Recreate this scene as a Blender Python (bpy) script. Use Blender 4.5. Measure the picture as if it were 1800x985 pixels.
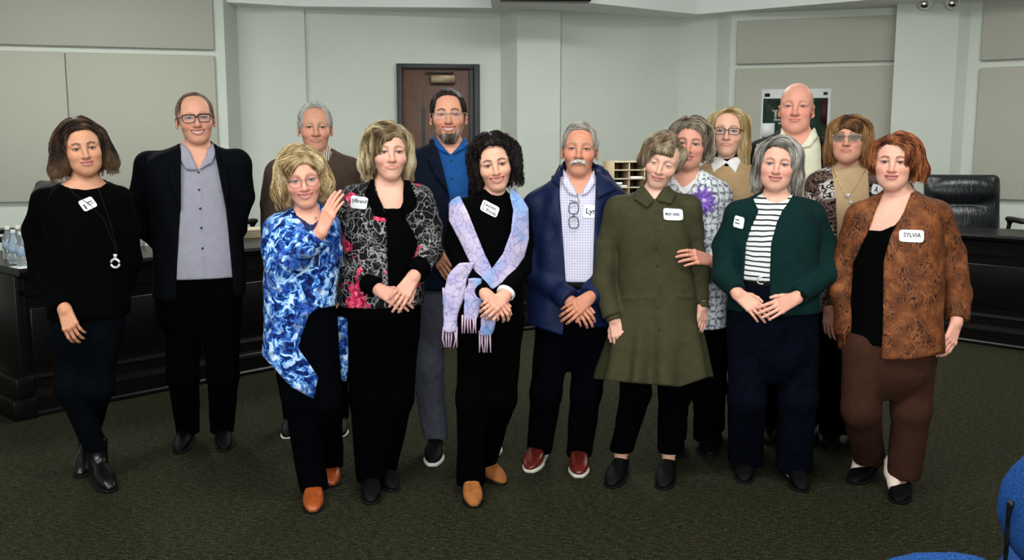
import bpy, math, random
import numpy as np
from mathutils import Vector, Matrix
from mathutils.bvhtree import BVHTree

for _o in list(bpy.data.objects):
    bpy.data.objects.remove(_o, do_unlink=True)
SC = bpy.context.scene
COL = SC.collection
F32 = np.float32
rng = np.random.default_rng(7)
random.seed(7)

# ------------------------------------------------------------------ camera, light, exposure
CAMZ, FPX, W_PX, H_PX = 1.60, 1700.0, 1800.0, 985.0
TH = math.atan((492.5 - 250.0) / FPX)          # downward tilt
CT, ST = math.cos(TH), math.sin(TH)
cam_data = bpy.data.cameras.new('camera')
cam_data.sensor_fit = 'HORIZONTAL'
cam_data.sensor_width = 36.0
cam_data.lens = 36.0 * FPX / W_PX
cam_data.clip_end = 60
cam = bpy.data.objects.new('camera', cam_data)
COL.objects.link(cam)
cam.location = (0, 0, CAMZ)
cam.rotation_euler = (math.pi / 2 - TH, 0, 0)
SC.camera = cam

SC.view_settings.view_transform = 'Standard'
SC.view_settings.look = 'None'
SC.view_settings.gamma = 1.0
SC.view_settings.use_curve_mapping = False
SC.view_settings.exposure = 0.08

world = bpy.data.worlds.new('room_ambient')
SC.world = world
world.use_nodes = True
world.node_tree.nodes['Background'].inputs[0].default_value = (0.78, 0.86, 0.88, 1)
world.node_tree.nodes['Background'].inputs[1].default_value = 0.05

def area_light(name, loc, rot, sx, sy, power, color=(1, 1, 1)):
    d = bpy.data.lights.new(name, 'AREA')
    d.shape = 'RECTANGLE'; d.size = sx; d.size_y = sy
    d.energy = power; d.color = color
    o = bpy.data.objects.new(name, d); COL.objects.link(o)
    o.location = loc; o.rotation_euler = rot
    return o
LIGHTS_HERE = True
# window daylight from the glazed wall behind the camera
area_light('window_daylight', (-0.6, -3.4, 2.35), (math.radians(86), 0, 0), 6.5, 2.2, 400, (0.95, 0.99, 1.0))
# ceiling light troffers
for _x, _y, _p in ((-2.3, 2.4, 54), (0.1, 2.4, 54), (2.5, 2.4, 48), (-3.6, 7.6, 84), (0.5, 7.9, 72), (4.4, 7.3, 54)):
    area_light('ceiling_troffer_light', (_x, _y, 3.55), (0, 0, 0), 1.2, 0.6, _p, (0.97, 1.0, 0.96))
# added uplight out of view, bounced off the ceiling to brighten the room
area_light('added_uplight', (1.2, 7.6, 3.02), (math.pi, 0, 0), 3.2, 0.3, 80, (0.97, 1.0, 0.97))

# ------------------------------------------------------------------ pixel <-> place helpers
def Rx(a): c, s = math.cos(a), math.sin(a); return np.array([[1, 0, 0], [0, c, -s], [0, s, c]])
def Ry(a): c, s = math.cos(a), math.sin(a); return np.array([[c, 0, s], [0, 1, 0], [-s, 0, c]])
def Rz(a): c, s = math.cos(a), math.sin(a); return np.array([[c, -s, 0], [s, c, 0], [0, 0, 1]])
def unit(v): v = np.asarray(v, float); return v / (np.linalg.norm(v) + 1e-12)
def at(px, py, Y):
    u = (px - 900.0) / FPX; v = (py - 492.5) / FPX
    d = np.array([u, CT - v * (ST), -ST - v * CT])
    # right=(1,0,0)  forward=(0,CT,-ST)  up=(0,ST,CT)
    t = Y / d[1]
    return np.array([0, 0, CAMZ]) + d * t
def floor_at(px, py, z=0.0):
    u = (px - 900.0) / FPX; v = (py - 492.5) / FPX
    d = np.array([u, CT - v * ST, -ST - v * CT])
    t = (z - CAMZ) / d[2]
    return np.array([0, 0, CAMZ]) + d * t
def depth_of(P):
    return P[1] * CT + (CAMZ - P[2]) * ST
def proj(X, Y, Z):
    d = Y * CT + (CAMZ - Z) * ST
    v = (Z - CAMZ) * CT + Y * ST
    return 900.0 + FPX * X / d, 492.5 - FPX * v / d, d

# ------------------------------------------------------------------ implicit-surface modelling
def P_cap(a, b, ra, rb):
    a = np.asarray(a, float); b = np.asarray(b, float); ab = b - a
    L2 = max(float(ab @ ab), 1e-9); m = max(ra, rb)
    lo = np.minimum(a, b) - m; hi = np.maximum(a, b) + m
    def fn(X, Y, Z):
        dx = X - F32(a[0]); dy = Y - F32(a[1]); dz = Z - F32(a[2])
        t = np.clip((dx * F32(ab[0]) + dy * F32(ab[1]) + dz * F32(ab[2])) / F32(L2), 0, 1)
        q = (dx - t * F32(ab[0])) ** 2 + (dy - t * F32(ab[1])) ** 2 + (dz - t * F32(ab[2])) ** 2
        return np.sqrt(q) - (F32(ra) + F32(rb - ra) * t)
    return fn, lo, hi
def P_ell(c, r, R=None):
    c = np.asarray(c, float); r = np.asarray(r, float)
    if R is None:
        lo, hi = c - r, c + r
    else:
        R = np.asarray(R, float); e = np.sqrt(((R * r) ** 2).sum(1)); lo, hi = c - e, c + e
    def fn(X, Y, Z):
        dx = X - F32(c[0]); dy = Y - F32(c[1]); dz = Z - F32(c[2])
        if R is not None:
            x = dx * F32(R[0, 0]) + dy * F32(R[1, 0]) + dz * F32(R[2, 0])
            y = dx * F32(R[0, 1]) + dy * F32(R[1, 1]) + dz * F32(R[2, 1])
            z = dx * F32(R[0, 2]) + dy * F32(R[1, 2]) + dz * F32(R[2, 2])
            dx, dy, dz = x, y, z
        x = dx / F32(r[0]); y = dy / F32(r[1]); z = dz / F32(r[2])
        k0 = np.sqrt(x * x + y * y + z * z)
        k1 = np.sqrt((x / F32(r[0])) ** 2 + (y / F32(r[1])) ** 2 + (z / F32(r[2])) ** 2) + F32(1e-6)
        return k0 * (k0 - 1) / k1
    return fn, lo, hi
def P_box(c, hs, rad=0.0, R=None):
    c = np.asarray(c, float); hs = np.asarray(hs, float)
    if R is None:
        lo, hi = c - hs, c + hs
    else:
        R = np.asarray(R, float); e = (np.abs(R) * hs).sum(1); lo, hi = c - e, c + e
    def fn(X, Y, Z):
        dx = X - F32(c[0]); dy = Y - F32(c[1]); dz = Z - F32(c[2])
        if R is not None:
            dx, dy, dz = [dx * F32(R[0, i]) + dy * F32(R[1, i]) + dz * F32(R[2, i]) for i in range(3)]
        x = np.abs(dx) - F32(hs[0] - rad); y = np.abs(dy) - F32(hs[1] - rad); z = np.abs(dz) - F32(hs[2] - rad)
        return np.sqrt(np.maximum(x, 0) ** 2 + np.maximum(y, 0) ** 2 + np.maximum(z, 0) ** 2) \
            + np.minimum(np.maximum(np.maximum(x, y), z), 0) - F32(rad)
    return fn, lo, hi
def P_cyl(a, b, r):
    a = np.asarray(a, float); b = np.asarray(b, float); ax = b - a; L = np.linalg.norm(ax); ax = ax / L
    lo = np.minimum(a, b) - r; hi = np.maximum(a, b) + r
    def fn(X, Y, Z):
        dx = X - F32(a[0]); dy = Y - F32(a[1]); dz = Z - F32(a[2])
        t = dx * F32(ax[0]) + dy * F32(ax[1]) + dz * F32(ax[2])
        q = np.sqrt(np.maximum(dx * dx + dy * dy + dz * dz - t * t, 0)) - F32(r)
        return np.maximum(q, np.maximum(-t, t - F32(L)))
    return fn, lo, hi
def _smooth_table(zs, cols, n=90, sig=0.03):
    zs = np.asarray(zs, float); o = np.argsort(zs); zs = zs[o]
    zq = np.linspace(zs[0], zs[-1], n); dz = zq[1] - zq[0]
    sig = min(sig, (zs[-1] - zs[0]) * 0.12); w = int(max(1, min(n // 2, round(2.5 * sig / dz)))); ker = np.exp(-0.5 * ((np.arange(-w, w + 1) * dz) / sig) ** 2); ker /= ker.sum()
    out = []
    for c in cols:
        v = np.interp(zq, zs, np.asarray(c, float)[o])
        vp = np.concatenate([2 * v[0] - v[1:w + 1][::-1], v, 2 * v[-1] - v[-w - 1:-1][::-1]])
        out.append(np.convolve(vp, ker, 'valid').astype(F32))
    return zq.astype(F32), out
def P_loft(zs, cx, cy, a, b, yaw=0.0, n=2.3, off=0.0, sig=0.025, flute=None):
    zq, (tx, ty, ta, tb) = _smooth_table(zs, (cx, cy, a, b), sig=sig)
    ta = ta + F32(off); tb = tb + F32(off)
    m = float(max(ta.max(), tb.max())) + 0.02
    lo = np.array([tx.min() - m, ty.min() - m, zq[0] - max(off, 0) - 0.005]); hi = np.array([tx.max() + m, ty.max() + m, zq[-1] + max(off, 0) + 0.005])
    cw, sw = F32(math.cos(yaw)), F32(math.sin(yaw))
    def fn(X, Y, Z):
        zc = np.clip(Z, zq[0], zq[-1])
        A = np.interp(zc, zq, ta).astype(F32); B = np.interp(zc, zq, tb).astype(F32)
        dx = X - np.interp(zc, zq, tx).astype(F32); dy = Y - np.interp(zc, zq, ty).astype(F32)
        x = dx * cw + dy * sw; y = -dx * sw + dy * cw
        if flute is not None:                       # cloth fluting: (count, amplitude, z_start, z_full)
            c, am, z0, z1 = flute
            w = np.clip((Z - F32(z0)) / F32(z1 - z0), 0, 1)
            s = 1 + w * F32(am) * np.sin(np.arctan2(y, x) * F32(c) + F32(0.7) * np.sin(np.arctan2(y, x) * 3))
            A = A * s; B = B * s
        nn = (np.abs(x / A) ** F32(n) + np.abs(y / B) ** F32(n)) ** F32(1 / n)
        d = (nn - 1) * np.minimum(A, B)
        dz = np.maximum(np.maximum(F32(zq[0]) - Z, Z - F32(zq[-1])) - F32(max(off, 0) * 0), 0)
        return np.where(dz > 0, np.sqrt(np.maximum(d, 0) ** 2 + dz ** 2), d)
    return fn, lo, hi
def poly_dist(PX, PY, poly):
    d = None; inside = np.zeros(np.broadcast(PX, PY).shape, bool)
    n = len(poly)
    for i in range(n):
        ax, ay = poly[i]; bx, by = poly[(i + 1) % n]
        ex, ey = bx - ax, by - ay
        wx = PX - F32(ax); wy = PY - F32(ay)
        t = np.clip((wx * F32(ex) + wy * F32(ey)) / F32(ex * ex + ey * ey + 1e-9), 0, 1)
        q = (wx - t * F32(ex)) ** 2 + (wy - t * F32(ey)) ** 2
        d = q if d is None else np.minimum(d, q)
        if ey != 0:
            c = (ay <= PY) != (by <= PY)
            xin = F32(ax) + (PY - F32(ay)) * F32(ex / ey)
            inside ^= c & (PX < xin)
    d = np.sqrt(d)
    return np.where(inside, -d, d)
def P_poly(poly, Y, ycut=0.0, back=-0.5):
    """prism through an outline drawn in picture coordinates, front of plane y = Y+ycut"""
    pts = [at(px, py, Y + s) for px, py in poly for s in (-0.35, 0.3)]
    lo = np.min(pts, 0) - 0.01; hi = np.max(pts, 0) + 0.01
    lo[1] = Y + back; hi[1] = Y + ycut + 0.01
    poly = [(float(a), float(b)) for a, b in poly]
    def fn(X, Yv, Z):
        px, py, d = proj(X, Yv, Z)
        return np.maximum(poly_dist(px.astype(F32), py.astype(F32), poly) * (d / F32(FPX)), Yv - F32(Y + ycut))
    return fn, lo, hi
class Field:
    def __init__(self): self.ops = []
    def u(self, prim, k=0.0): self.ops.append(('u', prim, k)); return self
    def s(self, prim, k=0.0): self.ops.append(('s', prim, k)); return self
    def i(self, prim, k=0.0): self.ops.append(('i', prim, k)); return self
    def group(self, field, k=0.0): self.ops.append(('g', field, k)); return self
    def mark(self): self.ops.append(('m', None, 0)); return self
    def patch(self, prim, off, t, k=0.0): self.ops.append(('p', prim, k, off, t)); return self
    def noise(self, fn): self.ops.append(('n', fn, 0)); return self
    def bounds(self):
        lo = np.full(3, 9e9); hi = -lo
        for op in self.ops:
            if op[0] in 'u': lo = np.minimum(lo, op[1][1]); hi = np.maximum(hi, op[1][2])
            elif op[0] == 'g':
                l, h_ = op[1].bounds(); lo = np.minimum(lo, l); hi = np.maximum(hi, h_)
        return lo, hi
def smin(a, b, k):
    if k <= 0: return np.minimum(a, b)
    h = np.maximum(F32(k) - np.abs(a - b), 0) / F32(k)
    return np.minimum(a, b) - h * h * F32(k * 0.25)
def eval_field(field, xs, ys, zs, h):
    D = np.full((len(xs), len(ys), len(zs)), F32(0.6), F32)
    base = None
    axs = (xs, ys, zs)
    def sl(lo, hi, m):
        r = []
        for a in range(3):
            i0 = int(np.searchsorted(axs[a], lo[a] - m)); i1 = int(np.searchsorted(axs[a], hi[a] + m))
            if i1 <= i0: return None
            r.append(slice(i0, i1))
        return tuple(r)
    for op in field.ops:
        m = op[0]
        if m == 'm': base = D.copy(); continue
        if m == 'n':
            D += op[1](xs[:, None, None], ys[None, :, None], zs[None, None, :]).astype(F32); continue
        k = op[2]
        if m == 'g':
            lo, hi = op[1].bounds()
        else:
            lo, hi = op[1][1], op[1][2]
        if m == 'i': s = (slice(None),) * 3
        else: s = sl(lo, hi, max(k, 0) + 3.5 * h + (0.03 if m in 'ug' else 0))
        if s is None: continue
        ax, ay, az = xs[s[0]], ys[s[1]], zs[s[2]]
        if m == 'g':
            d = eval_field(op[1], ax, ay, az, h)
        else:
            d = op[1][0](ax[:, None, None], ay[None, :, None], az[None, None, :])
        if m in 'ug': D[s] = smin(D[s], d, k)
        elif m == 's': D[s] = -smin(-D[s], d, k)
        elif m == 'i': D[s] = -smin(-D[s], -d, k)
        elif m == 'p':
            q = np.maximum(np.abs(base[s] - F32(op[3])) - F32(op[4]), d)
            D[s] = smin(D[s], q, k)
    return D
_EDGES = [(0, 1), (2, 3), (4, 5), (6, 7), (0, 2), (1, 3), (4, 6), (5, 7), (0, 4), (1, 5), (2, 6), (3, 7)]
def surface_nets(D, lo, h):
    S = D < 0
    nx, ny, nz = D.shape
    c = [S[i:nx - 1 + i, j:ny - 1 + j, k:nz - 1 + k] for i in (0, 1) for j in (0, 1) for k in (0, 1)]
    anyv = c[0].copy(); allv = c[0].copy()
    for q in c[1:]: anyv |= q; allv &= q
    act = anyv & ~allv
    idx = np.argwhere(act)
    if len(idx) == 0: return np.zeros((0, 3)), np.zeros((0, 4), int)
    I, J, K = idx.T
    V = [D[I + i, J + j, K + k] for i in (0, 1) for j in (0, 1) for k in (0, 1)]
    off = [(i, j, k) for i in (0, 1) for j in (0, 1) for k in (0, 1)]
    acc = np.zeros((len(idx), 3)); cnt = np.zeros(len(idx))
    for a, b in _EDGES:
        va, vb = V[a], V[b]
        m = (va < 0) != (vb < 0)
        t = np.where(m, va / np.where(m, va - vb, 1), 0)
        oa, ob = np.array(off[a]), np.array(off[b])
        acc += np.where(m[:, None], oa + t[:, None] * (ob - oa), 0); cnt += m
    verts = lo + (idx + acc / cnt[:, None]) * h
    imap = np.full(act.shape, -1, np.int32); imap[I, J, K] = np.arange(len(idx))
    quads = []
    for ax in range(3):
        s0 = [slice(None)] * 3; s1 = [slice(None)] * 3
        s0[ax] = slice(0, -1); s1[ax] = slice(1, None)
        ch = S[tuple(s0)] != S[tuple(s1)]
        e = np.argwhere(ch)
        b, c2 = (ax + 1) % 3, (ax + 2) % 3
        sh = act.shape
        ok = (e[:, b] > 0) & (e[:, c2] > 0) & (e[:, b] < sh[b]) & (e[:, c2] < sh[c2])
        e = e[ok]
        q = []
        for db, dc in ((-1, -1), (0, -1), (0, 0), (-1, 0)):
            p = e.copy(); p[:, b] += db; p[:, c2] += dc
            q.append(imap[p[:, 0], p[:, 1], p[:, 2]])
        q = np.stack(q, 1)
        flip = ~S[e[:, 0], e[:, 1], e[:, 2]]
        q[flip] = q[flip][:, ::-1]
        quads.append(q)
    quads = np.concatenate(quads)
    return verts, quads[(quads >= 0).all(1)]
def axes_for(lo, hi, h):
    return [(lo[a] + h * np.arange(int(math.ceil((hi[a] - lo[a]) / h)) + 1)).astype(F32) for a in range(3)]
def mesh_field(field, h, lo=None, hi=None, pad=0.012):
    l, u = field.bounds()
    if lo is None: lo = l - pad
    else: lo = np.asarray(lo, float)
    if hi is None: hi = u + pad
    else: hi = np.asarray(hi, float)
    xs, ys, zs = axes_for(lo, hi, h)
    D = eval_field(field, xs, ys, zs, h)
    v, q = surface_nets(D, np.array([xs[0], ys[0], zs[0]], float), h)
    return v, q, (D, np.array([xs[0], ys[0], zs[0]], float), h)
def trilinear(grid, P):
    D, lo, h = grid
    g = (P - lo) / h
    g = np.clip(g, 0.001, np.array(D.shape) - 1.002)
    i = g.astype(int); f = (g - i)
    r = 0
    for a in (0, 1):
        for b in (0, 1):
            for c in (0, 1):
                w = (f[:, 0] if a else 1 - f[:, 0]) * (f[:, 1] if b else 1 - f[:, 1]) * (f[:, 2] if c else 1 - f[:, 2])
                r = r + w * D[i[:, 0] + a, i[:, 1] + b, i[:, 2] + c]
    return r
def grad(grid, P, e=0.004):
    g = np.stack([trilinear(grid, P + np.eye(3)[a] * e) - trilinear(grid, P - np.eye(3)[a] * e) for a in range(3)], 1)
    return g / (np.linalg.norm(g, axis=1, keepdims=True) + 1e-9)

# ------------------------------------------------------------------ mesh objects
def new_mesh(name, verts, faces, mats, parent=None, origin=(0, 0, 0), cols=None, smooth=True, fmat=None):
    verts = np.asarray(verts, float) - np.asarray(origin, float)
    me = bpy.data.meshes.new(name)
    if isinstance(faces, np.ndarray):
        n, k = faces.shape
        me.vertices.add(len(verts)); me.vertices.foreach_set('co', verts.astype(F32).ravel())
        me.loops.add(n * k); me.loops.foreach_set('vertex_index', faces.astype(np.int32).ravel())
        me.polygons.add(n); me.polygons.foreach_set('loop_start', np.arange(0, n * k, k, dtype=np.int32))
        me.update(calc_edges=True)
    else:
        me.from_pydata([tuple(v) for v in verts], [], faces); me.update()
    if smooth: me.polygons.foreach_set('use_smooth', np.ones(len(me.polygons), bool))
    if cols is not None:
        ca = me.color_attributes.new('col', 'FLOAT_COLOR', 'POINT')
        c4 = np.ones((len(verts), 4), F32); c4[:, :3] = cols
        ca.data.foreach_set('color', c4.ravel())
    for m in (mats if isinstance(mats, (list, tuple)) else [mats]): me.materials.append(m)
    if fmat is not None: me.polygons.foreach_set('material_index', np.asarray(fmat, np.int32))
    o = bpy.data.objects.new(name, me); COL.objects.link(o)
    if parent is not None: o.parent = parent
    return o
def join_arrays(parts):
    V, Q, C, n = [], [], [], 0
    for v, q, c in parts:
        if len(v) == 0: continue
        V.append(v); Q.append(q + n); C.append(np.broadcast_to(np.asarray(c, float), (len(v), 3))); n += len(v)
    return np.concatenate(V), np.concatenate(Q), np.concatenate(C)
def tube_arrays(path, r, sides=6, closed=False, flat=None):
    """one tube as quads; r scalar or array; flat=(axis, factor) squashes the section"""
    P = np.asarray(path, float); n = len(P)
    r = np.broadcast_to(np.asarray(r, float), (n,))
    T = np.roll(P, -1, 0) - np.roll(P, 1, 0)
    if not closed: T[0] = P[1] - P[0]; T[-1] = P[-1] - P[-2]
    T /= np.linalg.norm(T, axis=1, keepdims=True) + 1e-12
    up = np.array([0, 0, 1.0]) if abs(T[:, 2]).mean() < 0.8 else np.array([0, 1.0, 0])
    A = np.cross(T, up); A /= np.linalg.norm(A, axis=1, keepdims=True) + 1e-12
    B = np.cross(T, A)
    an = np.arange(sides) * 2 * math.pi / sides
    V = P[:, None, :] + r[:, None, None] * (np.cos(an)[None, :, None] * A[:, None, :] + np.sin(an)[None, :, None] * B[:, None, :])
    i = np.arange(n if closed else n - 1)[:, None]; j = np.arange(sides)[None, :]
    i2 = (i + 1) % n; j2 = (j + 1) % sides
    Q = np.stack([np.broadcast_to(i * sides + j, (len(i), sides)), np.broadcast_to(i * sides + j2, (len(i), sides)),
                  i2 * sides + j2, i2 * sides + j], -1).reshape(-1, 4)
    V = V.reshape(-1, 3)
    if not closed:
        V = np.concatenate([V, P[:1], P[-1:]]); c0, c1 = n * sides, n * sides + 1
        ex = [[c0, (k + 1) % sides, k, c0] for k in range(0)]
        caps = []
        for k in range(0, sides - 1, 2):
            k2, k3 = (k + 1) % sides, (k + 2) % sides
            caps.append([c0, k, k2, k3][::-1]); b = (n - 1) * sides
            caps.append([c1, b + k, b + k2, b + k3])
        Q = np.concatenate([Q, np.array(caps, int)])
    return V, Q
def thing(name, label, cat, loc, group=None):
    o = bpy.data.objects.new(name, None); COL.objects.link(o)
    o.empty_display_size = 0.1
    o.location = tuple(float(v) for v in loc)
    o['label'] = label; o['category'] = cat
    if group: o['group'] = group
    return o
def tag(o, label, cat, group=None):
    o['label'] = label; o['category'] = cat
    if group: o['group'] = group
    return o
def struct(o, label=None):
    o['kind'] = 'structure'
    if label: o['label'] = label
    return o

# ------------------------------------------------------------------ materials
def srgb(r, g, b):
    f = lambda c: (c / 255 / 12.92) if c / 255 <= 0.04045 else ((c / 255 + 0.055) / 1.055) ** 2.4
    return (f(r), f(g), f(b))
class NT:
    """small helper around a node tree"""
    def __init__(self, name, rough=0.7, spec=0.3, metal=0.0):
        self.m = bpy.data.materials.new(name); self.m.use_nodes = True
        self.t = self.m.node_tree; self.b = self.t.nodes['Principled BSDF']
        self.b.inputs['Roughness'].default_value = rough
        self.b.inputs['Specular IOR Level'].default_value = spec
        self.b.inputs['Metallic'].default_value = metal
        self._co = None
    def n(self, kind, **kw):
        nd = self.t.nodes.new(kind)
        for k, v in kw.items(): setattr(nd, k, v)
        return nd
    def l(self, a, b): self.t.links.new(a, b)
    @property
    def co(self):
        if self._co is None: self._co = self.n('ShaderNodeTexCoord').outputs['Object']
        return self._co
    def scaled(self, s):
        mp = self.n('ShaderNodeMapping'); mp.inputs['Scale'].default_value = s if isinstance(s, (tuple, list)) else (s, s, s)
        self.l(self.co, mp.inputs['Vector']); return mp.outputs['Vector']
    def noise(self, scale, detail=3, rough=0.55, dist=0.0, vec=None):
        nd = self.n('ShaderNodeTexNoise'); nd.inputs['Scale'].default_value = scale
        nd.inputs['Detail'].default_value = detail; nd.inputs['Roughness'].default_value = rough; nd.inputs['Distortion'].default_value = dist
        self.l(vec if vec is not None else self.co, nd.inputs['Vector']); return nd.outputs['Fac']
    def voronoi(self, scale, feature='F1', out='Distance', vec=None, rand=1.0):
        nd = self.n('ShaderNodeTexVoronoi'); nd.feature = feature; nd.inputs['Scale'].default_value = scale
        nd.inputs['Randomness'].default_value = rand
        self.l(vec if vec is not None else self.co, nd.inputs['Vector']); return nd.outputs[out]
    def wave(self, scale, axis='Z', dist=0.0, dscale=1.0, vec=None, kind='BANDS'):
        nd = self.n('ShaderNodeTexWave'); nd.wave_type = kind
        if kind == 'BANDS': nd.bands_direction = axis
        nd.inputs['Scale'].default_value = scale; nd.inputs['Distortion'].default_value = dist; nd.inputs['Detail Scale'].default_value = dscale
        self.l(vec if vec is not None else self.co, nd.inputs['Vector']); return nd.outputs['Fac']
    def ramp(self, fac, stops, interp='LINEAR'):
        nd = self.n('ShaderNodeValToRGB'); cr = nd.color_ramp; cr.interpolation = interp
        while len(cr.elements) < len(stops): cr.elements.new(0.5)
        for e, (p, c) in zip(cr.elements, stops):
            e.position = p; e.color = (c[0], c[1], c[2], 1) if hasattr(c, '__len__') else (c, c, c, 1)
        self.l(fac, nd.inputs['Fac']); return nd.outputs['Color']
    def mix(self, fac, a, b, blend='MIX'):
        nd = self.n('ShaderNodeMix'); nd.data_type = 'RGBA'; nd.blend_type = blend
        for i, v in ((0, fac), (6, a), (7, b)):
            s = nd.inputs[i]
            if hasattr(v, 'default_value') or hasattr(v, 'links'): self.l(v, s)
            elif isinstance(v, (int, float)): s.default_value = v if i == 0 else (v, v, v, 1)
            else: s.default_value = (v[0], v[1], v[2], 1)
        return nd.outputs[2]
    def math(self, op, a, b=0.0):
        nd = self.n('ShaderNodeMath'); nd.operation = op
        for s, v in ((nd.inputs[0], a), (nd.inputs[1], b)):
            if isinstance(v, (int, float)): s.default_value = v
            else: self.l(v, s)
        return nd.outputs[0]
    def warp(self, scale, amt, vec=None):
        nd = self.n('ShaderNodeTexNoise'); nd.inputs['Scale'].default_value = scale; nd.inputs['Detail'].default_value = 2
        self.l(vec if vec is not None else self.co, nd.inputs['Vector'])
        mx = self.n('ShaderNodeVectorMath'); mx.operation = 'MULTIPLY_ADD'
        self.l(nd.outputs['Color'], mx.inputs[0]); mx.inputs[1].default_value = (amt, amt, amt)
        self.l(vec if vec is not None else self.co, mx.inputs[2]); return mx.outputs[0]
    def color(self, c):
        if isinstance(c, (tuple, list)): self.b.inputs['Base Color'].default_value = (c[0], c[1], c[2], 1)
        else: self.l(c, self.b.inputs['Base Color'])
        return self
    def bump(self, h, strength=0.3, dist=0.002):
        nd = self.n('ShaderNodeBump'); nd.inputs['Strength'].default_value = strength; nd.inputs['Distance'].default_value = dist
        self.l(h, nd.inputs['Height']); self.l(nd.outputs['Normal'], self.b.inputs['Normal']); return self
    def sheen(self, w, r=0.5):
        self.b.inputs['Sheen Weight'].default_value = w; self.b.inputs['Sheen Roughness'].default_value = r; return self
def plain(name, c, rough=0.6, spec=0.3, metal=0.0, var=0.08, scale=40, bump=0.0, bscale=300):
    t = NT(name, rough, spec, metal)
    n = t.noise(scale)
    lo = tuple(v * (1 - var) for v in c); hi = tuple(min(1, v * (1 + var)) for v in c)
    t.color(t.ramp(n, [(0.3, lo), (0.7, hi)]))
    if bump: t.bump(t.noise(bscale, 2), bump, 0.001)
    return t.m
def cloth(name, c, rough=0.85, var=0.12, weave=500, bump=0.35, spec=0.15, fold=9):
    t = NT(name, rough, spec)
    n = t.noise(28, 4); lo = tuple(v * (1 - var) for v in c); hi = tuple(min(1, v * (1 + var)) for v in c)
    t.color(t.ramp(n, [(0.3, lo), (0.7, hi)]))
    a = t.noise(weave, 1); b = t.noise(fold, 3, 0.5, 0.6)
    h = t.math('ADD', t.math('MULTIPLY', a, 0.25), t.math('MULTIPLY', b, 4.0))
    t.bump(h, bump, 0.004)
    return t.m

# ------------------------------------------------------------------ room shell
def box_arrays(c, hs, R=None):
    c = np.asarray(c, float); hs = np.asarray(hs, float)
    V = np.array([(x, y, z) for x in (-1, 1) for y in (-1, 1) for z in (-1, 1)], float) * hs
    if R is not None: V = V @ np.asarray(R).T
    Q = np.array([[0, 1, 3, 2], [4, 6, 7, 5], [0, 4, 5, 1], [2, 3, 7, 6], [0, 2, 6, 4], [1, 5, 7, 3]])
    return V + c, Q
def box_obj(name, c, hs, mat, parent=None, R=None, bevel=0.0, origin=(0, 0, 0)):
    v, q = box_arrays(c, hs, R)
    o = new_mesh(name, v, q, mat, parent, origin, smooth=False)
    if bevel:
        m = o.modifiers.new('edge', 'BEVEL'); m.width = bevel; m.segments = 2; m.limit_method = 'ANGLE'
    return o
def extrude_plan(name, plan, z0, z1, mat, thick=0.15, parent=None):
    """wall along plan points (left to right as seen from the camera), front faces towards -y"""
    P = np.array(plan, float); n = len(P)
    d = np.diff(P, axis=0); d /= np.linalg.norm(d, axis=1, keepdims=True)
    nb = np.stack([-d[:, 1], d[:, 0]], 1)
    B = P.copy(); B[0] += nb[0] * thick; B[-1] += nb[-1] * thick
    for i in range(1, n - 1): B[i] += (nb[i - 1] + nb[i]) / (1 + nb[i - 1] @ nb[i]) * thick
    V = []
    for L, z in ((P, z0), (P, z1), (B, z0), (B, z1)): V += [(a, b, z) for a, b in L]
    F = []
    for i in range(n - 1):
        F += [[i, i + 1, n + i + 1, n + i], [2 * n + i + 1, 2 * n + i, 3 * n + i, 3 * n + i + 1], [n + i, n + i + 1, 3 * n + i + 1, 3 * n + i], [i + 1, i, 2 * n + i, 2 * n + i + 1]]
    F += [[0, n, 3 * n, 2 * n], [n - 1, 3 * n - 1, 4 * n - 1, 2 * n - 1]]
    return new_mesh(name, V, F, mat, parent, smooth=False)
def wp(px, Y): p = at(px, 250, Y); return (p[0], p[1])

_t = NT('wall_paint', 0.75, 0.25); _t.color(_t.ramp(_t.noise(1.6, 4), [(0.3, srgb(204, 209, 199)), (0.7, srgb(210, 214, 205))])); _t.bump(_t.noise(180, 2), 0.06, 0.002); M_WALL = _t.m
_t = NT('panel_fabric', 0.95, 0.1); _t.color(_t.ramp(_t.noise(240, 2), [(0.3, srgb(172, 171, 158)), (0.7, srgb(184, 183, 170))])); _t.bump(_t.noise(420, 2), 0.25, 0.002); M_PANEL = _t.m
_t = NT('ceiling_white', 0.8, 0.2); _t.color(_t.ramp(_t.noise(60, 3), [(0.3, srgb(240, 241, 238)), (0.7, srgb(246, 246, 243))])); M_CEIL = _t.m
_t = NT('carpet', 0.95, 0.05)
_mp = _t.n('ShaderNodeMapping'); _mp.inputs['Rotation'].default_value = (0, 0, 0.65); _mp.inputs['Scale'].default_value = (30, 70, 60); _t.l(_t.co, _mp.inputs['Vector'])
_s1 = _t.noise(1.0, 3, 0.7, vec=_mp.outputs['Vector']); _s2 = _t.noise(120, 3)
_f = _t.math('ADD', _t.math('MULTIPLY', _s1, 0.45), _t.math('MULTIPLY', _s2, 0.55))
_c = _t.ramp(_f, [(0.36, srgb(13, 13, 8)), (0.5, srgb(38, 38, 26)), (0.64, srgb(70, 70, 54))])
_c = _t.mix(_t.ramp(_t.noise(3.0, 3), [(0.35, 0.0), (0.7, 0.5)]), _c, _t.mix(0.5, _c, srgb(46, 41, 30)))
_t.color(_c); _t.bump(_s2, 0.6, 0.006); M_CARPET = _t.m
_t = NT('espresso_wood', 0.30, 0.25); _t.color(_t.ramp(_t.noise(7, 5, 0.6, 0.4, vec=_t.scaled((1, 1, 9))), [(0.3, srgb(9, 7, 7)), (0.7, srgb(16, 13, 12))])); M_ESPRESSO = _t.m
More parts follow.
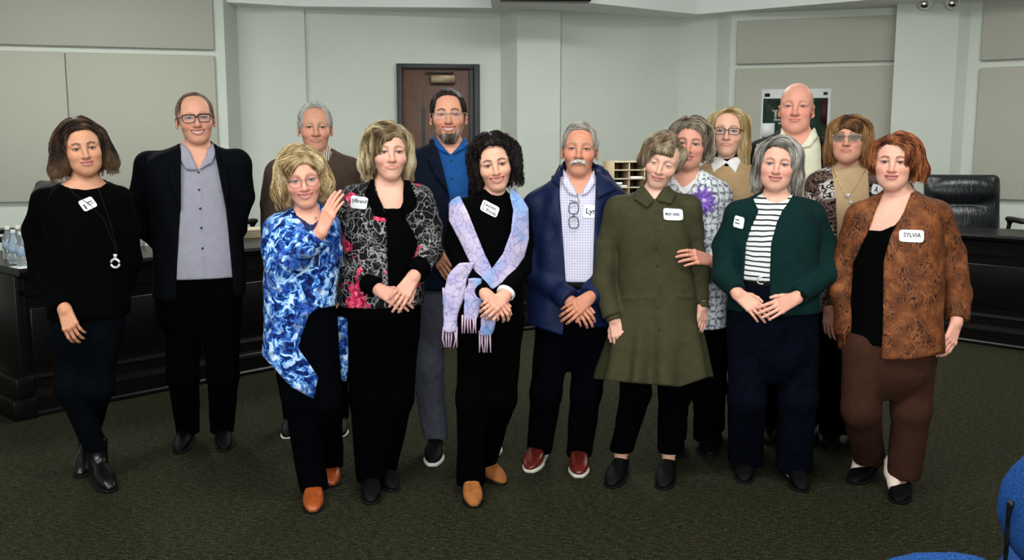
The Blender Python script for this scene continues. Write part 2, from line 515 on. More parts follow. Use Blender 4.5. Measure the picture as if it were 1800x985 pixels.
_t = NT('door_wood', 0.45, 0.4); _t.color(_t.ramp(_t.noise(3.2, 5, 0.65, 0.5, vec=_t.scaled((14, 14, 1.3))), [(0.25, srgb(66, 40, 26)), (0.55, srgb(92, 58, 38)), (0.8, srgb(112, 74, 50))])); M_DOOR = _t.m
M_FRAME = plain('door_frame_paint', srgb(40, 43, 44), 0.5, 0.4)
M_BLACKM = plain('black_metal', srgb(14, 14, 15), 0.4, 0.4)
M_CHROME = plain('chrome', srgb(205, 205, 205), 0.15, 0.5, 1.0, var=0.02)
M_BRONZE = plain('bronze_metal', srgb(120, 104, 80), 0.4, 0.5, 0.6)
M_PAPER = plain('white_paper', srgb(236, 238, 238), 0.8, 0.2, var=0.02)
M_INK = plain('black_ink', srgb(22, 22, 34), 0.7, 0.2)

# floor and raised dais floor
struct(new_mesh('floor', [(-9, -5, 0), (9, -5, 0), (9, 14, 0), (-9, 14, 0), (-9, -5, -0.1), (9, -5, -0.1), (9, 14, -0.1), (-9, 14, -0.1)],
                [[0, 1, 2, 3], [7, 6, 5, 4], [0, 4, 5, 1], [1, 5, 6, 2], [2, 6, 7, 3], [3, 7, 4, 0]], M_CARPET, smooth=False))
L0, L1 = wp(-420, 9.15), wp(402, 10.35)
wl = struct(extrude_plan('wall_left', [(-8.6, -4.8), (-8.6, 7.9), L0, L1], 0, 3.7, M_WALL))
B_PLAN = [L1, wp(425, 10.85), wp(541, 10.98), wp(542.5, 11.05), wp(880, 11.35), wp(909, 11.08), wp(984, 11.17), wp(986, 11.27), wp(1190, 11.85)]
wb = struct(extrude_plan('wall_back', B_PLAN, 0, 3.7, M_WALL))
R_PLAN = [wp(1190, 11.85), wp(1256, 11.62), wp(1279, 11.40), wp(1567, 10.88), wp(1564, 10.62), wp(1672, 10.47), wp(1692, 10.50), wp(2350, 8.6), (8.6, 7.2), (8.6, -4.8)]
wr = struct(extrude_plan('wall_right', R_PLAN, 0, 3.7, M_WALL))
struct(extrude_plan('wall_front', [(8.6, -4.8), (-8.6, -4.8)], 0, 3.7, M_WALL))
struct(new_mesh('ceiling', [(-9, -5, 3.6), (9, -5, 3.6), (9, 14, 3.6), (-9, 14, 3.6), (-9, -5, 3.75), (9, -5, 3.75), (9, 14, 3.75), (-9, 14, 3.75)],
                [[3, 2, 1, 0], [4, 5, 6, 7], [0, 1, 5, 4], [1, 2, 6, 5], [2, 3, 7, 6], [3, 0, 4, 7]], M_CEIL, smooth=False))
# dropped bulkhead with white fascia meeting in the corner
_k = at(1225, 25, 11.45); zk = float(_k[2]); _yl = (zk - CAMZ) / math.tan(math.atan(492.5 / FPX) - TH)
bk = [(-4.4, 9.75), (-3.05, 10.45), (-2.3, 10.80), (-0.22, 10.92), (-0.22, 9.9), (at(990, 0, _yl)[0], _yl), (_k[0], 11.45), (at(1525, 0, _yl)[0], _yl), (6.0, 8.95)]
_back = [(7.5, 13.4), (-5.5, 13.4)]
_n = len(bk) + 2
_V = [(x, y, zk) for x, y in bk + _back] + [(x, y, 3.6) for x, y in bk + _back]
struct(new_mesh('trim_1', _V, [list(range(_n))[::-1]] + [[i, (i + 1) % _n, _n + (i + 1) % _n, _n + i] for i in range(_n)] + [list(range(_n, 2 * _n))], M_CEIL, smooth=False), 'white dropped bulkhead above the back corner')

def seg_hit(px, p0, p1):
    """point where the sight line through picture column px meets the wall segment p0-p1 (plan)"""
    u = (px - 900.0) / (FPX * CT)
    (x0, y0), (x1, y1) = p0, p1
    t = (u * y0 - x0) / ((x1 - x0) - u * (y1 - y0))
    return np.array([x0 + (x1 - x0) * t, y0 + (y1 - y0) * t])
def z_at(py, Y): return float(at(900, py, Y)[2])
def wall_panel(name, parent, seg, px0, px1, z0, z1, depth, mat, proud=0.0, bevel=0.012):
    a, b = seg_hit(px0, *seg), seg_hit(px1, *seg)
    d = (b - a) / np.linalg.norm(b - a); nrm = np.array([d[1], -d[0]])
    c = (a + b) / 2 + nrm * (proud + depth / 2)
    R = np.array([[d[0], nrm[0], 0], [d[1], nrm[1], 0], [0, 0, 1]])
    return box_obj(name, (c[0], c[1], (z0 + z1) / 2), (np.linalg.norm(b - a) / 2, depth / 2, (z1 - z0) / 2), mat, parent, R, bevel), c, R
SL = (L0, L1); Yl = 10.1
wall_panel('acoustic_panel', wl, SL, -400, 394, z_at(85, Yl), 3.5, 0.05, M_PANEL)
wall_panel('acoustic_panel', wl, SL, -400, 139.5, 1.0, z_at(95, Yl), 0.05, M_PANEL)
wall_panel('acoustic_panel', wl, SL, 140.5, 394, 1.0, z_at(95, Yl), 0.05, M_PANEL)
SR = (R_PLAN[2], R_PLAN[3]); Yr = 11.15
wall_panel('acoustic_panel', wr, SR, 1282, 1562, z_at(111, Yr), z_at(33, Yr), 0.06, M_PANEL)
wall_panel('acoustic_panel', wr, SR, 1282, 1562, 1.0, z_at(119, Yr), 0.06, M_PANEL)
SR2 = (R_PLAN[6], R_PLAN[7]); Y2 = 10.1
wall_panel('acoustic_panel', wr, SR2, 1699, 2250, z_at(103, Y2), 3.5, 0.06, M_PANEL)
wall_panel('acoustic_panel', wr, SR2, 1699, 2250, 1.0, z_at(116, Y2), 0.06, M_PANEL)

# raised dais floor behind the desk
DESK = [(-2.86, 5.52), (-1.05, 7.46), (0.5, 8.45), (2.35, 8.80), (2.95, 8.46), (5.35, 5.95)]
_dv = [(-4.9, 7.3)] + [(x - 0.25 if i == 0 else x, y + 0.55) for i, (x, y) in enumerate(DESK)] + [(6.6, 7.4), (6.4, 9.2), (4.3, 10.6), (2.35, 11.6), (0, 11.1), (-3.2, 10.2), (-5.5, 9.4)]
_n = len(_dv)
struct(new_mesh('floor_dais', [(x, y, 0.24) for x, y in _dv] + [(x, y, 0) for x, y in _dv], [list(range(_n))] + [[i, _n + i, _n + (i + 1) % _n, (i + 1) % _n] for i in range(_n)], M_CARPET, smooth=False))

# door in the back wall
SD = (B_PLAN[3], B_PLAN[4]); Yd = 11.25
zt = z_at(113, Yd); zb = 0.24
dfr = thing('door_1', 'dark brown wooden door in a charcoal frame behind the bearded man', 'door', (*seg_hit(773, *SD), zb))
dfr['kind'] = 'structure'
og = np.array([*seg_hit(773, *SD), zb])
def door_piece(name, px0, px1, z0, z1, dep, mat, parent, proud=0.0, bev=0.006):
    o, c, R = wall_panel(name, parent, SD, px0, px1, z0, z1, dep, mat, proud, bev)
    o.data.transform(Matrix.Translation(-Vector(og))); return o
door_piece('door_leaf', 712, 836, zb, zt - 0.045, 0.02, M_DOOR, dfr, 0.004)
door_piece('door_jamb', 703, 712, zb, zt, 0.075, M_FRAME, dfr)
door_piece('door_jamb', 834, 844, zb, zt, 0.075, M_FRAME, dfr)
door_piece('door_stop', 826, 834, zb, zt - 0.05, 0.045, M_FRAME, dfr)
door_piece('door_head', 712, 834, zt - 0.055, zt, 0.075, M_FRAME, dfr)
cl = door_piece('door_closer', 760, 803, zt - 0.22, zt - 0.12, 0.07, M_BRONZE, dfr, 0.03, 0.012)
door_piece('closer_arm', 752, 800, zt - 0.105, zt - 0.085, 0.03, M_FRAME, dfr, 0.06, 0.004)
door_piece('vision_frame', 745, 750, 1.2, 2.0, 0.012, M_FRAME, dfr, 0.02, 0.003)

# council desk: one profile swept along the plan
def sweep(name, plan, prof, mat, parent, origin=(0, 0, 0), cap=True):
    """prof: (outward offset, z) points; outward is towards the camera side"""
    P = np.array(plan, float); d = np.diff(P, axis=0); d /= np.linalg.norm(d, axis=1, keepdims=True); nf = np.stack([d[:, 1], -d[:, 0]], 1)
    nn = [nf[0]] + [(nf[i - 1] + nf[i]) / (1 + nf[i - 1] @ nf[i]) for i in range(1, len(nf))] + [nf[-1]]
    n, m = len(P), len(prof); V = []
    for i in range(n):
        for o, z in prof: V.append((P[i, 0] + nn[i][0] * o, P[i, 1] + nn[i][1] * o, z))
    F = [[i * m + j, (i + 1) * m + j, (i + 1) * m + (j + 1) % m, i * m + (j + 1) % m] for i in range(n - 1) for j in range(m)]
    F += [list(range(m)), [(n - 1) * m + j for j in range(m)][::-1]]
    return new_mesh(name, V, F, mat, parent, origin, smooth=False)
ZT = 0.88
dko = np.array([0.5, 8.0, 0.0])
desk = thing('council_desk', 'long angled dark espresso council desk curving behind the group', 'desk', dko)
sweep('front_panel', DESK, [(0, 0.24), (0, ZT - 0.04), (-0.05, ZT - 0.04), (-0.05, 0.24)], M_ESPRESSO, desk, dko)
sweep('base_plinth', DESK, [(0.06, 0.0), (0.06, 0.022), (0.052, 0.032), (0.045, 0.034), (0.045, 0.12), (-0.05, 0.12), (-0.05, 0.0)], M_ESPRESSO, desk, dko)
sweep('base_molding', DESK, [(0.045, 0.12), (0.040, 0.138), (0.028, 0.142), (0.024, 0.16), (0.024, 0.215), (0.030, 0.225), (0.022, 0.246), (0.008, 0.25), (-0.05, 0.25), (-0.05, 0.12)], M_ESPRESSO, desk, dko)
sweep('cornice_molding', DESK, [(0.0, ZT - 0.17), (0.018, ZT - 0.165), (0.018, ZT - 0.135), (0.005, ZT - 0.13), (0.005, ZT - 0.06), (0.03, ZT - 0.045), (-0.04, ZT - 0.045), (-0.04, ZT - 0.17)], M_ESPRESSO, desk, dko)
sweep('worktop', DESK, [(0.055, ZT - 0.045), (0.06, ZT - 0.02), (0.052, ZT), (-0.62, ZT), (-0.62, ZT - 0.045)], M_ESPRESSO, desk, dko)
# the desk's closed left end
_e0 = np.array(DESK[0]); _dd = np.array([-0.62, 0.62]) * 0.95
def end_box(name, z0, z1, out, mat):
    d0 = np.array(DESK[1]) - _e0; d0 /= np.linalg.norm(d0); nb = np.array([-d0[1], d0[0]])
    c = _e0 + nb * 0.30 - d0 * (out / 2 - 0.02); R = np.array([[d0[0], nb[0], 0], [d0[1], nb[1], 0], [0, 0, 1]])
    box_obj(name, (c[0], c[1], (z0 + z1) / 2), (out / 2 + 0.02, 0.30 + out * 0.9, (z1 - z0) / 2), mat, desk, R, 0.004, dko)
end_box('end_panel', 0.02, ZT - 0.045, 0.02, M_ESPRESSO)
end_box('end_plinth', 0.0, 0.12, 0.09, M_ESPRESSO)
end_box('end_molding', 0.12, 0.24, 0.06, M_ESPRESSO)
# framed fields on the desk front
for (i, j) in ((0, 1), (4, 5)):
    a, b = np.array(DESK[i]), np.array(DESK[j]); L = np.linalg.norm(b - a); d = (b - a) / L; nf = np.array([d[1], -d[0]])
    R = np.array([[d[0], nf[0], 0], [d[1], nf[1], 0], [0, 0, 1]]); k = int(L // 0.85)
    for q in range(k):
        c = a + d * (q + 0.5) * L / k + nf * 0.006
        box_obj('raised_field', (c[0], c[1], 0.47), (L / k / 2 - 0.06, 0.009, 0.17), M_ESPRESSO, desk, R, 0.006, dko)

# executive chairs
_t = NT('black_leather', 0.35, 0.5); _t.color(_t.ramp(_t.noise(30, 3), [(0.3, srgb(12, 14, 18)), (0.7, srgb(20, 23, 29))])); _t.bump(_t.noise(14, 4, 0.5, 0.8, vec=_t.scaled((3, 1, 0.7))), 0.35, 0.02); M_LEATHER = _t.m
def exec_chair(loc, rz, label):
    root = thing('executive_chair', label, 'chair', loc, 'black leather chairs behind the desk'); root.rotation_euler = (0, 0, rz); root.scale = (1.15, 1.1, 1.04)
    def part(name, f, mat=M_LEATHER, h=0.018):
        v, q, _ = mesh_field(f, h); return new_mesh(name, v, q, mat, root)
    Rb = Rx(-0.16)
    f = Field().u(P_box((0, 0.26, 0.72), (0.285, 0.05, 0.31), 0.048, Rb)); f.u(P_ell((0, 0.235, 0.90), (0.25, 0.055, 0.10), Rb), 0.05).u(P_ell((0, 0.20, 0.62), (0.24, 0.06, 0.13), Rb), 0.05)
    f.s(P_box((0, 0.20, 0.77), (0.26, 0.03, 0.004), 0.003, Rb), 0.015)
    part('backrest', f)
    part('seat', Field().u(P_box((0, -0.02, 0.47), (0.27, 0.27, 0.06), 0.05)).u(P_ell((0, -0.22, 0.48), (0.25, 0.08, 0.06)), 0.04))
    for s in (-1, 1):
        part('armrest', Field().u(P_box((s * 0.31, -0.04, 0.66), (0.035, 0.17, 0.022), 0.02)).u(P_cap((s * 0.31, 0.08, 0.65), (s * 0.29, 0.12, 0.44), 0.018, 0.02), 0.02), M_BLACKM)
    part('column', Field().u(P_cyl((0, 0, 0.09), (0, 0, 0.42), 0.03)).u(P_cyl((0, 0, 0.38), (0, 0, 0.42), 0.10), 0.01), M_CHROME)
    f = Field()
    for k in range(5):
        a = k * 2 * math.pi / 5; f.u(P_cap((0, 0, 0.11), (0.30 * math.cos(a), 0.30 * math.sin(a), 0.075), 0.03, 0.018), 0.02)
    part('star_base', f, M_BLACKM)
    for k in range(5):
        a = k * 2 * math.pi / 5; part('caster', Field().u(P_cyl((0.30 * math.cos(a) - 0.02, 0.30 * math.sin(a), 0.03), (0.30 * math.cos(a) + 0.02, 0.30 * math.sin(a), 0.03), 0.03)), M_BLACKM, 0.013)
    return root
def copy_tree(o, loc, rz, label, parent=None):
    c = o.copy(); COL.objects.link(c)
    if parent is None: c.location = loc; c.rotation_euler = (0, 0, rz); c['label'] = label
    else: c.parent = parent
    for ch in [x for x in bpy.data.objects if x.parent == o]: copy_tree(ch, loc, rz, label, c)
    return c
_c = at(1712, 330, 8.5); ch0 = exec_chair((_c[0], 8.5, 0.24), -0.12, 'black leather executive chair at the right-hand desk by the wall')
_c = at(22, 380, 7.1); copy_tree(ch0, (_c[0], 7.1, 0.24), -0.75, 'black leather chair peeking out behind the woman in the black top')
_c = at(487, 400, 8.0); copy_tree(ch0, (_c[0], 8.1, 0.24), -0.4, 'black leather chair behind the desk beside the white-haired man')

# pigeonhole letter sorter on the desk
M_TAN = plain('sorter_board', srgb(166, 146, 118), 0.7, 0.2, var=0.1)
M_TAN2 = plain('sorter_card', srgb(186, 172, 148), 0.8, 0.2, var=0.06)
_lo = at(1071, 284, 8.75); so = np.array([_lo[0] + 0.22, 8.9, ZT])
sorter = thing('letter_sorter', 'tan pigeonhole letter sorter behind the two grey-haired guests', 'organizer', so)
sorter.rotation_euler = (0, 0, 0.22)
ht = float(_lo[2]) - ZT; cw, nc, nr = 0.147, 4, 7; rh = ht / nr
for k in range(nc + 1): box_obj('divider', (-0.22 + k * cw, 0, ht / 2), (0.005, 0.15, ht / 2), M_TAN, sorter)
for k in range(nr + 1): box_obj('shelf', (-0.22 + nc * cw / 2, 0, min(max(k * rh, 0.006), ht - 0.006)), (nc * cw / 2, 0.15, 0.006), M_TAN2, sorter)
box_obj('back_board', (-0.22 + nc * cw / 2, 0.15, ht / 2), (nc * cw / 2, 0.004, ht / 2), M_TAN, sorter)
for k, r in ((0, 4), (1, 3), (1, 5), (2, 4)): box_obj('paper_stack', (-0.22 + (k + .5) * cw, -0.02, r * rh + 0.006 + 0.008), (0.06, 0.12, 0.008), M_PAPER, sorter)
box_obj('label_card', (-0.22 + 0.3 * cw, -0.152, 4.45 * rh), (0.035, 0.002, 0.014), M_PAPER, sorter)

# poster on the right wall
PO, _, _ = None, None, None
a, b = seg_hit(1328, *SR), seg_hit(1446, *SR); dv = (b - a) / np.linalg.norm(b - a); nr_ = np.array([dv[1], -dv[0]]); Yp = (a[1] + b[1]) / 2
po = np.array([*((a + b) / 2 + nr_ * 0.062), 0]); pw = np.linalg.norm(b - a); z1, z0 = z_at(157, Yp), z_at(352, Yp)
poster = thing('site_map_poster', 'white poster with a dark aerial site map behind the bald man', 'poster', (po[0], po[1], z0))
poster.rotation_euler = (0, 0, math.atan2(dv[1], dv[0]))
ph = z1 - z0
_t = NT('aerial_map_print', 0.6, 0.3); _v = _t.warp(6, 0.15)
_t.color(_t.ramp(_t.noise(9, 5, 0.7, 0.8), [(0.3, srgb(14, 22, 20)), (0.48, srgb(34, 52, 40)), (0.6, srgb(48, 58, 50)), (0.74, srgb(92, 98, 86)), (0.85, srgb(150, 150, 140))])); M_MAP = _t.m
M_REDD = plain('map_dark_red', srgb(58, 20, 24), 0.6)
box_obj('sheet', (0, -0.004, ph / 2), (pw / 2, 0.004, ph / 2), M_PAPER, poster)
def pbox(name, px0, px1, py0, py1, mat, t=0.0015, y=-0.009):
    x0, x1 = (px0 - 1387) / 118 * pw, (px1 - 1387) / 118 * pw; s = ph / 195; zz0, zz1 = (352 - py1) * s, (352 - py0) * s
    box_obj(name, ((x0 + x1) / 2, y, (zz0 + zz1) / 2), ((x1 - x0) / 2, t, (zz1 - zz0) / 2), mat, poster)
pbox('map_print', 1331, 1441, 173, 300, M_MAP)
pbox('side_print', 1430, 1441, 176, 218, M_REDD, y=-0.0105)
pbox('info_box', 1329, 1352, 216, 240, M_PAPER, y=-0.0105)
for q in ((1347, 1357, 193, 196), (1351, 1355, 196, 209), (1350, 1366, 209, 212), (1358, 1365, 215, 218)): pbox('map_mark', *q, M_PANEL, y=-0.0105)
pbox('logo_mark', 1333, 1342, 164, 170, M_INK, y=-0.009); pbox('logo_mark', 1433, 1440, 163, 168, M_FRAME, y=-0.009)

# twin-head emergency light on the right pilaster
M_WPL = plain('white_plastic', srgb(228, 226, 218), 0.45, 0.4, var=0.02)
a = seg_hit(1618, R_PLAN[4], R_PLAN[5]); dv = np.array(R_PLAN[5]) - np.array(R_PLAN[4]); dv /= np.linalg.norm(dv); nr_ = np.array([dv[1], -dv[0]])
zl = z_at(-14, a[1]); em = thing('emergency_light', 'white twin-lamp emergency light high on the right pilaster', 'light fixture', (a[0] + nr_[0] * 0.05, a[1] + nr_[1] * 0.05, zl)); em.rotation_euler = (0, 0, math.atan2(dv[1], dv[0]))
box_obj('housing', (0, 0, 0.06), (0.15, 0.04, 0.07), M_WPL, em, None, 0.012)
for s, rr in ((-1, 0.5), (1, 0.15)):
    ax = unit((s * rr, -0.8, -0.35)); c = np.array([s * 0.125, -0.05, -0.115])
    v, q, _ = mesh_field(Field().u(P_cyl(c - ax * 0.05, c + ax * 0.05, 0.068)).u(P_ell(c - ax * 0.05, (0.06, 0.06, 0.06)), 0.02).u(P_cap(c - ax * 0.06, (s * 0.11, 0, 0.0), 0.018, 0.02), 0.01).s(P_cyl(c + ax * 0.035, c + ax * 0.09, 0.058)), 0.009)
    hd = new_mesh('lamp_head', v, q, M_WPL, em)
    v, q, _ = mesh_field(Field().u(P_ell(c + ax * 0.03, (0.056, 0.03, 0.056))), 0.008); new_mesh('lamp_lens', v, q, M_CHROME, hd)
# black screen case under the bulkhead
_a, _b = at(880, -4, 10.0), at(1036, 5, 10.2)
v, q = box_arrays(((_a[0] + _b[0]) / 2, 10.1, _b[2] + 0.10), ((_b[0] - _a[0]) / 2, 0.09, 0.1), Rz(0.12)); tag(new_mesh('screen_case', v, q, M_BLACKM, smooth=False), 'black projection screen case hanging below the ceiling bulkhead', 'screen case')

# bottles, papers and cup on the left desk
m = bpy.data.materials.new('clear_bottle_plastic'); m.use_nodes = True; b_ = m.node_tree.nodes['Principled BSDF']
b_.inputs['Base Color'].default_value = (0.85, 0.9, 0.92, 1); b_.inputs['Roughness'].default_value = 0.08; b_.inputs['Transmission Weight'].default_value = 0.85; b_.inputs['IOR'].default_value = 1.2; M_PET = m
M_LABEL = plain('bottle_label', srgb(150, 172, 190), 0.5, 0.3, var=0.25, scale=60)
def lathe(name, prof, mat, parent, seg=18, origin=(0, 0, 0)):
    n = len(prof); an = np.arange(seg) * 2 * math.pi / seg
    V = np.array([(r * math.cos(a), r * math.sin(a), z) for r, z in prof for a in an])
    F = [[i * seg + j, i * seg + (j + 1) % seg, (i + 1) * seg + (j + 1) % seg, (i + 1) * seg + j] for i in range(n - 1) for j in range(seg)]
    F += [list(range(seg))[::-1], [(n - 1) * seg + j for j in range(seg)]]
    return new_mesh(name, V + np.asarray(origin), F, mat, parent)
BP = [(0.030, 0.0), (0.032, 0.01), (0.030, 0.03), (0.032, 0.05), (0.032, 0.12), (0.029, 0.135), (0.022, 0.155), (0.013, 0.175), (0.012, 0.185)]
bl = ['clear water bottle nearest the picture edge on the left desk', 'clear water bottle with a white cap, second from the picture edge', 'clear water bottle standing right behind the black top sleeve', 'clear water bottle at the back of the small cluster on the left desk']
for i, (px, Yb) in enumerate(((17, 5.98), (27, 5.75), (41, 5.62), (36, 6.02))):
    p = at(px, 470, Yb); t_ = thing('water_bottle', bl[i], 'bottle', (p[0], Yb, ZT), 'water bottles on the left desk')
    lathe('bottle_body', BP, M_PET, t_); lathe('cap', [(0.0145, 0.183), (0.015, 0.186), (0.015, 0.2), (0.0135, 0.203)], M_WPL, t_); lathe('label_wrap', [(0.0328, 0.065), (0.0328, 0.112)], M_LABEL, t_)
p = at(46, 478, 5.55); tag(box_obj('paper_sheet', (p[0], 5.6, ZT + 0.003), (0.06, 0.09, 0.003), M_PAPER, None, Rz(-0.6)), 'loose white papers beside the water bottles on the left desk', 'papers')
p = at(243, 445, 6.7); t_ = thing('paper_cup', 'white paper cup on the desk between the two leftmost people', 'cup', (p[0], 6.75, ZT))
lathe('cup_body', [(0.028, 0.0), (0.039, 0.10), (0.041, 0.102), (0.040, 0.104), (0.037, 0.1), (0.027, 0.006)], M_PAPER, t_)
p = at(447, 428, 7.35); t_ = thing('folder_stack', 'stack of beige folders on the desk left of the white-haired man', 'folders', (p[0], 7.45, ZT))
for k in range(4): box_obj('folder', (0.004 * k, 0.003 * k, 0.008 + 0.016 * k), (0.17, 0.12, 0.007), M_TAN2, t_, Rz(0.05 * k + 0.5), 0.002)

# blue upholstered audience chairs close to the camera
_t = NT('blue_upholstery', 0.9, 0.15); _t.color(_t.ramp(_t.noise(260, 2), [(0.3, srgb(14, 44, 92)), (0.7, srgb(34, 78, 140))])); _t.bump(_t.noise(400, 2), 0.4, 0.002); M_BLUE = _t.m
def blue_chair(loc, rz, label):
    root = thing('audience_chair', label, 'chair', loc, 'blue audience chairs in front'); root.rotation_euler = (0, 0, rz)
    def part(name, f, mat, h=0.014):
        v, q, _ = mesh_field(f, h); return new_mesh(name, v, q, mat, root)
    part('backrest', Field().u(P_ell((0, 0.0, 0.68), (0.23, 0.055, 0.20), Rx(0.12))), M_BLUE)
    part('seat', Field().u(P_box((0, -0.24, 0.45), (0.235, 0.22, 0.04), 0.035)), M_BLUE)
    for sx in (-1, 1):
        part('leg', Field().u(P_cap((sx * 0.21, 0.0, 0.47), (sx * 0.22, 0.06, 0.012), 0.012, 0.012)), M_BLACKM)
        part('leg', Field().u(P_cap((sx * 0.21, -0.42, 0.42), (sx * 0.22, -0.45, 0.012), 0.012, 0.012)), M_BLACKM)
        part('back_post', Field().u(P_cap((sx * 0.20, 0.0, 0.44), (sx * 0.19, 0.045, 0.70), 0.011, 0.011)), M_BLACKM)
    return root
_c = at(1932, 915, 2.27); bc = blue_chair((_c[0], 2.27, 0), 2.5, 'blue upholstered audience chair cut off by the right picture edge')
_c = at(1694, 980, 1.605); copy_tree(bc, (_c[0], 1.605, 0), 2.7, 'blue upholstered audience chair whose top just shows at the bottom edge')

# ------------------------------------------------------------------ people: head, hands, hair, shoes
def vnoise(P, f, seed):
    r = np.random.default_rng(seed); out = np.zeros(len(P))
    for i in range(6):
        k = r.normal(size=3) * f; out += np.sin(P @ k + r.uniform(0, 6.28) + 1.3 * np.sin(P @ (r.normal(size=3) * f * 0.6)))
    return out / 6
def seg_dist(P, pts):
    best = np.full(len(P), 9.0)
    for a, b in zip(pts[:-1], pts[1:]):
        a = np.asarray(a, float); ab = np.asarray(b, float) - a
        t = np.clip(((P - a) @ ab) / (ab @ ab + 1e-12), 0, 1)
        best = np.minimum(best, np.linalg.norm(P - a - t[:, None] * ab, axis=1))
    return best
def mat_vc(name, rough=0.5, spec=0.35, sss=0.0, bump=None):
    t = NT(name, rough, spec)
    a = t.n('ShaderNodeAttribute'); a.attribute_name = 'col'
    t.color(a.outputs['Color'])
    if sss:
        t.b.inputs['Subsurface Weight'].default_value = sss
        t.b.inputs['Subsurface Radius'].default_value = (1.0, 0.35, 0.2)
        t.b.inputs['Subsurface Scale'].default_value = 0.008
    if bump: t.bump(t.noise(bump[0], 3), bump[1], 0.001)
    return t.m
M_SKIN = mat_vc('skin', 0.48, 0.32, 0.12, (260, 0.12))
M_HAIR = mat_vc('hair', 0.55, 0.22)
M_EYE = mat_vc('eye', 0.12, 0.5)
M_TEETH = plain('teeth', srgb(232, 226, 214), 0.25, 0.5, var=0.02)

def head_frame(h, Y):
    sc = h.get('sc', 1.0)
    R = Rz(math.radians(h.get('yaw', 0)) + math.atan((900 - h['eye'][0]) / FPX)) @ Ry(math.radians(h.get('roll', 0))) @ Rx(math.radians(h.get('pitch', 0)))
    E = at(h['eye'][0], h['eye'][1], Y + h.get('dy', 0))
    O = E - R @ (np.array([0, -0.088, 0.0]) * sc)
    return O, R, sc

def lip_curves(h):
    s = h.get('smile', 0.5); w = 0.0235 + 0.0085 * s; op = h.get('mouth', 0.35)   # opening 0..1
    mz = -0.066
    xs = np.linspace(-w, w, 9)
    y = lambda x: -0.0965 + 13 * x * x + 3000 * x ** 4
    corner = lambda x: 0.0125 * s * (x / w) ** 2 - 0.0015 * (1 - s) * (x / w) ** 2
    env = lambda x: np.sqrt(np.maximum(1 - (x / w) ** 2, 0))
    up = [(x, y(x) - 0.002 * env(x), mz + corner(x) + (0.0026 + 0.0050 * op) * env(x) - 0.0012 * math.exp(-(x / 0.004) ** 2)) for x in xs]
    lo = [(x, y(x) - 0.001 * env(x), mz + corner(x) - (0.0030 + 0.0078 * op) * env(x)) for x in xs]
    mid = [(x, y(x) - 0.004, mz + corner(x) - 0.0016 * op * env(x)) for x in xs]
    return up, lo, mid, op, env, w

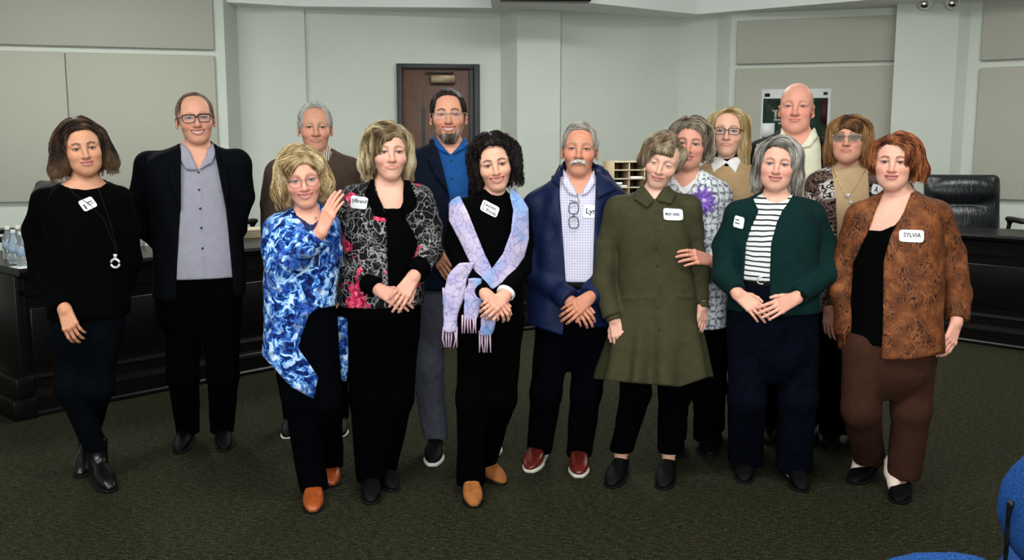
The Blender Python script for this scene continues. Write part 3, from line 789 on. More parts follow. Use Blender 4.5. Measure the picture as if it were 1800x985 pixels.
def build_head(h, O, R, sc, chest, neck_pt, neck_r, zlow, hres=0.0030):
    """skin of head, neck and upper chest -> world verts, quads, colours, local verts"""
    wd = h.get('wide', 1.0); jw = h.get('jaw', 1.0); fat = h.get('fat', 0.0); age = h.get('age', 0.4)
    nz = h.get('nose', 1.0); eo = h.get('eye_open', 1.0)
    f = Field()
    f.u(P_ell((0, 0.016, 0.030), (0.075 * wd, 0.094, 0.086)))
    f.u(P_ell((0, -0.030, 0.030), (0.066 * wd, 0.062, 0.066)), 0.03)                       # forehead
    f.u(P_ell((0, -0.036, -0.030), (0.0635 * wd, 0.053, 0.070)), 0.03)                     # mid face
    f.u(P_ell((0, -0.034, -0.070), (0.0405 * wd * jw, 0.054, 0.040)), 0.03)                 # lower face
    f.u(P_ell((0, -0.066, -0.096), (0.024 * jw, 0.021, 0.017)), 0.028)                     # chin
    for s in (-1, 1):
        f.u(P_cap((s * 0.0375 * wd * jw, 0.000, -0.052), (s * 0.013 * jw, -0.063, -0.0975), 0.014 + fat * 0.006, 0.0115 + fat * 0.004), 0.026)
        f.u(P_ell((s * 0.040 * wd, -0.064, -0.030), (0.023, 0.021 + fat * 0.004, 0.020)), 0.022)   # cheek
        f.u(P_cap((s * 0.012, -0.085, 0.0185), (s * 0.047, -0.070, 0.019), 0.0085, 0.008), 0.016)   # brow ridge
        sm = h.get('smile', .5); f.u(P_ell((s * 0.0385, -0.074, -0.034), (0.014, 0.011 + 0.004 * sm, 0.013)), 0.016)
        if fat > 0: f.u(P_ell((s * 0.034, -0.050, -0.070), (0.022, 0.024, 0.026)), 0.03)
    if fat > 0: f.u(P_ell((0, -0.028, -0.104), (0.036 * fat + 0.012, 0.035, 0.018)), 0.03)
    for s in (-1, 1):                                                                     # eye sockets, lids
        f.s(P_ell((s * 0.0315, -0.100, 0.001), (0.0205, 0.0195, 0.0130)), 0.013)
        f.u(P_ell((s * 0.0315, -0.0775, 0.0), (0.0155, 0.0150, 0.0135)), 0.006)
        f.s(P_ell((s * 0.0315, -0.0955, -0.0006), (0.0138, 0.0150, 0.0008 + 0.0042 * eo)), 0.001)
    f.u(P_cap((0, -0.085, 0.010), (0, -0.1115 - 0.004 * (nz - 1), -0.034), 0.0068, 0.0098 * nz), 0.013)     # nose
    f.u(P_ell((0, -0.109, -0.0365), (0.0115 * nz, 0.0105, 0.0095)), 0.008)
    for s in (-1, 1):
        f.u(P_ell((s * 0.0135 * nz, -0.0985, -0.039), (0.0075, 0.0105, 0.0072)), 0.006)
        f.s(P_ell((s * 0.0065 * nz, -0.109, -0.0475), (0.0036, 0.0045, 0.003)), 0.002)
        f.s(P_cap((s * 0.0225, -0.1030, -0.040), (s * 0.037, -0.0925, -0.066), 0.0040, 0.0030), 0.010 - 0.003 * age)   # smile crease
    up, lo, mid, op, env, w = lip_curves(h)
    f.u(P_ell((0, -0.080, -0.066), (0.028, 0.0145, 0.019)), 0.012)
    for c, ra in ((up, 0.0029), (lo, 0.0036)):
        for a, b in zip(c[:-1], c[1:]):
            f.u(P_cap(a, b, ra * (0.45 + 0.55 * env(a[0])), ra * (0.45 + 0.55 * env(b[0]))), 0.0035)
    for a, b in zip(mid[1:-2], mid[2:-1]):
        rr = lambda p: 0.0011 + 0.0046 * op * env(p[0])
        f.s(P_cap((a[0], a[1] - 0.004, a[2]), (b[0], b[1] - 0.004, b[2]), rr(a), rr(b)), 0.0012)
        if op > 0.3: f.s(P_cap((a[0], a[1] + 0.003, a[2]), (b[0], b[1] + 0.003, b[2]), rr(a), rr(b)), 0.0012)
    for s in (-1, 1):                                                                     # ears
        Re = Rz(s * 0.45) @ Rx(0.15)
        f.u(P_ell((s * 0.0795 * wd, 0.016, -0.012), (0.0075, 0.0185, 0.0315), Re), 0.006)
        f.s(P_ell((s * 0.086 * wd, 0.010, -0.008), (0.005, 0.0105, 0.0185), Re), 0.004)
        f.u(P_ell((s * 0.0765 * wd, 0.004, -0.036), (0.006, 0.0085, 0.0095)), 0.005)
    if age > 0.6:
        for dz in (0.055, 0.068):
            f.s(P_cap((-0.030, -0.094 + (dz - .05) * .9, dz), (0.030, -0.094 + (dz - .05) * .9, dz), 0.0018, 0.0018), 0.008)
    # neck and chest
    N = R.T @ (neck_pt - O) / sc
    top = np.array([0, 0.022, -0.062])
    rN = neck_r / sc
    f.u(P_cap(top, N, rN * 0.98, rN * 1.08), 0.022)
    if h.get('adam', False): f.u(P_ell(top * 0.45 + N * 0.55 + np.array([0, -rN * 0.92, 0]), (0.009, 0.008, 0.012)), 0.012)
    # chest loft is given in world space
    cfn, clo, chi = chest
    def chest_local(X, Yv, Z):
        wx = O[0] + sc * (R[0, 0] * X + R[0, 1] * Yv + R[0, 2] * Z)
        wy = O[1] + sc * (R[1, 0] * X + R[1, 1] * Yv + R[1, 2] * Z)
        wz = O[2] + sc * (R[2, 0] * X + R[2, 1] * Yv + R[2, 2] * Z)
        return cfn(wx.astype(F32), wy.astype(F32), wz.astype(F32)) / F32(sc)
    zl = min(N[2] - zlow, -0.16)
    lo_ = np.array([min(-0.10, N[0] - 0.13), -0.135, zl]); hi_ = np.array([max(0.10, N[0] + 0.13), 0.125, 0.128])
    f.u((chest_local, np.array([lo_[0], -0.3, zl]), np.array([hi_[0], 0.3, N[2] + 0.06])), 0.035)
    lo_[1] = min(lo_[1], N[1] - 0.16); hi_[1] = max(hi_[1], 0.12)
    fine_lo = np.array([-0.0765, -0.135, -0.126]); fine_hi = np.array([0.0765, -0.028, 0.088])
    v1, q1, g = mesh_field(f, hres, fine_lo, fine_hi)
    v2, q2, _ = mesh_field(f, hres * 2.5, lo_, hi_)
    ins = ((v2 > fine_lo + 0.013) & (v2 < fine_hi - 0.013)).all(1)          # the fine face replaces the coarse one
    q2 = q2[~ins[q2].any(1)]
    used = np.unique(q2); mp = np.full(len(v2), -1); mp[used] = np.arange(len(used)); v2 = v2[used]; q2 = mp[q2]
    v = np.concatenate([v1, v2]); q = np.concatenate([q1, q2 + len(v1)])
    # colours that belong to the skin itself: lips, blush, brows, lash line
    skin = np.array(h.get('skin', srgb(222, 172, 148)))
    C = np.tile(skin, (len(v), 1))
    C *= (1 + 0.07 * vnoise(v, 55, 3)[:, None])
    red = np.exp(-(((np.abs(v[:, 0]) - 0.042) / 0.02) ** 2 + ((v[:, 2] + 0.032) / 0.02) ** 2)) * (v[:, 1] < -0.03)
    red += 0.9 * np.exp(-((v - np.array([0, -0.115, -0.037])) ** 2).sum(1) / 0.014 ** 2)
    red += 0.5 * (np.abs(v[:, 0]) > 0.074 * wd) * (np.abs(v[:, 2] + 0.01) < 0.045)
    bl = h.get('blush', 0.5)
    C *= 1 - np.clip(red, 0, 1)[:, None] * bl * np.array([0.06, 0.30, 0.32])
    lips = np.array(h.get('lips', srgb(190, 110, 105)))
    dl = np.minimum(seg_dist(v, up), seg_dist(v, lo))
    m = np.clip((0.0050 - dl) / 0.0018, 0, 1) * (v[:, 1] < -0.075)
    C = C * (1 - m[:, None]) + lips * m[:, None]
    inner = np.clip((0.0016 + 0.003 * op - seg_dist(v, [(a, b + 0.002, c) for a, b, c in mid])) / 0.0015, 0, 1)
    C *= (1 - 0.75 * inner[:, None])
    brow = np.array(h.get('brow', srgb(90, 66, 50))); bth = h.get('brow_t', 1.0)
    for s in (-1, 1):
        bp = [(s * 0.015, -0.095, 0.0195), (s * 0.030, -0.090, 0.0245), (s * 0.046, -0.078, 0.0195)]
        d = seg_dist(v, bp); d = np.hypot(d * 0.0, np.minimum.reduce([np.hypot(v[:, 0] - (a[0] * (1 - t) + b[0] * t), v[:, 2] - (a[2] * (1 - t) + b[2] * t))
                 for a, b in zip(bp[:-1], bp[1:]) for t in np.linspace(0, 1, 7)]))
        m = np.clip((0.0042 * bth - d) / 0.002, 0, 1) * (v[:, 1] < -0.05) * h.get('brow_a', 0.85)
        C = C * (1 - m[:, None]) + brow * m[:, None]
        ex = (v[:, 0] - s * 0.0315) / 0.0158; ez = (v[:, 2] + 0.0006) / (0.0030 + 0.0046 * eo)
        ring = np.clip(1.30 - np.hypot(ex, ez), 0, 1) * 5
        m = np.clip(ring, 0, 1) * (v[:, 1] < -0.068) * np.where(v[:, 2] > -0.001, 1.0, 0.45) * h.get('lash', 0.9)
        C = C * (1 - m[:, None]) + np.array(h.get('lash_c', srgb(46, 30, 26))) * m[:, None]
    if 'stubble' in h:
        sc_, sa = h['stubble']
        m = ((v[:, 2] < -0.045) & (v[:, 2] > -0.125) & (v[:, 1] < 0.0)).astype(float) * sa
        m *= np.clip((-0.046 - v[:, 2] + 0.03 * (np.abs(v[:, 0]) > 0.045)) / 0.012, 0, 1)
        C = C * (1 - m[:, None]) + np.array(sc_) * m[:, None]
    wv = O + (v * sc) @ R.T
    return wv, q, np.clip(C, 0, 1), v, g

def build_eyes(h, O, R, sc, person, origin):
    iris = np.array(h.get('iris', srgb(52, 48, 46)))
    for s in (-1, 1):
        U, Vn = 18, 12
        u = np.linspace(0, 2 * math.pi, U, endpoint=False); th = np.linspace(0, math.pi * 0.62, Vn)
        g = h.get('gaze', (0, 0))
        P, C = [], []
        for t in th:
            for a in u:
                P.append((math.sin(t) * math.cos(a), -math.cos(t), math.sin(t) * math.sin(a)))
                C.append((0.01, 0.01, 0.012) if t < 0.20 else (iris if t < 0.54 else srgb(176, 166, 160)))
        P = np.array(P) @ (Rz(math.radians(g[0])) @ Rx(math.radians(g[1]))).T
        P = P * 0.0128 + np.array([s * 0.0315, -0.0785, 0.0])
        Q = [[i * U + j, i * U + (j + 1) % U, (i + 1) * U + (j + 1) % U, (i + 1) * U + j] for i in range(Vn - 1) for j in range(U)]
        new_mesh('eye', O + (P * sc) @ R.T, np.array(Q), M_EYE, person, origin, cols=np.array(C))
def build_teeth(h, O, R, sc, person, origin):
    up, lo, mid, op, env, w = lip_curves(h)
    xs = np.linspace(-w * 0.80, w * 0.80, 15); P = []
    for x in xs:
        t = x / w
        zt = np.interp(x, [p[0] for p in up], [p[2] for p in up]); zb = np.interp(x, [p[0] for p in lo], [p[2] for p in lo])
        y = -0.0945 + 13 * x * x + 3000 * x ** 4
        zm = zb + (zt - zb) * 0.30
        P += [(x, y, zt + 0.001), (x, y - 0.0010, zm)]
    n = len(xs)
    P = np.array(P); B = P + np.array([0, 0.004, 0]); P = np.concatenate([P, B])
    Q = [[2 * i, 2 * i + 1, 2 * i + 3, 2 * i + 2] for i in range(n - 1)]
    Q += [[2 * n + a for a in q[::-1]] for q in Q[:n - 1]]
    Q += [[2 * i + 1, 2 * n + 2 * i + 1, 2 * n + 2 * i + 3, 2 * i + 3] for i in range(n - 1)]
    new_mesh('teeth', O + (P * sc) @ R.T, np.array(Q), M_TEETH, person, origin)

# ---- hair: a shaped volume covered by swept locks
def build_hair(name, hs, O, R, sc, person, origin, seed=1, wide=1.0):
    """hs: prims=list of (op, prim, k); cols=list of colours; n locks; flow; part; len; wave; curl"""
    f = Field()
    for op, pr, k in hs['prims']:
        (f.u if op == 'u' else f.s if op == 's' else f.i)(pr, k)
    r = np.random.default_rng(seed)
    ph = r.uniform(0, 6.28, 8); st = hs.get('groove', 0.0013); gf = hs.get('gfreq', 150)
    px0 = hs.get('part', 0.0)
    def groove(X, Y, Z):
        a = np.arctan2(Y - F32(0.02) + 0 * Z, X - F32(px0) + 0 * Z)
        return F32(st) * (np.sin(a * F32(gf * 0.22) + 3 * np.sin(Z * F32(28) + F32(ph[0]))) * F32(0.6) + np.sin(X * F32(gf) + F32(ph[1]) + 2 * np.sin(Y * F32(40))) * F32(0.4))
    f.noise(groove)
    v, q, g = mesh_field(f, hs.get('h', 0.0056))
    cols = np.array(hs['cols'], float)
    def colour(P, jitter):
        t = 0.5 + 0.5 * vnoise(P * np.array([1, 1, 0.35]), 75, seed + 5) * 1.6 + jitter
        if 'root' in hs:
            pass
        i = np.clip(t, 0, 0.999) * (len(cols) - 1); a = i.astype(int); fr = (i - a)[:, None]
        return cols[a] * (1 - fr) + cols[np.minimum(a + 1, len(cols) - 1)] * fr
    base = colour(v, -0.25) * 0.6  # underlayer colour darkened to stand for the shade between locks
    n = hs.get('n', 420); steps = hs.get('steps', 12); L = hs.get('len', 0.16)
    # start on the upper/outer surface
    N0 = grad(g, v)
    wgt = np.clip(0.35 + (v[:, 2] - v[:, 2].min()) / (np.ptp(v[:, 2]) + 1e-6), 0.2, 1.4) ** hs.get('topw', 1.0)
    wgt = wgt * (N0[:, 2] > -0.6)
    idx = r.choice(len(v), n, p=wgt / wgt.sum())
    P = v[idx].copy() + N0[idx] * r.uniform(-0.001, 0.003, (n, 1))
    lvl = r.uniform(-0.0015, hs.get('lift', 0.004), n)
    fl = hs.get('flow', 'down'); wave = hs.get('wave', 0.15); curl = hs.get('curl', 0.0)
    Ls = L * r.uniform(0.6, 1.15, n); step = Ls / steps
    jit = r.normal(0, 0.006, n); zmin = hs.get('zmin', -0.2); phs = r.uniform(0, 6.28, n); frq = r.uniform(0.7, 1.3, n)
    path = [P.copy()]
    for s in range(steps):
        G = grad(g, P)
        topn = np.clip((P[:, 2] - 0.045) / 0.05, 0, 1)[:, None]
        side = np.sign(P[:, 0] - px0)[:, None]
        if fl == 'back': d = np.array([0, 1.0, 0.12]) * topn + np.array([0, 0.55, -0.8]) * (1 - topn)
        elif fl == 'fwd': d = np.concatenate([0.25 * side, np.full((n, 1), -0.9), np.zeros((n, 1))], 1) * topn + np.array([0, 0.1, -1.0]) * (1 - topn)
        elif fl == 'swoop': d = np.concatenate([np.full((n, 1), hs.get('sweep', -0.9)), np.full((n, 1), -0.25), np.full((n, 1), -0.1)], 1) * topn + np.array([0, 0.08, -1.0]) * (1 - topn)
        else: d = np.concatenate([1.0 * side, np.full((n, 1), 0.12), np.full((n, 1), -0.15)], 1) * topn + np.array([0, 0.06, -1.0]) * (1 - topn)
        w = np.sin(phs + s * frq * hs.get('wfreq', 0.9))[:, None]
        d = d + wave * w * np.cross(G, np.array([0, 0, 1.0])) + r.normal(size=(n, 3)) * hs.get('frizz', 0.08)
        free = (P[:, 2] < zmin)[:, None]
        d = d - G * (d * G).sum(1, keepdims=True) * (1 - free)
        d /= np.linalg.norm(d, axis=1, keepdims=True) + 1e-9
        P = P + d * step[:, None]
        if curl > 0:
            P = P + curl * (np.cos(phs + s * 1.5 * frq)[:, None] * G + np.sin(phs + s * 1.5 * frq)[:, None] * np.cross(G, d))
        else:
            dist = trilinear(g, P) - lvl
            near = (np.abs(dist) < 0.03) & (~free[:, 0])
            P = P - np.where(near, dist, 0)[:, None] * grad(g, P)
        if 'zstop' in hs:
            stop = (P[:, 2] < hs['zstop'] + jit)[:, None]; P = np.where(stop, path[-1] + (P - path[-1]) * 0.02, P)
        path.append(P.copy())
    path = np.stack(path, 1)                                  # n, steps+1, 3
    fz = hs.get('faces', [pr for op, pr, k in hs['prims'] if op == 's'][:2])
    bad = np.zeros((n, steps + 1), bool)
    for pr in fz:
        fp = path.reshape(-1, 3).astype(F32)
        bad |= (pr[0](fp[:, 0], fp[:, 1], fp[:, 2]) < -0.004).reshape(n, steps + 1)
    bad = np.maximum.accumulate(bad, 1)
    for s_ in range(1, steps + 1): path[bad[:, s_], s_] = path[bad[:, s_], s_ - 1] + 1e-5
    rad = hs.get('r', 0.0016) * r.uniform(0.6, 1.25, n)
    prof = np.interp(np.linspace(0, 1, steps + 1), [0, 0.12, 0.6, 1], [0.25, 1, 0.85, 0.12])
    T = np.gradient(path, axis=1); T /= np.linalg.norm(T, axis=2, keepdims=True) + 1e-9
    Nn = np.cross(T, np.array([0.3, 0.9, 0.31])); Nn /= np.linalg.norm(Nn, axis=2, keepdims=True) + 1e-9
    B = np.cross(T, Nn); S = 3; an = np.arange(S) * 2 * math.pi / 3
    rr = (rad[:, None] * prof[None, :])[:, :, None, None]
    V = path[:, :, None, :] + rr * (np.cos(an)[None, None, :, None] * Nn[:, :, None, :] + np.sin(an)[None, None, :, None] * B[:, :, None, :])
    m = steps + 1
    li = np.arange(n)[:, None, None] * (m * S); si = np.arange(steps)[None, :, None] * S; j = np.arange(S)[None, None, :]
    j2 = (j + 1) % S
    Q = np.stack([li + si + j, li + si + j2, li + si + S + j2, li + si + S + j], -1).reshape(-1, 4)
    lc = colour(path.reshape(-1, 3), np.repeat(r.normal(0, 0.16, n), m))
    if 'tip' in hs:
        tz = np.clip((hs['tip'][1] - path.reshape(-1, 3)[:, 2]) / 0.06, 0, 1)[:, None] * hs.get('tip_a', 0.7)
        lc = lc * (1 - tz) + np.array(hs['tip'][0]) * tz
        tz = np.clip((hs['tip'][1] - v[:, 2]) / 0.06, 0, 1)[:, None] * hs.get('tip_a', 0.7)
        base = base * (1 - tz) + np.array(hs['tip'][0]) * tz
    lc = np.repeat(lc, S, 0)
    VV, QQ, CC = join_arrays([(v, q, base), (V.reshape(-1, 3), Q, lc)])
    return new_mesh(name, O + (VV * sc) @ R.T, QQ, M_HAIR, person, origin, cols=np.clip(CC, 0, 1))

# ---- hands
def hand_field(hd, Y):
    """hd: w=(px,py,dy) wrist, k=(px,py,dy) middle knuckle, n=back-of-hand normal, thumb=+1/-1, curl, size"""
    Wp = at(hd['w'][0], hd['w'][1], Y + hd['w'][2]); Kp = at(hd['k'][0], hd['k'][1], Y + hd['k'][2])
    d = unit(Kp - Wp); n = np.asarray(hd.get('n', (0, -1, 0)), float); n = unit(n - d * (n @ d)); t = np.cross(d, n) * hd.get('thumb', 1)
    s = hd.get('size', 1.0); curl = hd.get('curl', (25, 30, 25)); spread = hd.get('spread', 4)
    f = Field()
    palm = np.linalg.norm(Kp - Wp)
    lat = (0.028, 0.0095, -0.009, -0.0265); back = (0.004, 0, 0.004, 0.011); LEN = ((.043, .026, .020), (.047, .030, .021), (.043, .028, .021), (.034, .021, .018))
    rad = (.0088, .009, .0086, .0076)
    kn = []
    for i in range(4):
        k0 = Wp + d * (palm - back[i] * s) + t * lat[i] * s
        kn.append(k0)
        a0 = math.radians(spread * (1.5 - i)); dd = unit(d * math.cos(a0) + t * math.sin(a0)); p = k0.copy()
        ang = 0.0
        cc = hd.get('curls', [curl] * 4)[i]
        for j in range(3):
            ang += math.radians(cc[j])
            e = dd * math.cos(ang) - n * math.sin(ang)
            p2 = p + e * LEN[i][j] * s
            f.u(P_cap(p, p2, rad[i] * s * (1.0 - 0.09 * j), rad[i] * s * (0.92 - 0.09 * j)), 0.0018)
            p = p2
    g = Field()
    for i in range(4):
        g.u(P_cap(Wp + t * lat[i] * 0.62 * s - d * 0.0, kn[i], 0.0135 * s, 0.0098 * s), 0.012)
        g.u(P_ell(kn[i] + n * 0.002, (.0095 * s,) * 3), 0.006)
    g.u(P_cap(Wp, Wp - d * 0.015, 0.0215 * s, 0.022 * s), 0.012)
    f.group(g, 0.006)
    ta = hd.get('thumb_a', (38, 18, 8)); tb = hd.get('thumb_in', 0.35)
    p = Wp + d * 0.016 * s + t * 0.018 * s - n * 0.006 * s; a = 0.0
    e = unit(d * math.cos(math.radians(ta[0])) + t * math.sin(math.radians(ta[0])) - n * tb)
    for j, (L, r0, r1) in enumerate(((.040, .0125, .0105), (.031, .0100, .0092), (.026, .0092, .0072))):
        p2 = p + e * L * s; f.u(P_cap(p, p2, r0 * s, r1 * s), 0.005); p = p2
        e = unit(d * math.cos(math.radians(ta[0] - ta[1] * (j + 1))) + t * math.sin(math.radians(ta[0] - ta[1] * (j + 1))) - n * tb * (0.8 - 0.3 * j))
    el = hd.get('e')
    if el is not None:
        Ep = at(el[0], el[1], Y + el[2]); u = unit(Ep - Wp)
        fa = Field().u(P_cap(Wp, Wp + u * 0.10, 0.0225 * s, 0.034 * s))
        f.group(fa, 0.014)
    return f, Wp, Kp, n, d, t

FEET = {}
# ---- shoes (heel to toe along u)
def build_shoe(person, origin, toe, ang, m_up, m_sole, L=0.27, wid=1.0, kind='shoe', heel=0.012, sole_t=0.014, m_lace=None, top=0.085):
    """toe = floor point under the toe tip; ang = heading in degrees, 0 points at the camera"""
    a = math.radians(ang) + math.atan((-toe[0]) / toe[1]) * 0.6
    u = np.array([math.sin(a), -math.cos(a), 0]); vv = np.array([math.cos(a), math.sin(a), 0])
    R = np.stack([vv, -u, np.array([0, 0, 1.0])], 1)         # local x lateral, y back, z up
    O = np.asarray(toe, float).copy(); O[2] = 0
    # local: toe tip at y=0, heel at y=L
    FEET.setdefault(person.name, []).append(O - u * L * 0.75)
    ys = np.array([0.0, 0.02, 0.06, 0.10, 0.16, 0.22, 0.26, 0.275]) * L / 0.275
    hw = np.array([0.016, 0.031, 0.043, 0.045, 0.036, 0.033, 0.030, 0.020]) * wid
    hh = {'shoe': [.018, .034, .052, .068, .092, .098, .096, .086], 'low': [.016, .028, .040, .052, .062, .066, .070, .064],
          'boot': [.020, .042, .062, .080, .105, .11, .11, .10]}[kind]
    hh = np.array(hh)
    zl = np.interp(ys, [0, 0.5 * L, 0.72 * L, L], [0, 0, heel, heel]) * 0
    fn0, lo0, hi0 = P_loft(ys, np.zeros(8), hh / 2 + sole_t * 0.6, hw, hh / 2, n=2.4, sig=0.012)
    def fn(X, Y, Z): return fn0(X, Z, Y)
    f = Field().u((fn, np.array([lo0[0], lo0[2], lo0[1]]), np.array([hi0[0], hi0[2], hi0[1]])))
    if kind == 'boot':
        f.u(P_cap((0, L * 0.74, 0.08), (0, L * 0.76, 0.20), 0.042, 0.050), 0.03)
        f.s(P_box((0, L * .7, 0.30), (0.2, 0.2, 0.085)))
    elif kind == 'low':
        f.s(P_ell((0, L * 0.66, 0.085), (0.029, L * 0.27, 0.040)), 0.006)
    else:
        f.s(P_box((0, L * 0.9, 0.165), (0.2, 0.16, 0.06)), 0.006)
    f.s(P_box((0, L / 2, -0.05 + sole_t * 0.7), (0.2, 0.4, 0.05)))
    v, q, _ = mesh_field(f, 0.0068)
    up = new_mesh('boot' if kind == 'boot' else 'shoe', O + v @ R.T, q, m_up, person, origin)
    fs0, l0, h0 = P_loft(ys, np.zeros(8), np.full(8, max(sole_t, .016) / 2), hw + 0.004, np.full(8, max(sole_t, .016) / 2), n=5, sig=0.012)
    def fsn(X, Y, Z): return fs0(X, Z, Y)
    f2 = Field().u((fsn, np.array([l0[0], l0[2], l0[1]]), np.array([h0[0], h0[2], h0[1]])))
    if heel > 0.014:
        f2.u(P_box((0, L * 0.86, heel / 2), (0.026 * wid, L * 0.12, heel / 2), 0.004))
    v, q, _ = mesh_field(f2, 0.0075)
    so = new_mesh('sole', O + v @ R.T, q, m_sole, up, (0, 0, 0))
    so.data.transform(Matrix.Translation(-Vector(origin)))
    if m_lace:
        parts = []
        for k in range(4):
            y = L * (0.34 + 0.07 * k); z = np.interp(y, ys, hh) + sole_t * 0.6 + 0.001
            w = 0.018
            parts.append((*tube_arrays([(-w, y, z - 0.006), (-w * .4, y, z), (w * .4, y + 0.006, z), (w, y + 0.008, z - 0.006)], 0.0025, 5), (1, 1, 1)))
        V, Q, C = join_arrays(parts)
        lo_ = new_mesh('laces', O + V @ R.T - np.asarray(origin), Q, m_lace, up)
    return up
def ring_loop(w, h, n=28, p=3.0, tilt=0.0, drop=0.0):
    t = np.arange(n) * 2 * math.pi / n
    x = np.sign(np.cos(t)) * np.abs(np.cos(t)) ** (2 / p) * w; z = np.sign(np.sin(t)) * np.abs(np.sin(t)) ** (2 / p) * h
    x = x * (1 + drop * z / h)
    return np.stack([x, np.zeros(n), z + tilt * x], 1)
M_LENS = None
def build_glasses(g, O, R, sc, person, origin, wd=1.0):
    global M_LENS
    if M_LENS is None:
        m = bpy.data.materials.new('spectacle_lens'); m.use_nodes = True; t = m.node_tree
        b = t.nodes['Principled BSDF']; b.inputs['Base Color'].default_value = (0.3, 0.32, 0.34, 1); b.inputs['Roughness'].default_value = 0.03
        b.inputs['Alpha'].default_value = 0.06
        M_LENS = m
    mat = g['mat']; w, hgt, p = g.get('w', 0.026), g.get('h', 0.018), g.get('p', 3.2); r = g.get('r', 0.0016)
    cx = g.get('cx', 0.0335); yf = -0.106; zc = g.get('z', -0.004)
    tr = lambda P: O + (np.asarray(P) * sc) @ R.T
    parts = []
    lens_m = g.get('lens', M_LENS)
    root = None
    for s in (-1, 1):
        lp = ring_loop(w, hgt, 28, p, 0, g.get('drop', 0.08)) ; lp[:, 0] *= 1
        L = lp + np.array([s * cx, yf, zc]); L[:, 1] += 0.16 * np.maximum(np.abs(L[:, 0]) - 0.02, 0)
        if r > 0: parts.append((*tube_arrays(L, r, 6, True), (0, 0, 0)))
        if g.get('thick_top'):
            k = lp[:, 2] > hgt * 0.35
            o = np.argsort(L[k][:, 0]); parts.append((*tube_arrays(L[k][o] + np.array([0, -0.0005, 0.0005]), r * 1.5, 6), (0, 0, 0)))
        xe = s * (cx + w); 
        T = np.array([(xe, yf + 0.16 * (cx + w - .02), zc + hgt * 0.5), (s * (0.073 * wd), yf + 0.025, zc + hgt * 0.55), (s * 0.080 * wd, -0.01, 0.006), (s * 0.082 * wd, 0.022, 0.004), (s * 0.081 * wd, 0.036, -0.016)])
        parts.append((*tube_arrays(T, g.get('rt', max(r, 0.0012)), 6), (0, 0, 0)))
    B = np.array([(-(cx - w), yf + 0.0, zc + hgt * 0.25), (-0.004, yf - 0.006, zc + hgt * 0.42), (0.004, yf - 0.006, zc + hgt * 0.42), ((cx - w), yf, zc + hgt * 0.25)])
    parts.append((*tube_arrays(B, max(r, 0.0013), 6), (0, 0, 0)))
    V, Q, C = join_arrays(parts)
    root = new_mesh('glasses', tr(V), Q, mat, person, origin)
    for s in (-1, 1):
        lp = ring_loop(w * 0.98, hgt * 0.98, 28, p, 0, g.get('drop', 0.08)) + np.array([s * cx, yf, zc]); lp[:, 1] += 0.16 * np.maximum(np.abs(lp[:, 0]) - 0.02, 0)
        front = lp + np.array([0, -0.0006, 0]); back = lp + np.array([0, 0.0008, 0]); n = len(lp)
        fc = [list(range(n)), list(range(n, 2 * n))[::-1]] + [[i, n + i, n + (i + 1) % n, (i + 1) % n] for i in range(n)]
        o = new_mesh('lens', tr(np.concatenate([front, back])) - np.asarray(origin), fc, lens_m, root, smooth=False)
    return root

# ------------------------------------------------------------------ person assembly
def rows_world(rows, Y):
    zs, cx, cy, a, b = [], [], [], [], []
    for r in rows:
        py, px, hw, hd = r[:4]; dy = r[4] if len(r) > 4 else 0.0
        P = at(px, py, Y + dy); s = FPX / depth_of(P)
        zs.append(P[2]); cx.append(P[0]); cy.append(P[1]); a.append(hw / s); b.append(hd)
    return zs, cx, cy, a, b
def fold_fn(amp, seed, f=26.0):
    r = np.random.default_rng(seed); ks = r.normal(size=(5, 3)) * f; ks[:, 2] *= 0.55; ph = r.uniform(0, 6.28, 5); k2 = r.normal(size=(5, 3)) * f * 0.5
    def fn(X, Y, Z):
        o = 0
        for i in range(5):
            w = np.sin(X * F32(k2[i, 0]) + Y * F32(k2[i, 1]) + Z * F32(k2[i, 2]))
            o = o + np.sin(X * F32(ks[i, 0]) + Y * F32(ks[i, 1]) + Z * F32(ks[i, 2]) + F32(ph[i]) + F32(1.4) * w)
        o = o / 5
        return F32(amp) * (o + F32(0.8) * np.maximum(o, 0) ** 2)
    return fn
CAMV = Vector((0, 0, CAMZ))
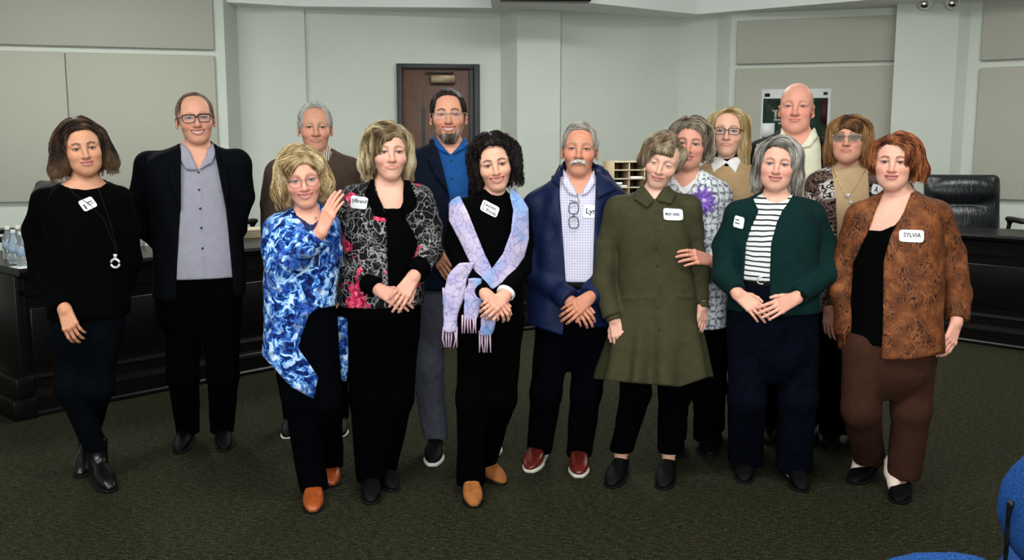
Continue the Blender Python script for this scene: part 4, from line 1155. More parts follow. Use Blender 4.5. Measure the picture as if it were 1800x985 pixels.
class Person:
    def __init__(self, label, Y, torso, neck, head, yaw=0, group='people standing in the group', seed=1, n=2.3, chest_in=0.006):
        self.Y, self.rows, self.seed, self.h = Y, torso, seed, head
        self.yaw = math.radians(yaw) + math.atan((900 - neck[0]) / FPX)
        mid = torso[len(torso) // 2]
        b = at(mid[1], mid[0], Y); self.o = np.array([b[0], Y, 0.0])
        self.e = thing('person', label, 'person', self.o, group)
        self.w = rows_world(torso, Y); self.n = n
        self.bvh = {}
        self.skin = np.array(head.get('skin', srgb(222, 172, 148)))
        self.parts = []
        # head
        O, R, sc = head_frame(head, Y); self.O, self.R, self.sc = O, R, sc
        self.neck = at(neck[0], neck[1], Y + neck[2]); self.neck_r = neck[3]
        chest = P_loft(*self.w, yaw=self.yaw, n=self.n, off=-chest_in)
        wv, q, C, lv, g = build_head(head, O, R, sc, chest, self.neck, neck[3], head.get('zlow', 0.10))
        self.parts.append((wv, q, C))
        build_eyes(head, O, R, sc, self.e, self.o)
        if head.get('mouth', 0.35) > 0.25: build_teeth(head, O, R, sc, self.e, self.o)
        for i, hs in enumerate(head.get('hair', [])):
            build_hair(hs.get('name', 'hair'), hs, O, R, sc, self.e, self.o, seed * 7 + i, head.get('wide', 1))
        if 'glasses' in head: build_glasses(head['glasses'], O, R, sc, self.e, self.o, head.get('wide', 1))
        self.arms, self.legs = [], []
    # --- geometry helpers
    def loft(self, off=0.0, rows=None, **kw):
        w = rows_world(rows, self.Y) if rows is not None else self.w
        return P_loft(*w, yaw=kw.pop('yaw', self.yaw), n=kw.pop('n', self.n), off=off, **kw)
    def pts(self, chain): return [(at(c[0], c[1], self.Y + c[2]), c[3]) for c in chain]
    def below(self, py, px=None, slack=0.8):
        z = at(px or self.rows[-1][1], py, self.Y)[2]
        return P_box((self.o[0], self.Y, z - 0.5), (0.7, 0.7, 0.5))
    def sleeve(self, chain, off=0.0, flat=True):
        P = self.pts(chain); f = Field()
        for (a, ra), (b, rb) in zip(P[:-1], P[1:]): f.u(P_cap(a, b, ra + off, rb + off), 0.02)
        if flat:
            a, b = P[-2][0], P[-1][0]; d = unit(b - a); r = P[-1][1] + off
            f.s(P_cyl(b, b + d * (r + 0.05), r * 1.7), 0.004)
        return f
    def garment(self, name, mat, off=0.0, arms=(), arm_off=0.0, hem=None, cuts=(), patches=(), rows=None, h=None, fold=0.005, ff=26.0,
                torso=True, k=0.05, extra=(), flute=None, sub=(), parent=None, mirror=None, n=None, k2=0.016, label=None, late=()):
        f = Field()
        if torso: f.u(self.loft(off, rows, flute=flute, **({'n': n} if n else {})))
        for ch in arms:
            P = self.pts(ch)
            if torso:
                nk = self.neck + np.array([0, 0.01, -0.045]); f.u(P_cap(nk * 0.8 + P[0][0] * 0.2, P[0][0], 0.045 + off, P[0][1] + arm_off), 0.04)
            if torso: f.u(P_cap(P[0][0], P[0][0] * 0.35 + P[1][0] * 0.65, P[0][1] + arm_off, P[0][1] * .4 + P[1][1] * .6 + arm_off), k)
        for pr, kk in extra: f.u(pr, kk)
        if fold: f.noise(fold_fn(fold, self.seed * 3 + len(name), ff))
        if hem is not None: f.s(self.below(hem), 0.004)
        for c in cuts:
            f.s(P_poly(c[0], self.Y, c[1] if len(c) > 1 else 0.0), 0.003)
        for pr in sub: f.s(pr, 0.004)
        if patches:
            f.mark()
            for poly, po, t in patches: f.patch(P_poly(poly, self.Y, 0.02), po, t, 0.002)
        for ch in arms:
            g = self.sleeve(ch, arm_off)
            if fold: g.noise(fold_fn(fold * 1.3, self.seed * 5 + 2, ff * 1.25))
            f.group(g, k2)
        for pr in late: f.s(pr, 0.004)
        v, q, _ = mesh_field(f, h or (0.0076 if patches else 0.0096))
        o = new_mesh(name, v, q, mat, parent or self.e, self.o)
        if label: o['label'] = label
        self.bvh[name] = BVHTree.FromPolygons([tuple(x) for x in v.tolist()], q.tolist())
        self.last = o
        return o
    def trousers(self, *a, **k): self._tr = (a, k)
    def _trousers(self, mat, legs, rows=None, top=None, hem=0.045, name='trousers', off=0.0, fold=0.004, h=0.0145, kk=0.018):
        ank = FEET.get(self.e.name, []); f = Field(); self.legw = []
        for i, ch in enumerate(legs):
            P = self.pts(ch)
            if i < len(ank): P[-1] = (np.array([ank[i][0], ank[i][1], hem]), P[-1][1])
            self.legw.append(P)
        if rows is not None:
            l = rows[-1]; f.u(self.loft(off, list(rows) + [(l[0] + 22, l[1], l[2] * .82, l[3] * .85), (l[0] + 50, l[1], l[2] * .35, l[3] * .45)]))
        for P in self.legw:
            g = Field()
            for (a, ra), (b, rb) in zip(P[:-1], P[1:]): g.u(P_cap(a, b, ra, rb), 0.03)
            z = P[-1][0][2]
            g.s(P_box((P[-1][0][0], P[-1][0][1], z - 0.25), (0.2, 0.2, 0.25)), 0.003)
            f.group(g, kk)
        if fold: f.noise(fold_fn(fold, self.seed + 11, 20.0))
        if top is not None:
            z = at(self.rows[-1][1], top, self.Y)[2]; f.s(P_box((self.o[0], self.Y, z + 0.5), (0.6, 0.6, 0.5)))
        v, q, _ = mesh_field(f, h)
        o = new_mesh(name, v, q, mat, self.e, self.o)
        self.bvh[name] = BVHTree.FromPolygons([tuple(x) for x in v.tolist()], q.tolist())
        return o
    def hands(self, *hds, h=0.0032):
        f = Field(); self.hinfo = []
        for hd in hds:
            hf, W, K, n, d, t = hand_field(hd, self.Y); f.group(hf, 0.0); self.hinfo.append((W, K, n, d, t))
        v, q, _ = mesh_field(f, h)
        C = np.tile(self.skin, (len(v), 1)) * (1 + 0.06 * vnoise(v, 70, 9)[:, None]) * np.array([0.99, 0.93, 0.92])
        self.parts.append((v, q, np.clip(C, 0, 1)))
    def finish(self, arms=(), ankles=()):
        self._trousers(*self._tr[0], **self._tr[1])
        f = Field()
        f.u(self.loft(-0.022))
        for ch in arms:
            P = self.pts(ch)
            for (a, ra), (b, rb) in zip(P[:-1], P[1:]): f.u(P_cap(a, b, ra * 0.62, rb * 0.6), 0.03)
        for P in self.legw:
            for (a, ra), (b, rb) in zip(P[:-1], P[1:]): f.u(P_cap(a, b, ra * 0.6, min(rb * 0.55, 0.05)), 0.03)
            a = P[-1][0]; f.u(P_cap(a + [0, 0, .02], np.array([a[0], a[1], 0.06]), 0.034, 0.030), 0.02)
        for a, b, r0, r1 in ankles: f.u(P_cap(a, b, r0, r1), 0.01)
        v, q, _ = mesh_field(f, 0.02)
        self.parts.insert(0, (v, q, self.skin))
        V, Q, C = join_arrays(self.parts)
        self.body = new_mesh('body', V, Q, M_SKIN, self.e, self.o, cols=C)
        return self
    # --- things fixed on a garment's surface
    def hit(self, on, px, py):
        t = at(px, py, self.Y); d = Vector(t) - CAMV
        best = None
        for nm in (on if isinstance(on, (list, tuple)) else (on,)):
            r = self.bvh[nm].ray_cast(CAMV, d.normalized())
            if r[0] is not None and (best is None or r[3] < best[2]): best = (np.array(r[0]), np.array(r[1]), r[3])
        if best is None: return at(px, py, self.Y - 0.14), np.array([0, -1.0, 0])
        return best[0], best[1]
    def disc(self, on, px, py, r, mat, name='button', t=0.003, sides=12, parent=None):
        p, n = self.hit(on, px, py); n = unit(n)
        a = unit(np.cross(n, [0, 0, 1.0])); b = np.cross(n, a); an = np.arange(sides) * 2 * math.pi / sides
        ring = lambda rr, off: p + n * off + rr * (np.cos(an)[:, None] * a + np.sin(an)[:, None] * b)
        V = np.concatenate([ring(r, -0.001), ring(r, t * 0.7), ring(r * 0.8, t), ring(r * 0.55, t * 0.75), (p + n * t * 0.7)[None]])
        S = sides; Q = []
        for k in range(3): Q += [[k * S + i, k * S + (i + 1) % S, (k + 1) * S + (i + 1) % S, (k + 1) * S + i] for i in range(S)]
        Q += [[3 * S + i, 3 * S + (i + 1) % S, 4 * S] for i in range(S)]
        return new_mesh(name, V, Q, mat, parent or self.e, self.o, smooth=False)
    def sheet(self, on, quad, off=0.004, nu=8, nv=6):
        quad = np.array(quad, float); G = np.zeros((nv, nu, 3))
        nn = np.zeros(3)
        for j in range(nv):
            for i in range(nu):
                u, w = i / (nu - 1), j / (nv - 1)
                p = (quad[0] * (1 - u) + quad[1] * u) * (1 - w) + (quad[3] * (1 - u) + quad[2] * u) * w
                G[j, i], nv_ = self.hit(on, *p); nn += nv_
        nn = unit(nn)
        # paper is stiffer than cloth: pull towards its own plane
        c = G.reshape(-1, 3).mean(0); A = G.reshape(-1, 3) - c
        _, _, vt = np.linalg.svd(A); pn = vt[2] * np.sign(vt[2] @ nn + 1e-9)
        dist = (G - c) @ pn; G = G - (dist * 0.6)[..., None] * pn
        lift = max(0.0, (dist * 0.6).max()) + off
        return G + pn * lift, pn
    def tagsheet(self, on, quad, mat, name='name_tag', text=None, mat_text=None, lines=None, border=None, th=0.0012, off=0.003):
        G, n = self.sheet(on, quad, off); nv, nu, _ = G.shape
        for j, i, sj, si in ((0, 0, 1, 1), (0, nu - 1, 1, -1), (nv - 1, 0, -1, 1), (nv - 1, nu - 1, -1, -1)):      # rounded corners
            G[j, i] = 0.5 * G[j, i] + 0.25 * (G[j + sj, i] + G[j, i + si])
        F = G.reshape(-1, 3); B = F - n * th; m = nu * nv
        Q = [[j * nu + i, (j + 1) * nu + i, (j + 1) * nu + i + 1, j * nu + i + 1] for j in range(nv - 1) for i in range(nu - 1)]
        Q += [[m + a for a in q[::-1]] for q in Q]
        rim = [i for i in range(nu)] + [j * nu + nu - 1 for j in range(1, nv)] + [(nv - 1) * nu + i for i in range(nu - 2, -1, -1)] + [j * nu for j in range(nv - 2, 0, -1)]
        Q += [[rim[k], rim[(k + 1) % len(rim)], m + rim[(k + 1) % len(rim)], m + rim[k]] for k in range(len(rim))]
        o = new_mesh(name, np.concatenate([F, B]), Q, mat, self.e, self.o, smooth=False)
        def uv(u, w):
            a = min(max(u, 0), 1) * (nu - 1); b = min(max(w, 0), 1) * (nv - 1); i = min(int(a), nu - 2); j = min(int(b), nv - 2); fa, fb = a - i, b - j
            return (G[j, i] * (1 - fa) + G[j, i + 1] * fa) * (1 - fb) + (G[j + 1, i] * (1 - fa) + G[j + 1, i + 1] * fa) * fb + n * 0.0012
        for (s, u0, u1, w0, w1, sh) in (lines or []):
            v2, fc = text_shape(s)
            V = [uv(u0 + (u1 - u0) * (a + sh * b), w1 + (w0 - w1) * b) for a, b in v2]
            new_mesh('lettering', V, fc, mat_text, o, self.o, smooth=False)
        return o
    def cord(self, on, pxs, r, mat, name, off=None, parent=None, closed=False, sub=6, sides=6):
        P = []
        pxs = np.array(pxs, float)
        for a, b in zip(pxs[:-1], pxs[1:]):
            for t in np.arange(sub) / sub: P.append(a * (1 - t) + b * t)
        P.append(pxs[-1])
        W = []
        for p in P:
            h, n = self.hit(on, *p); W.append(h + n * (r if off is None else off))
        W = np.array(W)
        for _ in range(2): W[1:-1] = 0.25 * W[:-2] + 0.5 * W[1:-1] + 0.25 * W[2:]
        V, Q = tube_arrays(W, r, sides, closed)
        return new_mesh(name, V, Q, mat, parent or self.e, self.o)
_TXT = {}
def text_shape(s):
    """text as flat triangles normalised to the unit square"""
    if s not in _TXT:
        cu = bpy.data.curves.new('t', 'FONT'); cu.body = s; cu.resolution_u = 2; cu.offset = 0.012
        ob = bpy.data.objects.new('t', cu); COL.objects.link(ob); bpy.context.view_layer.update()
        me = bpy.data.meshes.new_from_object(ob.evaluated_get(bpy.context.evaluated_depsgraph_get()))
        V = np.array([v.co[:2] for v in me.vertices]); fc = [list(p.vertices) for p in me.polygons]
        bpy.data.objects.remove(ob); bpy.data.curves.remove(cu); bpy.data.meshes.remove(me)
        lo, hi = V.min(0), V.max(0); _TXT[s] = ((V - lo) / (hi - lo), fc)
    return _TXT[s]
# ---- hair volume recipes (head space: x right, y back, z up, eyes at z=0)
def hv_face(w=0.060, top=0.062, y=-0.125, h=0.115, d=0.075):
    return ('s', P_ell((0, y, top - h), (w, d, h)), 0.012)
def hair_short(cols, t=0.010, hairline=0.066, temple=0.055, n=950, flow='back', r=0.0015, ln=0.05, wd=1.0, low=-0.035, side_t=0.006, **kw):
    pr = [('u', P_ell((0, 0.016, 0.030), ((0.075 + side_t) * wd, 0.094 + t, 0.086 + t)), 0),
          ('u', P_ell((0, -0.028, 0.034), ((0.066 + side_t) * wd, 0.062 + t * 0.7, 0.064 + t)), 0.02),
          ('s', P_box((0, -0.125, hairline - 0.12), (temple + 0.010, 0.090, 0.12), 0.042), 0.010),
          ('s', P_box((0, -0.10, -0.10), (0.2, 0.098, 0.10)), 0.008),
          ('s', P_box((0, 0.1, low - 0.2), (0.2, 0.3, 0.2)), 0.01),
          ('s', P_ell((0.095 * wd, 0.008, -0.03), (0.03, 0.024, 0.038)), 0.004), ('s', P_ell((-0.095 * wd, 0.008, -0.03), (0.03, 0.024, 0.038)), 0.004)]
    d = dict(prims=pr, cols=cols, n=n, flow=flow, r=r, len=ln, steps=6, wave=0.1, groove=0.0016, lift=0.002)
    d.update(kw); return d


# ------------------------------------------------------------------ clothing materials
ONLY = None
def want(k): return ONLY is None or k in ONLY
C_BLACK = srgb(7, 7, 9)
M_BLACK = cloth('black_knit', srgb(3, 3, 4), 0.95, 0.1, spec=.04)
M_BLACK_TR = cloth('black_trouser_cloth', srgb(2, 2, 3), 0.95, 0.1, spec=.03)
M_INKBLUE_TR = cloth('dark_denim', srgb(5, 8, 12), 0.95, 0.25, spec=.04)
M_NAVY_TR = cloth('navy_trouser_cloth', srgb(3, 4, 8), 0.95, 0.15, spec=.03)
M_BOOT = plain('black_boot_leather', srgb(9, 9, 10), 0.28, 0.5, bump=0.15, bscale=90)
M_BLKSHOE = plain('black_shoe_leather', srgb(5, 5, 6), 0.6, 0.12)
M_BLKSOLE = plain('black_rubber', srgb(10, 10, 10), 0.8, 0.2)
M_WSOLE = plain('white_rubber_sole', srgb(206, 200, 186), 0.7, 0.3)
M_SILVER = plain('silver', srgb(222, 222, 224), 0.25, 0.5, 0.35, var=0.02)
M_GOLD = plain('gold', srgb(205, 170, 105), 0.25, 0.5, 1.0, var=0.03)
M_DKFRAME = plain('dark_spectacle_frame', srgb(24, 22, 26), 0.3, 0.5)
M_WIRE = plain('light_wire_frame', srgb(196, 188, 182), 0.25, 0.5, 0.8)
M_ROSEF = plain('rose_clear_frame', srgb(150, 104, 96), 0.25, 0.5)
M_TAG = plain('tag_paper', srgb(238, 240, 242), 0.7, 0.25, var=0.02)
M_BTN_D = plain('dark_button', srgb(26, 28, 36), 0.35, 0.4)
M_BTN_W = plain('white_button', srgb(222, 222, 230), 0.35, 0.4)
def legs2(l, r): return [l, r]
def hair_vol(cols, top=0.135, lx=-0.12, rx=0.12, bl=-0.10, br=-0.10, rl=0.032, rr=0.032, face=(0.066, 0.070), fy=-0.128, fx=0.0, back=0.05, capw=0.086, extra=(), n=1250, bulge=0.0, **kw):
    lx_, rx_ = lx + rl, rx - rr
    zc = top - 0.098
    pr = [('u', P_ell((0.25 * (lx + rx), 0.020, zc), (capw, 0.106, 0.098)), 0),
          ('u', P_ell((0.25 * (lx + rx), -0.026, zc - 0.004), (capw * 0.88, 0.074, 0.090)), 0.02),
          ('u', P_ell((0.4 * (lx + rx), back, (top + min(bl, br)) / 2 - 0.012), ((rx - lx) * 0.40, 0.062, (top - min(bl, br)) / 2 - 0.005)), 0.03)]
    for x0, x1, b, r_ in ((-0.070, lx_, bl, rl), (0.070, rx_, br, rr)):
        s = -1 if x0 < 0 else 1
        pr += [('u', P_cap((x0, -0.004, 0.052), (x1 * 0.42 + s * 0.044, 0.004, 0.5 * (b + 0.03)), 0.034, r_), 0.025),
               ('u', P_cap((x1 * 0.42 + s * 0.044, 0.004, 0.5 * (b + 0.03)), (x1, 0.008, b + r_), r_, r_ * 0.92), 0.02)]
    pr += [('s', P_box((fx, fy, face[1] + 0.008 - 0.14), (face[0] - 0.002, 0.094, 0.14), 0.052), 0.012)]
    pr += [('s', P_ell((fx, -0.10, -0.10), (face[0] * 0.9, 0.09, 0.09)), 0.014)]
    pr += list(extra)
    d = dict(prims=pr, cols=cols, n=n, len=0.17, steps=8, r=0.0017, zmin=max(bl, br) + 0.01, zstop=min(bl, br) - 0.006, wave=0.18, lift=0.004)
    d.update(kw); return d
SKIN1 = srgb(222, 170, 144); SKIN2 = srgb(214, 160, 134); SKIN3 = srgb(226, 178, 156); SKIN_PINK = srgb(226, 166, 150)

# ------------------------------------------------------------------ A: woman in black top with lanyard
if want('A'):
    br = [srgb(24, 15, 12), srgb(50, 33, 25), srgb(84, 60, 44), srgb(120, 92, 68)]
    hd = dict(eye=(148, 261), dy=-0.10, sc=1.0, roll=-7, yaw=4, pitch=0, wide=1.04, jaw=1.04, skin=srgb(206, 148, 116), lips=srgb(178, 96, 92), smile=0.75, mouth=0.45, brow=srgb(40, 24, 18), brow_t=1.0,
              iris=srgb(46, 30, 22), eye_open=0.75, blush=0.4, fat=0.04, age=0.4,
              hair=[hair_vol(br, top=0.138, lx=-0.160, rx=0.145, bl=-0.125, br=-0.115, rl=0.040, rr=0.038, capw=.080, face=(0.071, 0.072), fx=0.004, n=1500, part=-0.01, wave=0.35, wfreq=0.8, frizz=0.08, len=0.2, tip=(srgb(132, 104, 78), -0.03), tip_a=0.6, lift=0.008, r=0.0014)])
    p = Person('woman in a loose black top and lanyard with wavy brown hair', 4.35,
               [(310, 149, 20, .058), (322, 148, 44, .08), (345, 147, 58, .10), (380, 147, 64, .118), (430, 152, 66, .120), (480, 156, 66, .12), (540, 158, 66, .125), (600, 152, 62, .12)],
               (150, 318, 0.0, .049), hd, yaw=8, seed=1)
    aL = [(78, 356, 0, .052), (64, 405, .02, .058), (74, 475, -.02, .053), (112, 541, -.17, .043)]
    aR = [(208, 352, 0, .052), (226, 405, .03, .052), (230, 455, .07, .050), (212, 520, .10, .045)]
    p.garment('black_top', M_BLACK, 0.006, (aL, aR), hem=556, rows=p.rows, cuts=[([(88, 300), (96, 318), (122, 330), (150, 334.5), (176, 330), (196, 316), (204, 300)], 0.06)])
    p.trousers(M_INKBLUE_TR, [[(128, 560, -.02, .088), (124, 680, -.03, .066), (138, 775, -.02, .050)], [(180, 560, .02, .088), (174, 680, .0, .066), (160, 768, .03, .050)]], rows=[(530, 158, 60, .11), (600, 152, 60, .115)], top=530, hem=.15)
    p.hands(dict(w=(114, 545, -.18), k=(125, 576, -.20), n=(.1, -1, .1), thumb=1, curl=(30, 30, 20), size=1.0, e=(74, 475, -.02), thumb_a=(20, 6, 4), thumb_in=.8))
    t1, t2 = floor_at(196, 868), floor_at(140, 842)
    build_shoe(p.e, p.o, t1, 24, M_BOOT, M_BLKSOLE, 0.27, 1.0, 'boot', heel=0.03, sole_t=.02)
    build_shoe(p.e, p.o, t2, -4, M_BOOT, M_BLKSOLE, 0.27, 1.0, 'boot', heel=0.03, sole_t=.02)
    p.cord(['black_top'], [(122, 332), (136, 346), (158, 360), (182, 385), (198, 425), (205, 444)], .0022, M_BLKSOLE, 'lanyard_cord')
    p.cord(['black_top'], [(172, 331), (178, 345), (192, 385), (202, 425), (206, 444)], .0022, M_BLKSOLE, 'lanyard_cord')
    c, n_ = p.hit('black_top', 206, 455)
    pr = [(*tube_arrays(c + np.array([0, -.024, 0]) + np.stack([np.cos(a_ := np.linspace(0, 2 * math.pi, 20, endpoint=False)) * .019, 0 * a_, np.sin(a_) * .019 - .018], 1), .0055, 8, True), (1, 1, 1)),
          (*tube_arrays([c + np.array([0, -.022, .006]), c + np.array([0, -.018, .022])], [.006, .010], 8), (1, 1, 1))]
    V, Q, C = join_arrays(pr); o = new_mesh('pendant', V, Q, M_SILVER, p.e, p.o); o['label'] = 'silver ring pendant'
    p.tagsheet('black_top', [(136, 355), (160, 345), (172, 362), (149, 373)], M_TAG, mat_text=M_INK, lines=[('-', .45, .85, .36, .44, 0), ('-', .40, .92, .58, .62, 0), ('I', .18, .28, .42, .86, 0)])
    p.finish((aL, aR))

# ------------------------------------------------------------------ B: tall man in black jacket and grey shirt
if want('B'):
    hb = [srgb(74, 58, 46), srgb(104, 84, 68), srgb(140, 122, 104)]
    hd = dict(eye=(345, 207), dy=-0.10, sc=1.06, roll=-4, yaw=3, pitch=-3, wide=1.07, jaw=1.10, skin=srgb(214, 154, 128), lips=srgb(176, 96, 88), smile=1.0, mouth=0.85, brow=srgb(120, 88, 70), brow_t=.8, brow_a=.5,
              eye_open=0.55, age=0.5, blush=.6, iris=srgb(60, 70, 90), adam=True, nose=1.08,
              hair=[hair_short(hb, t=0.006, hairline=0.122, temple=0.050, flow="swoop", sweep=0.9, ln=0.06, wd=1.07, low=-0.02, side_t=0.003)],
              glasses=dict(mat=M_DKFRAME, w=.0275, h=.0175, p=4.5, r=.0022, thick_top=True, drop=.12, z=-.005))
    p = Person('tall smiling man in a black blazer and grey shirt with dark-framed glasses', 4.85,
               [(254, 345, 24, .062), (264, 343, 48, .085), (280, 341, 80, .105), (310, 340, 76, .12), (350, 341, 72, .125), (400, 345, 70, .125), (450, 350, 74, .13), (500, 352, 74, .13), (560, 350, 70, .125)],
               (347, 268, 0.0, .057), hd, seed=2)
    aL = [(262, 289, 0, .058), (247, 345, .03, .056), (256, 402, .08, .053), (312, 455, .17, .046)]
    aR = [(418, 287, 0, .058), (426, 345, .03, .056), (414, 402, .08, .053), (372, 455, .17, .046)]
    M_GSHIRT = cloth('grey_check_shirt', srgb(150, 148, 160), 0.8, 0.06, 320, .25)
    p.garment('shirt', M_GSHIRT, 0.0, fold=.003, hem=486, extra=[(P_cap(p.neck + [0, .01, .015], p.neck + [0, 0, -.05], .066, .085), .02)],
              cuts=[([(328, 230), (333, 280), (350, 300), (368, 278), (372, 230)], 0.0)],
              patches=[([(318, 252), (332, 262), (348, 300), (327, 298), (316, 280)], .009, .0085), ([(374, 250), (366, 262), (350, 299), (373, 287), (380, 270)], .009, .0085), ([(347, 300), (353, 300), (360, 490), (352, 490)], .0015, .0015)])
    M_JKT = cloth('black_blazer_wool', srgb(6, 8, 13), 0.9, 0.1, spec=.06)
    p.garment('blazer', M_JKT, 0.014, (aL, aR), arm_off=.0, hem=520, extra=[(P_cap(p.neck + [0, .03, .0], p.neck + [0, .01, -.05], .078, .095), .02)],
              cuts=[([(316, 225), (317, 300), (317, 370), (311, 470), (309, 540), (412, 540), (407, 470), (397, 365), (378, 262), (376, 225)], -0.01)],
              patches=[([(311, 255), (318, 262), (318, 372), (300, 330), (294, 300), (303, 290)], .010, .008), ([(380, 252), (388, 285), (398, 300), (404, 330), (398, 372), (378, 270)], .010, .008)])
    p.trousers(M_BLACK_TR, [[(325, 520, 0, .100), (322, 660, 0, .08), (320, 785, .02, .062)], [(388, 520, 0, .100), (392, 660, 0, .08), (394, 782, .02, .062)]], rows=[(450, 352, 68, .115), (500, 352, 70, .12), (560, 350, 70, .12)], top=470)
    for bx, by in ((349, 303), (350, 334), (352, 367), (354, 401), (356, 437)): p.disc('shirt', bx, by, .0062, M_BTN_D)
    build_shoe(p.e, p.o, floor_at(312, 799), -8, M_BLKSHOE, M_BLKSOLE, .29); build_shoe(p.e, p.o, floor_at(396, 795), 10, M_BLKSHOE, M_BLKSOLE, .29)
    p.hands(dict(w=(318, 458, .19), k=(345, 475, .20), n=(0, 1, 0), thumb=1, size=1.05), dict(w=(368, 458, .215), k=(345, 470, .225), n=(0, 1, 0), thumb=-1, size=1.05), h=.006)
    p.finish((aL, aR))

# ------------------------------------------------------------------ C: white-haired man behind
if want('C'):
    wh = [srgb(176, 172, 164), srgb(206, 204, 198), srgb(226, 225, 220)]
    hd = dict(eye=(555, 223.5), dy=-0.10, sc=1.06, yaw=2, pitch=-2, wide=1.03, jaw=1.08, skin=srgb(206, 148, 122), lips=srgb(166, 104, 94), smile=0.35, mouth=0.1, brow=srgb(170, 150, 132), brow_t=1.1, eye_open=.5, age=0.95, blush=.5, nose=1.15,
              hair=[hair_short(wh, t=0.014, hairline=0.098, temple=0.048, ln=0.045, wd=1.03, low=-0.03, side_t=.007, frizz=.25)])
    p = Person('elderly white-haired man in a brown sweater standing behind the blonde woman', 5.14,
               [(262, 560, 22, .06), (275, 556, 48, .085), (292, 553, 72, .105), (320, 551, 78, .12), (370, 548, 76, .125), (430, 546, 72, .125), (500, 545, 70, .125), (560, 545, 66, .12)], (560, 274, 0, .057), hd, seed=3)
    aL = [(490, 304, 0, .060), (476, 360, .02, .055), (476, 430, .02, .05), (492, 500, -.02, .045)]; aR = [(614, 300, 0, .058), (624, 360, .02, .055), (618, 430, .02, .05), (606, 500, -.02, .045)]
    M_CHK = NT('checked_shirt', .8, .2); M_CHK.color(M_CHK.ramp(M_CHK.wave(28, 'X', 2), [(.4, srgb(196, 184, 168)), (.6, srgb(110, 96, 92))])); M_CHK = M_CHK.m
    p.garment('shirt_collar', M_CHK, 0.0, hem=330, fold=.001, extra=[(P_cap(p.neck + [0, .01, .012], p.neck + [0, 0, -.05], .066, .085), .02)], cuts=[([(538, 240), (544, 268), (556, 290), (572, 266), (576, 240)], 0)],
              patches=[([(576, 255), (570, 265), (556, 288), (578, 284), (584, 268)], .009, .0085), ([(532, 255), (540, 266), (556, 288), (536, 284), (528, 268)], .009, .0085)])
    p.garment('sweater', cloth('brown_sweater', srgb(72, 58, 50), .95, .12, 420, .4), 0.012, (aL, aR), hem=520, extra=[(P_cap(p.neck + [0, .02, -.005], p.neck + [0, .01, -.05], .074, .09), .02)], cuts=[([(530, 235), (540, 272), (557, 298), (578, 272), (584, 235)], 0)])
    p.trousers(M_BLACK_TR, [[(520, 520, 0, .095), (512, 660, 0, .075), (507, 752, .02, .062)], [(575, 520, 0, .095), (588, 660, 0, .075), (594, 752, .02, .062)]], rows=[(490, 545, 66, .12), (560, 545, 66, .12)], top=495)
    build_shoe(p.e, p.o, floor_at(503, 773), -8, M_BLKSHOE, M_WSOLE, .29); build_shoe(p.e, p.o, floor_at(600, 770), 8, M_BLKSHOE, M_WSOLE, .29)
    p.hands(dict(w=(493, 504, -.03), k=(497, 530, -.04), n=(-1, -.3, 0), thumb=-1), dict(w=(606, 504, -.03), k=(603, 530, -.04), n=(1, -.3, 0), thumb=1), h=.006)
    p.finish((aL, aR))

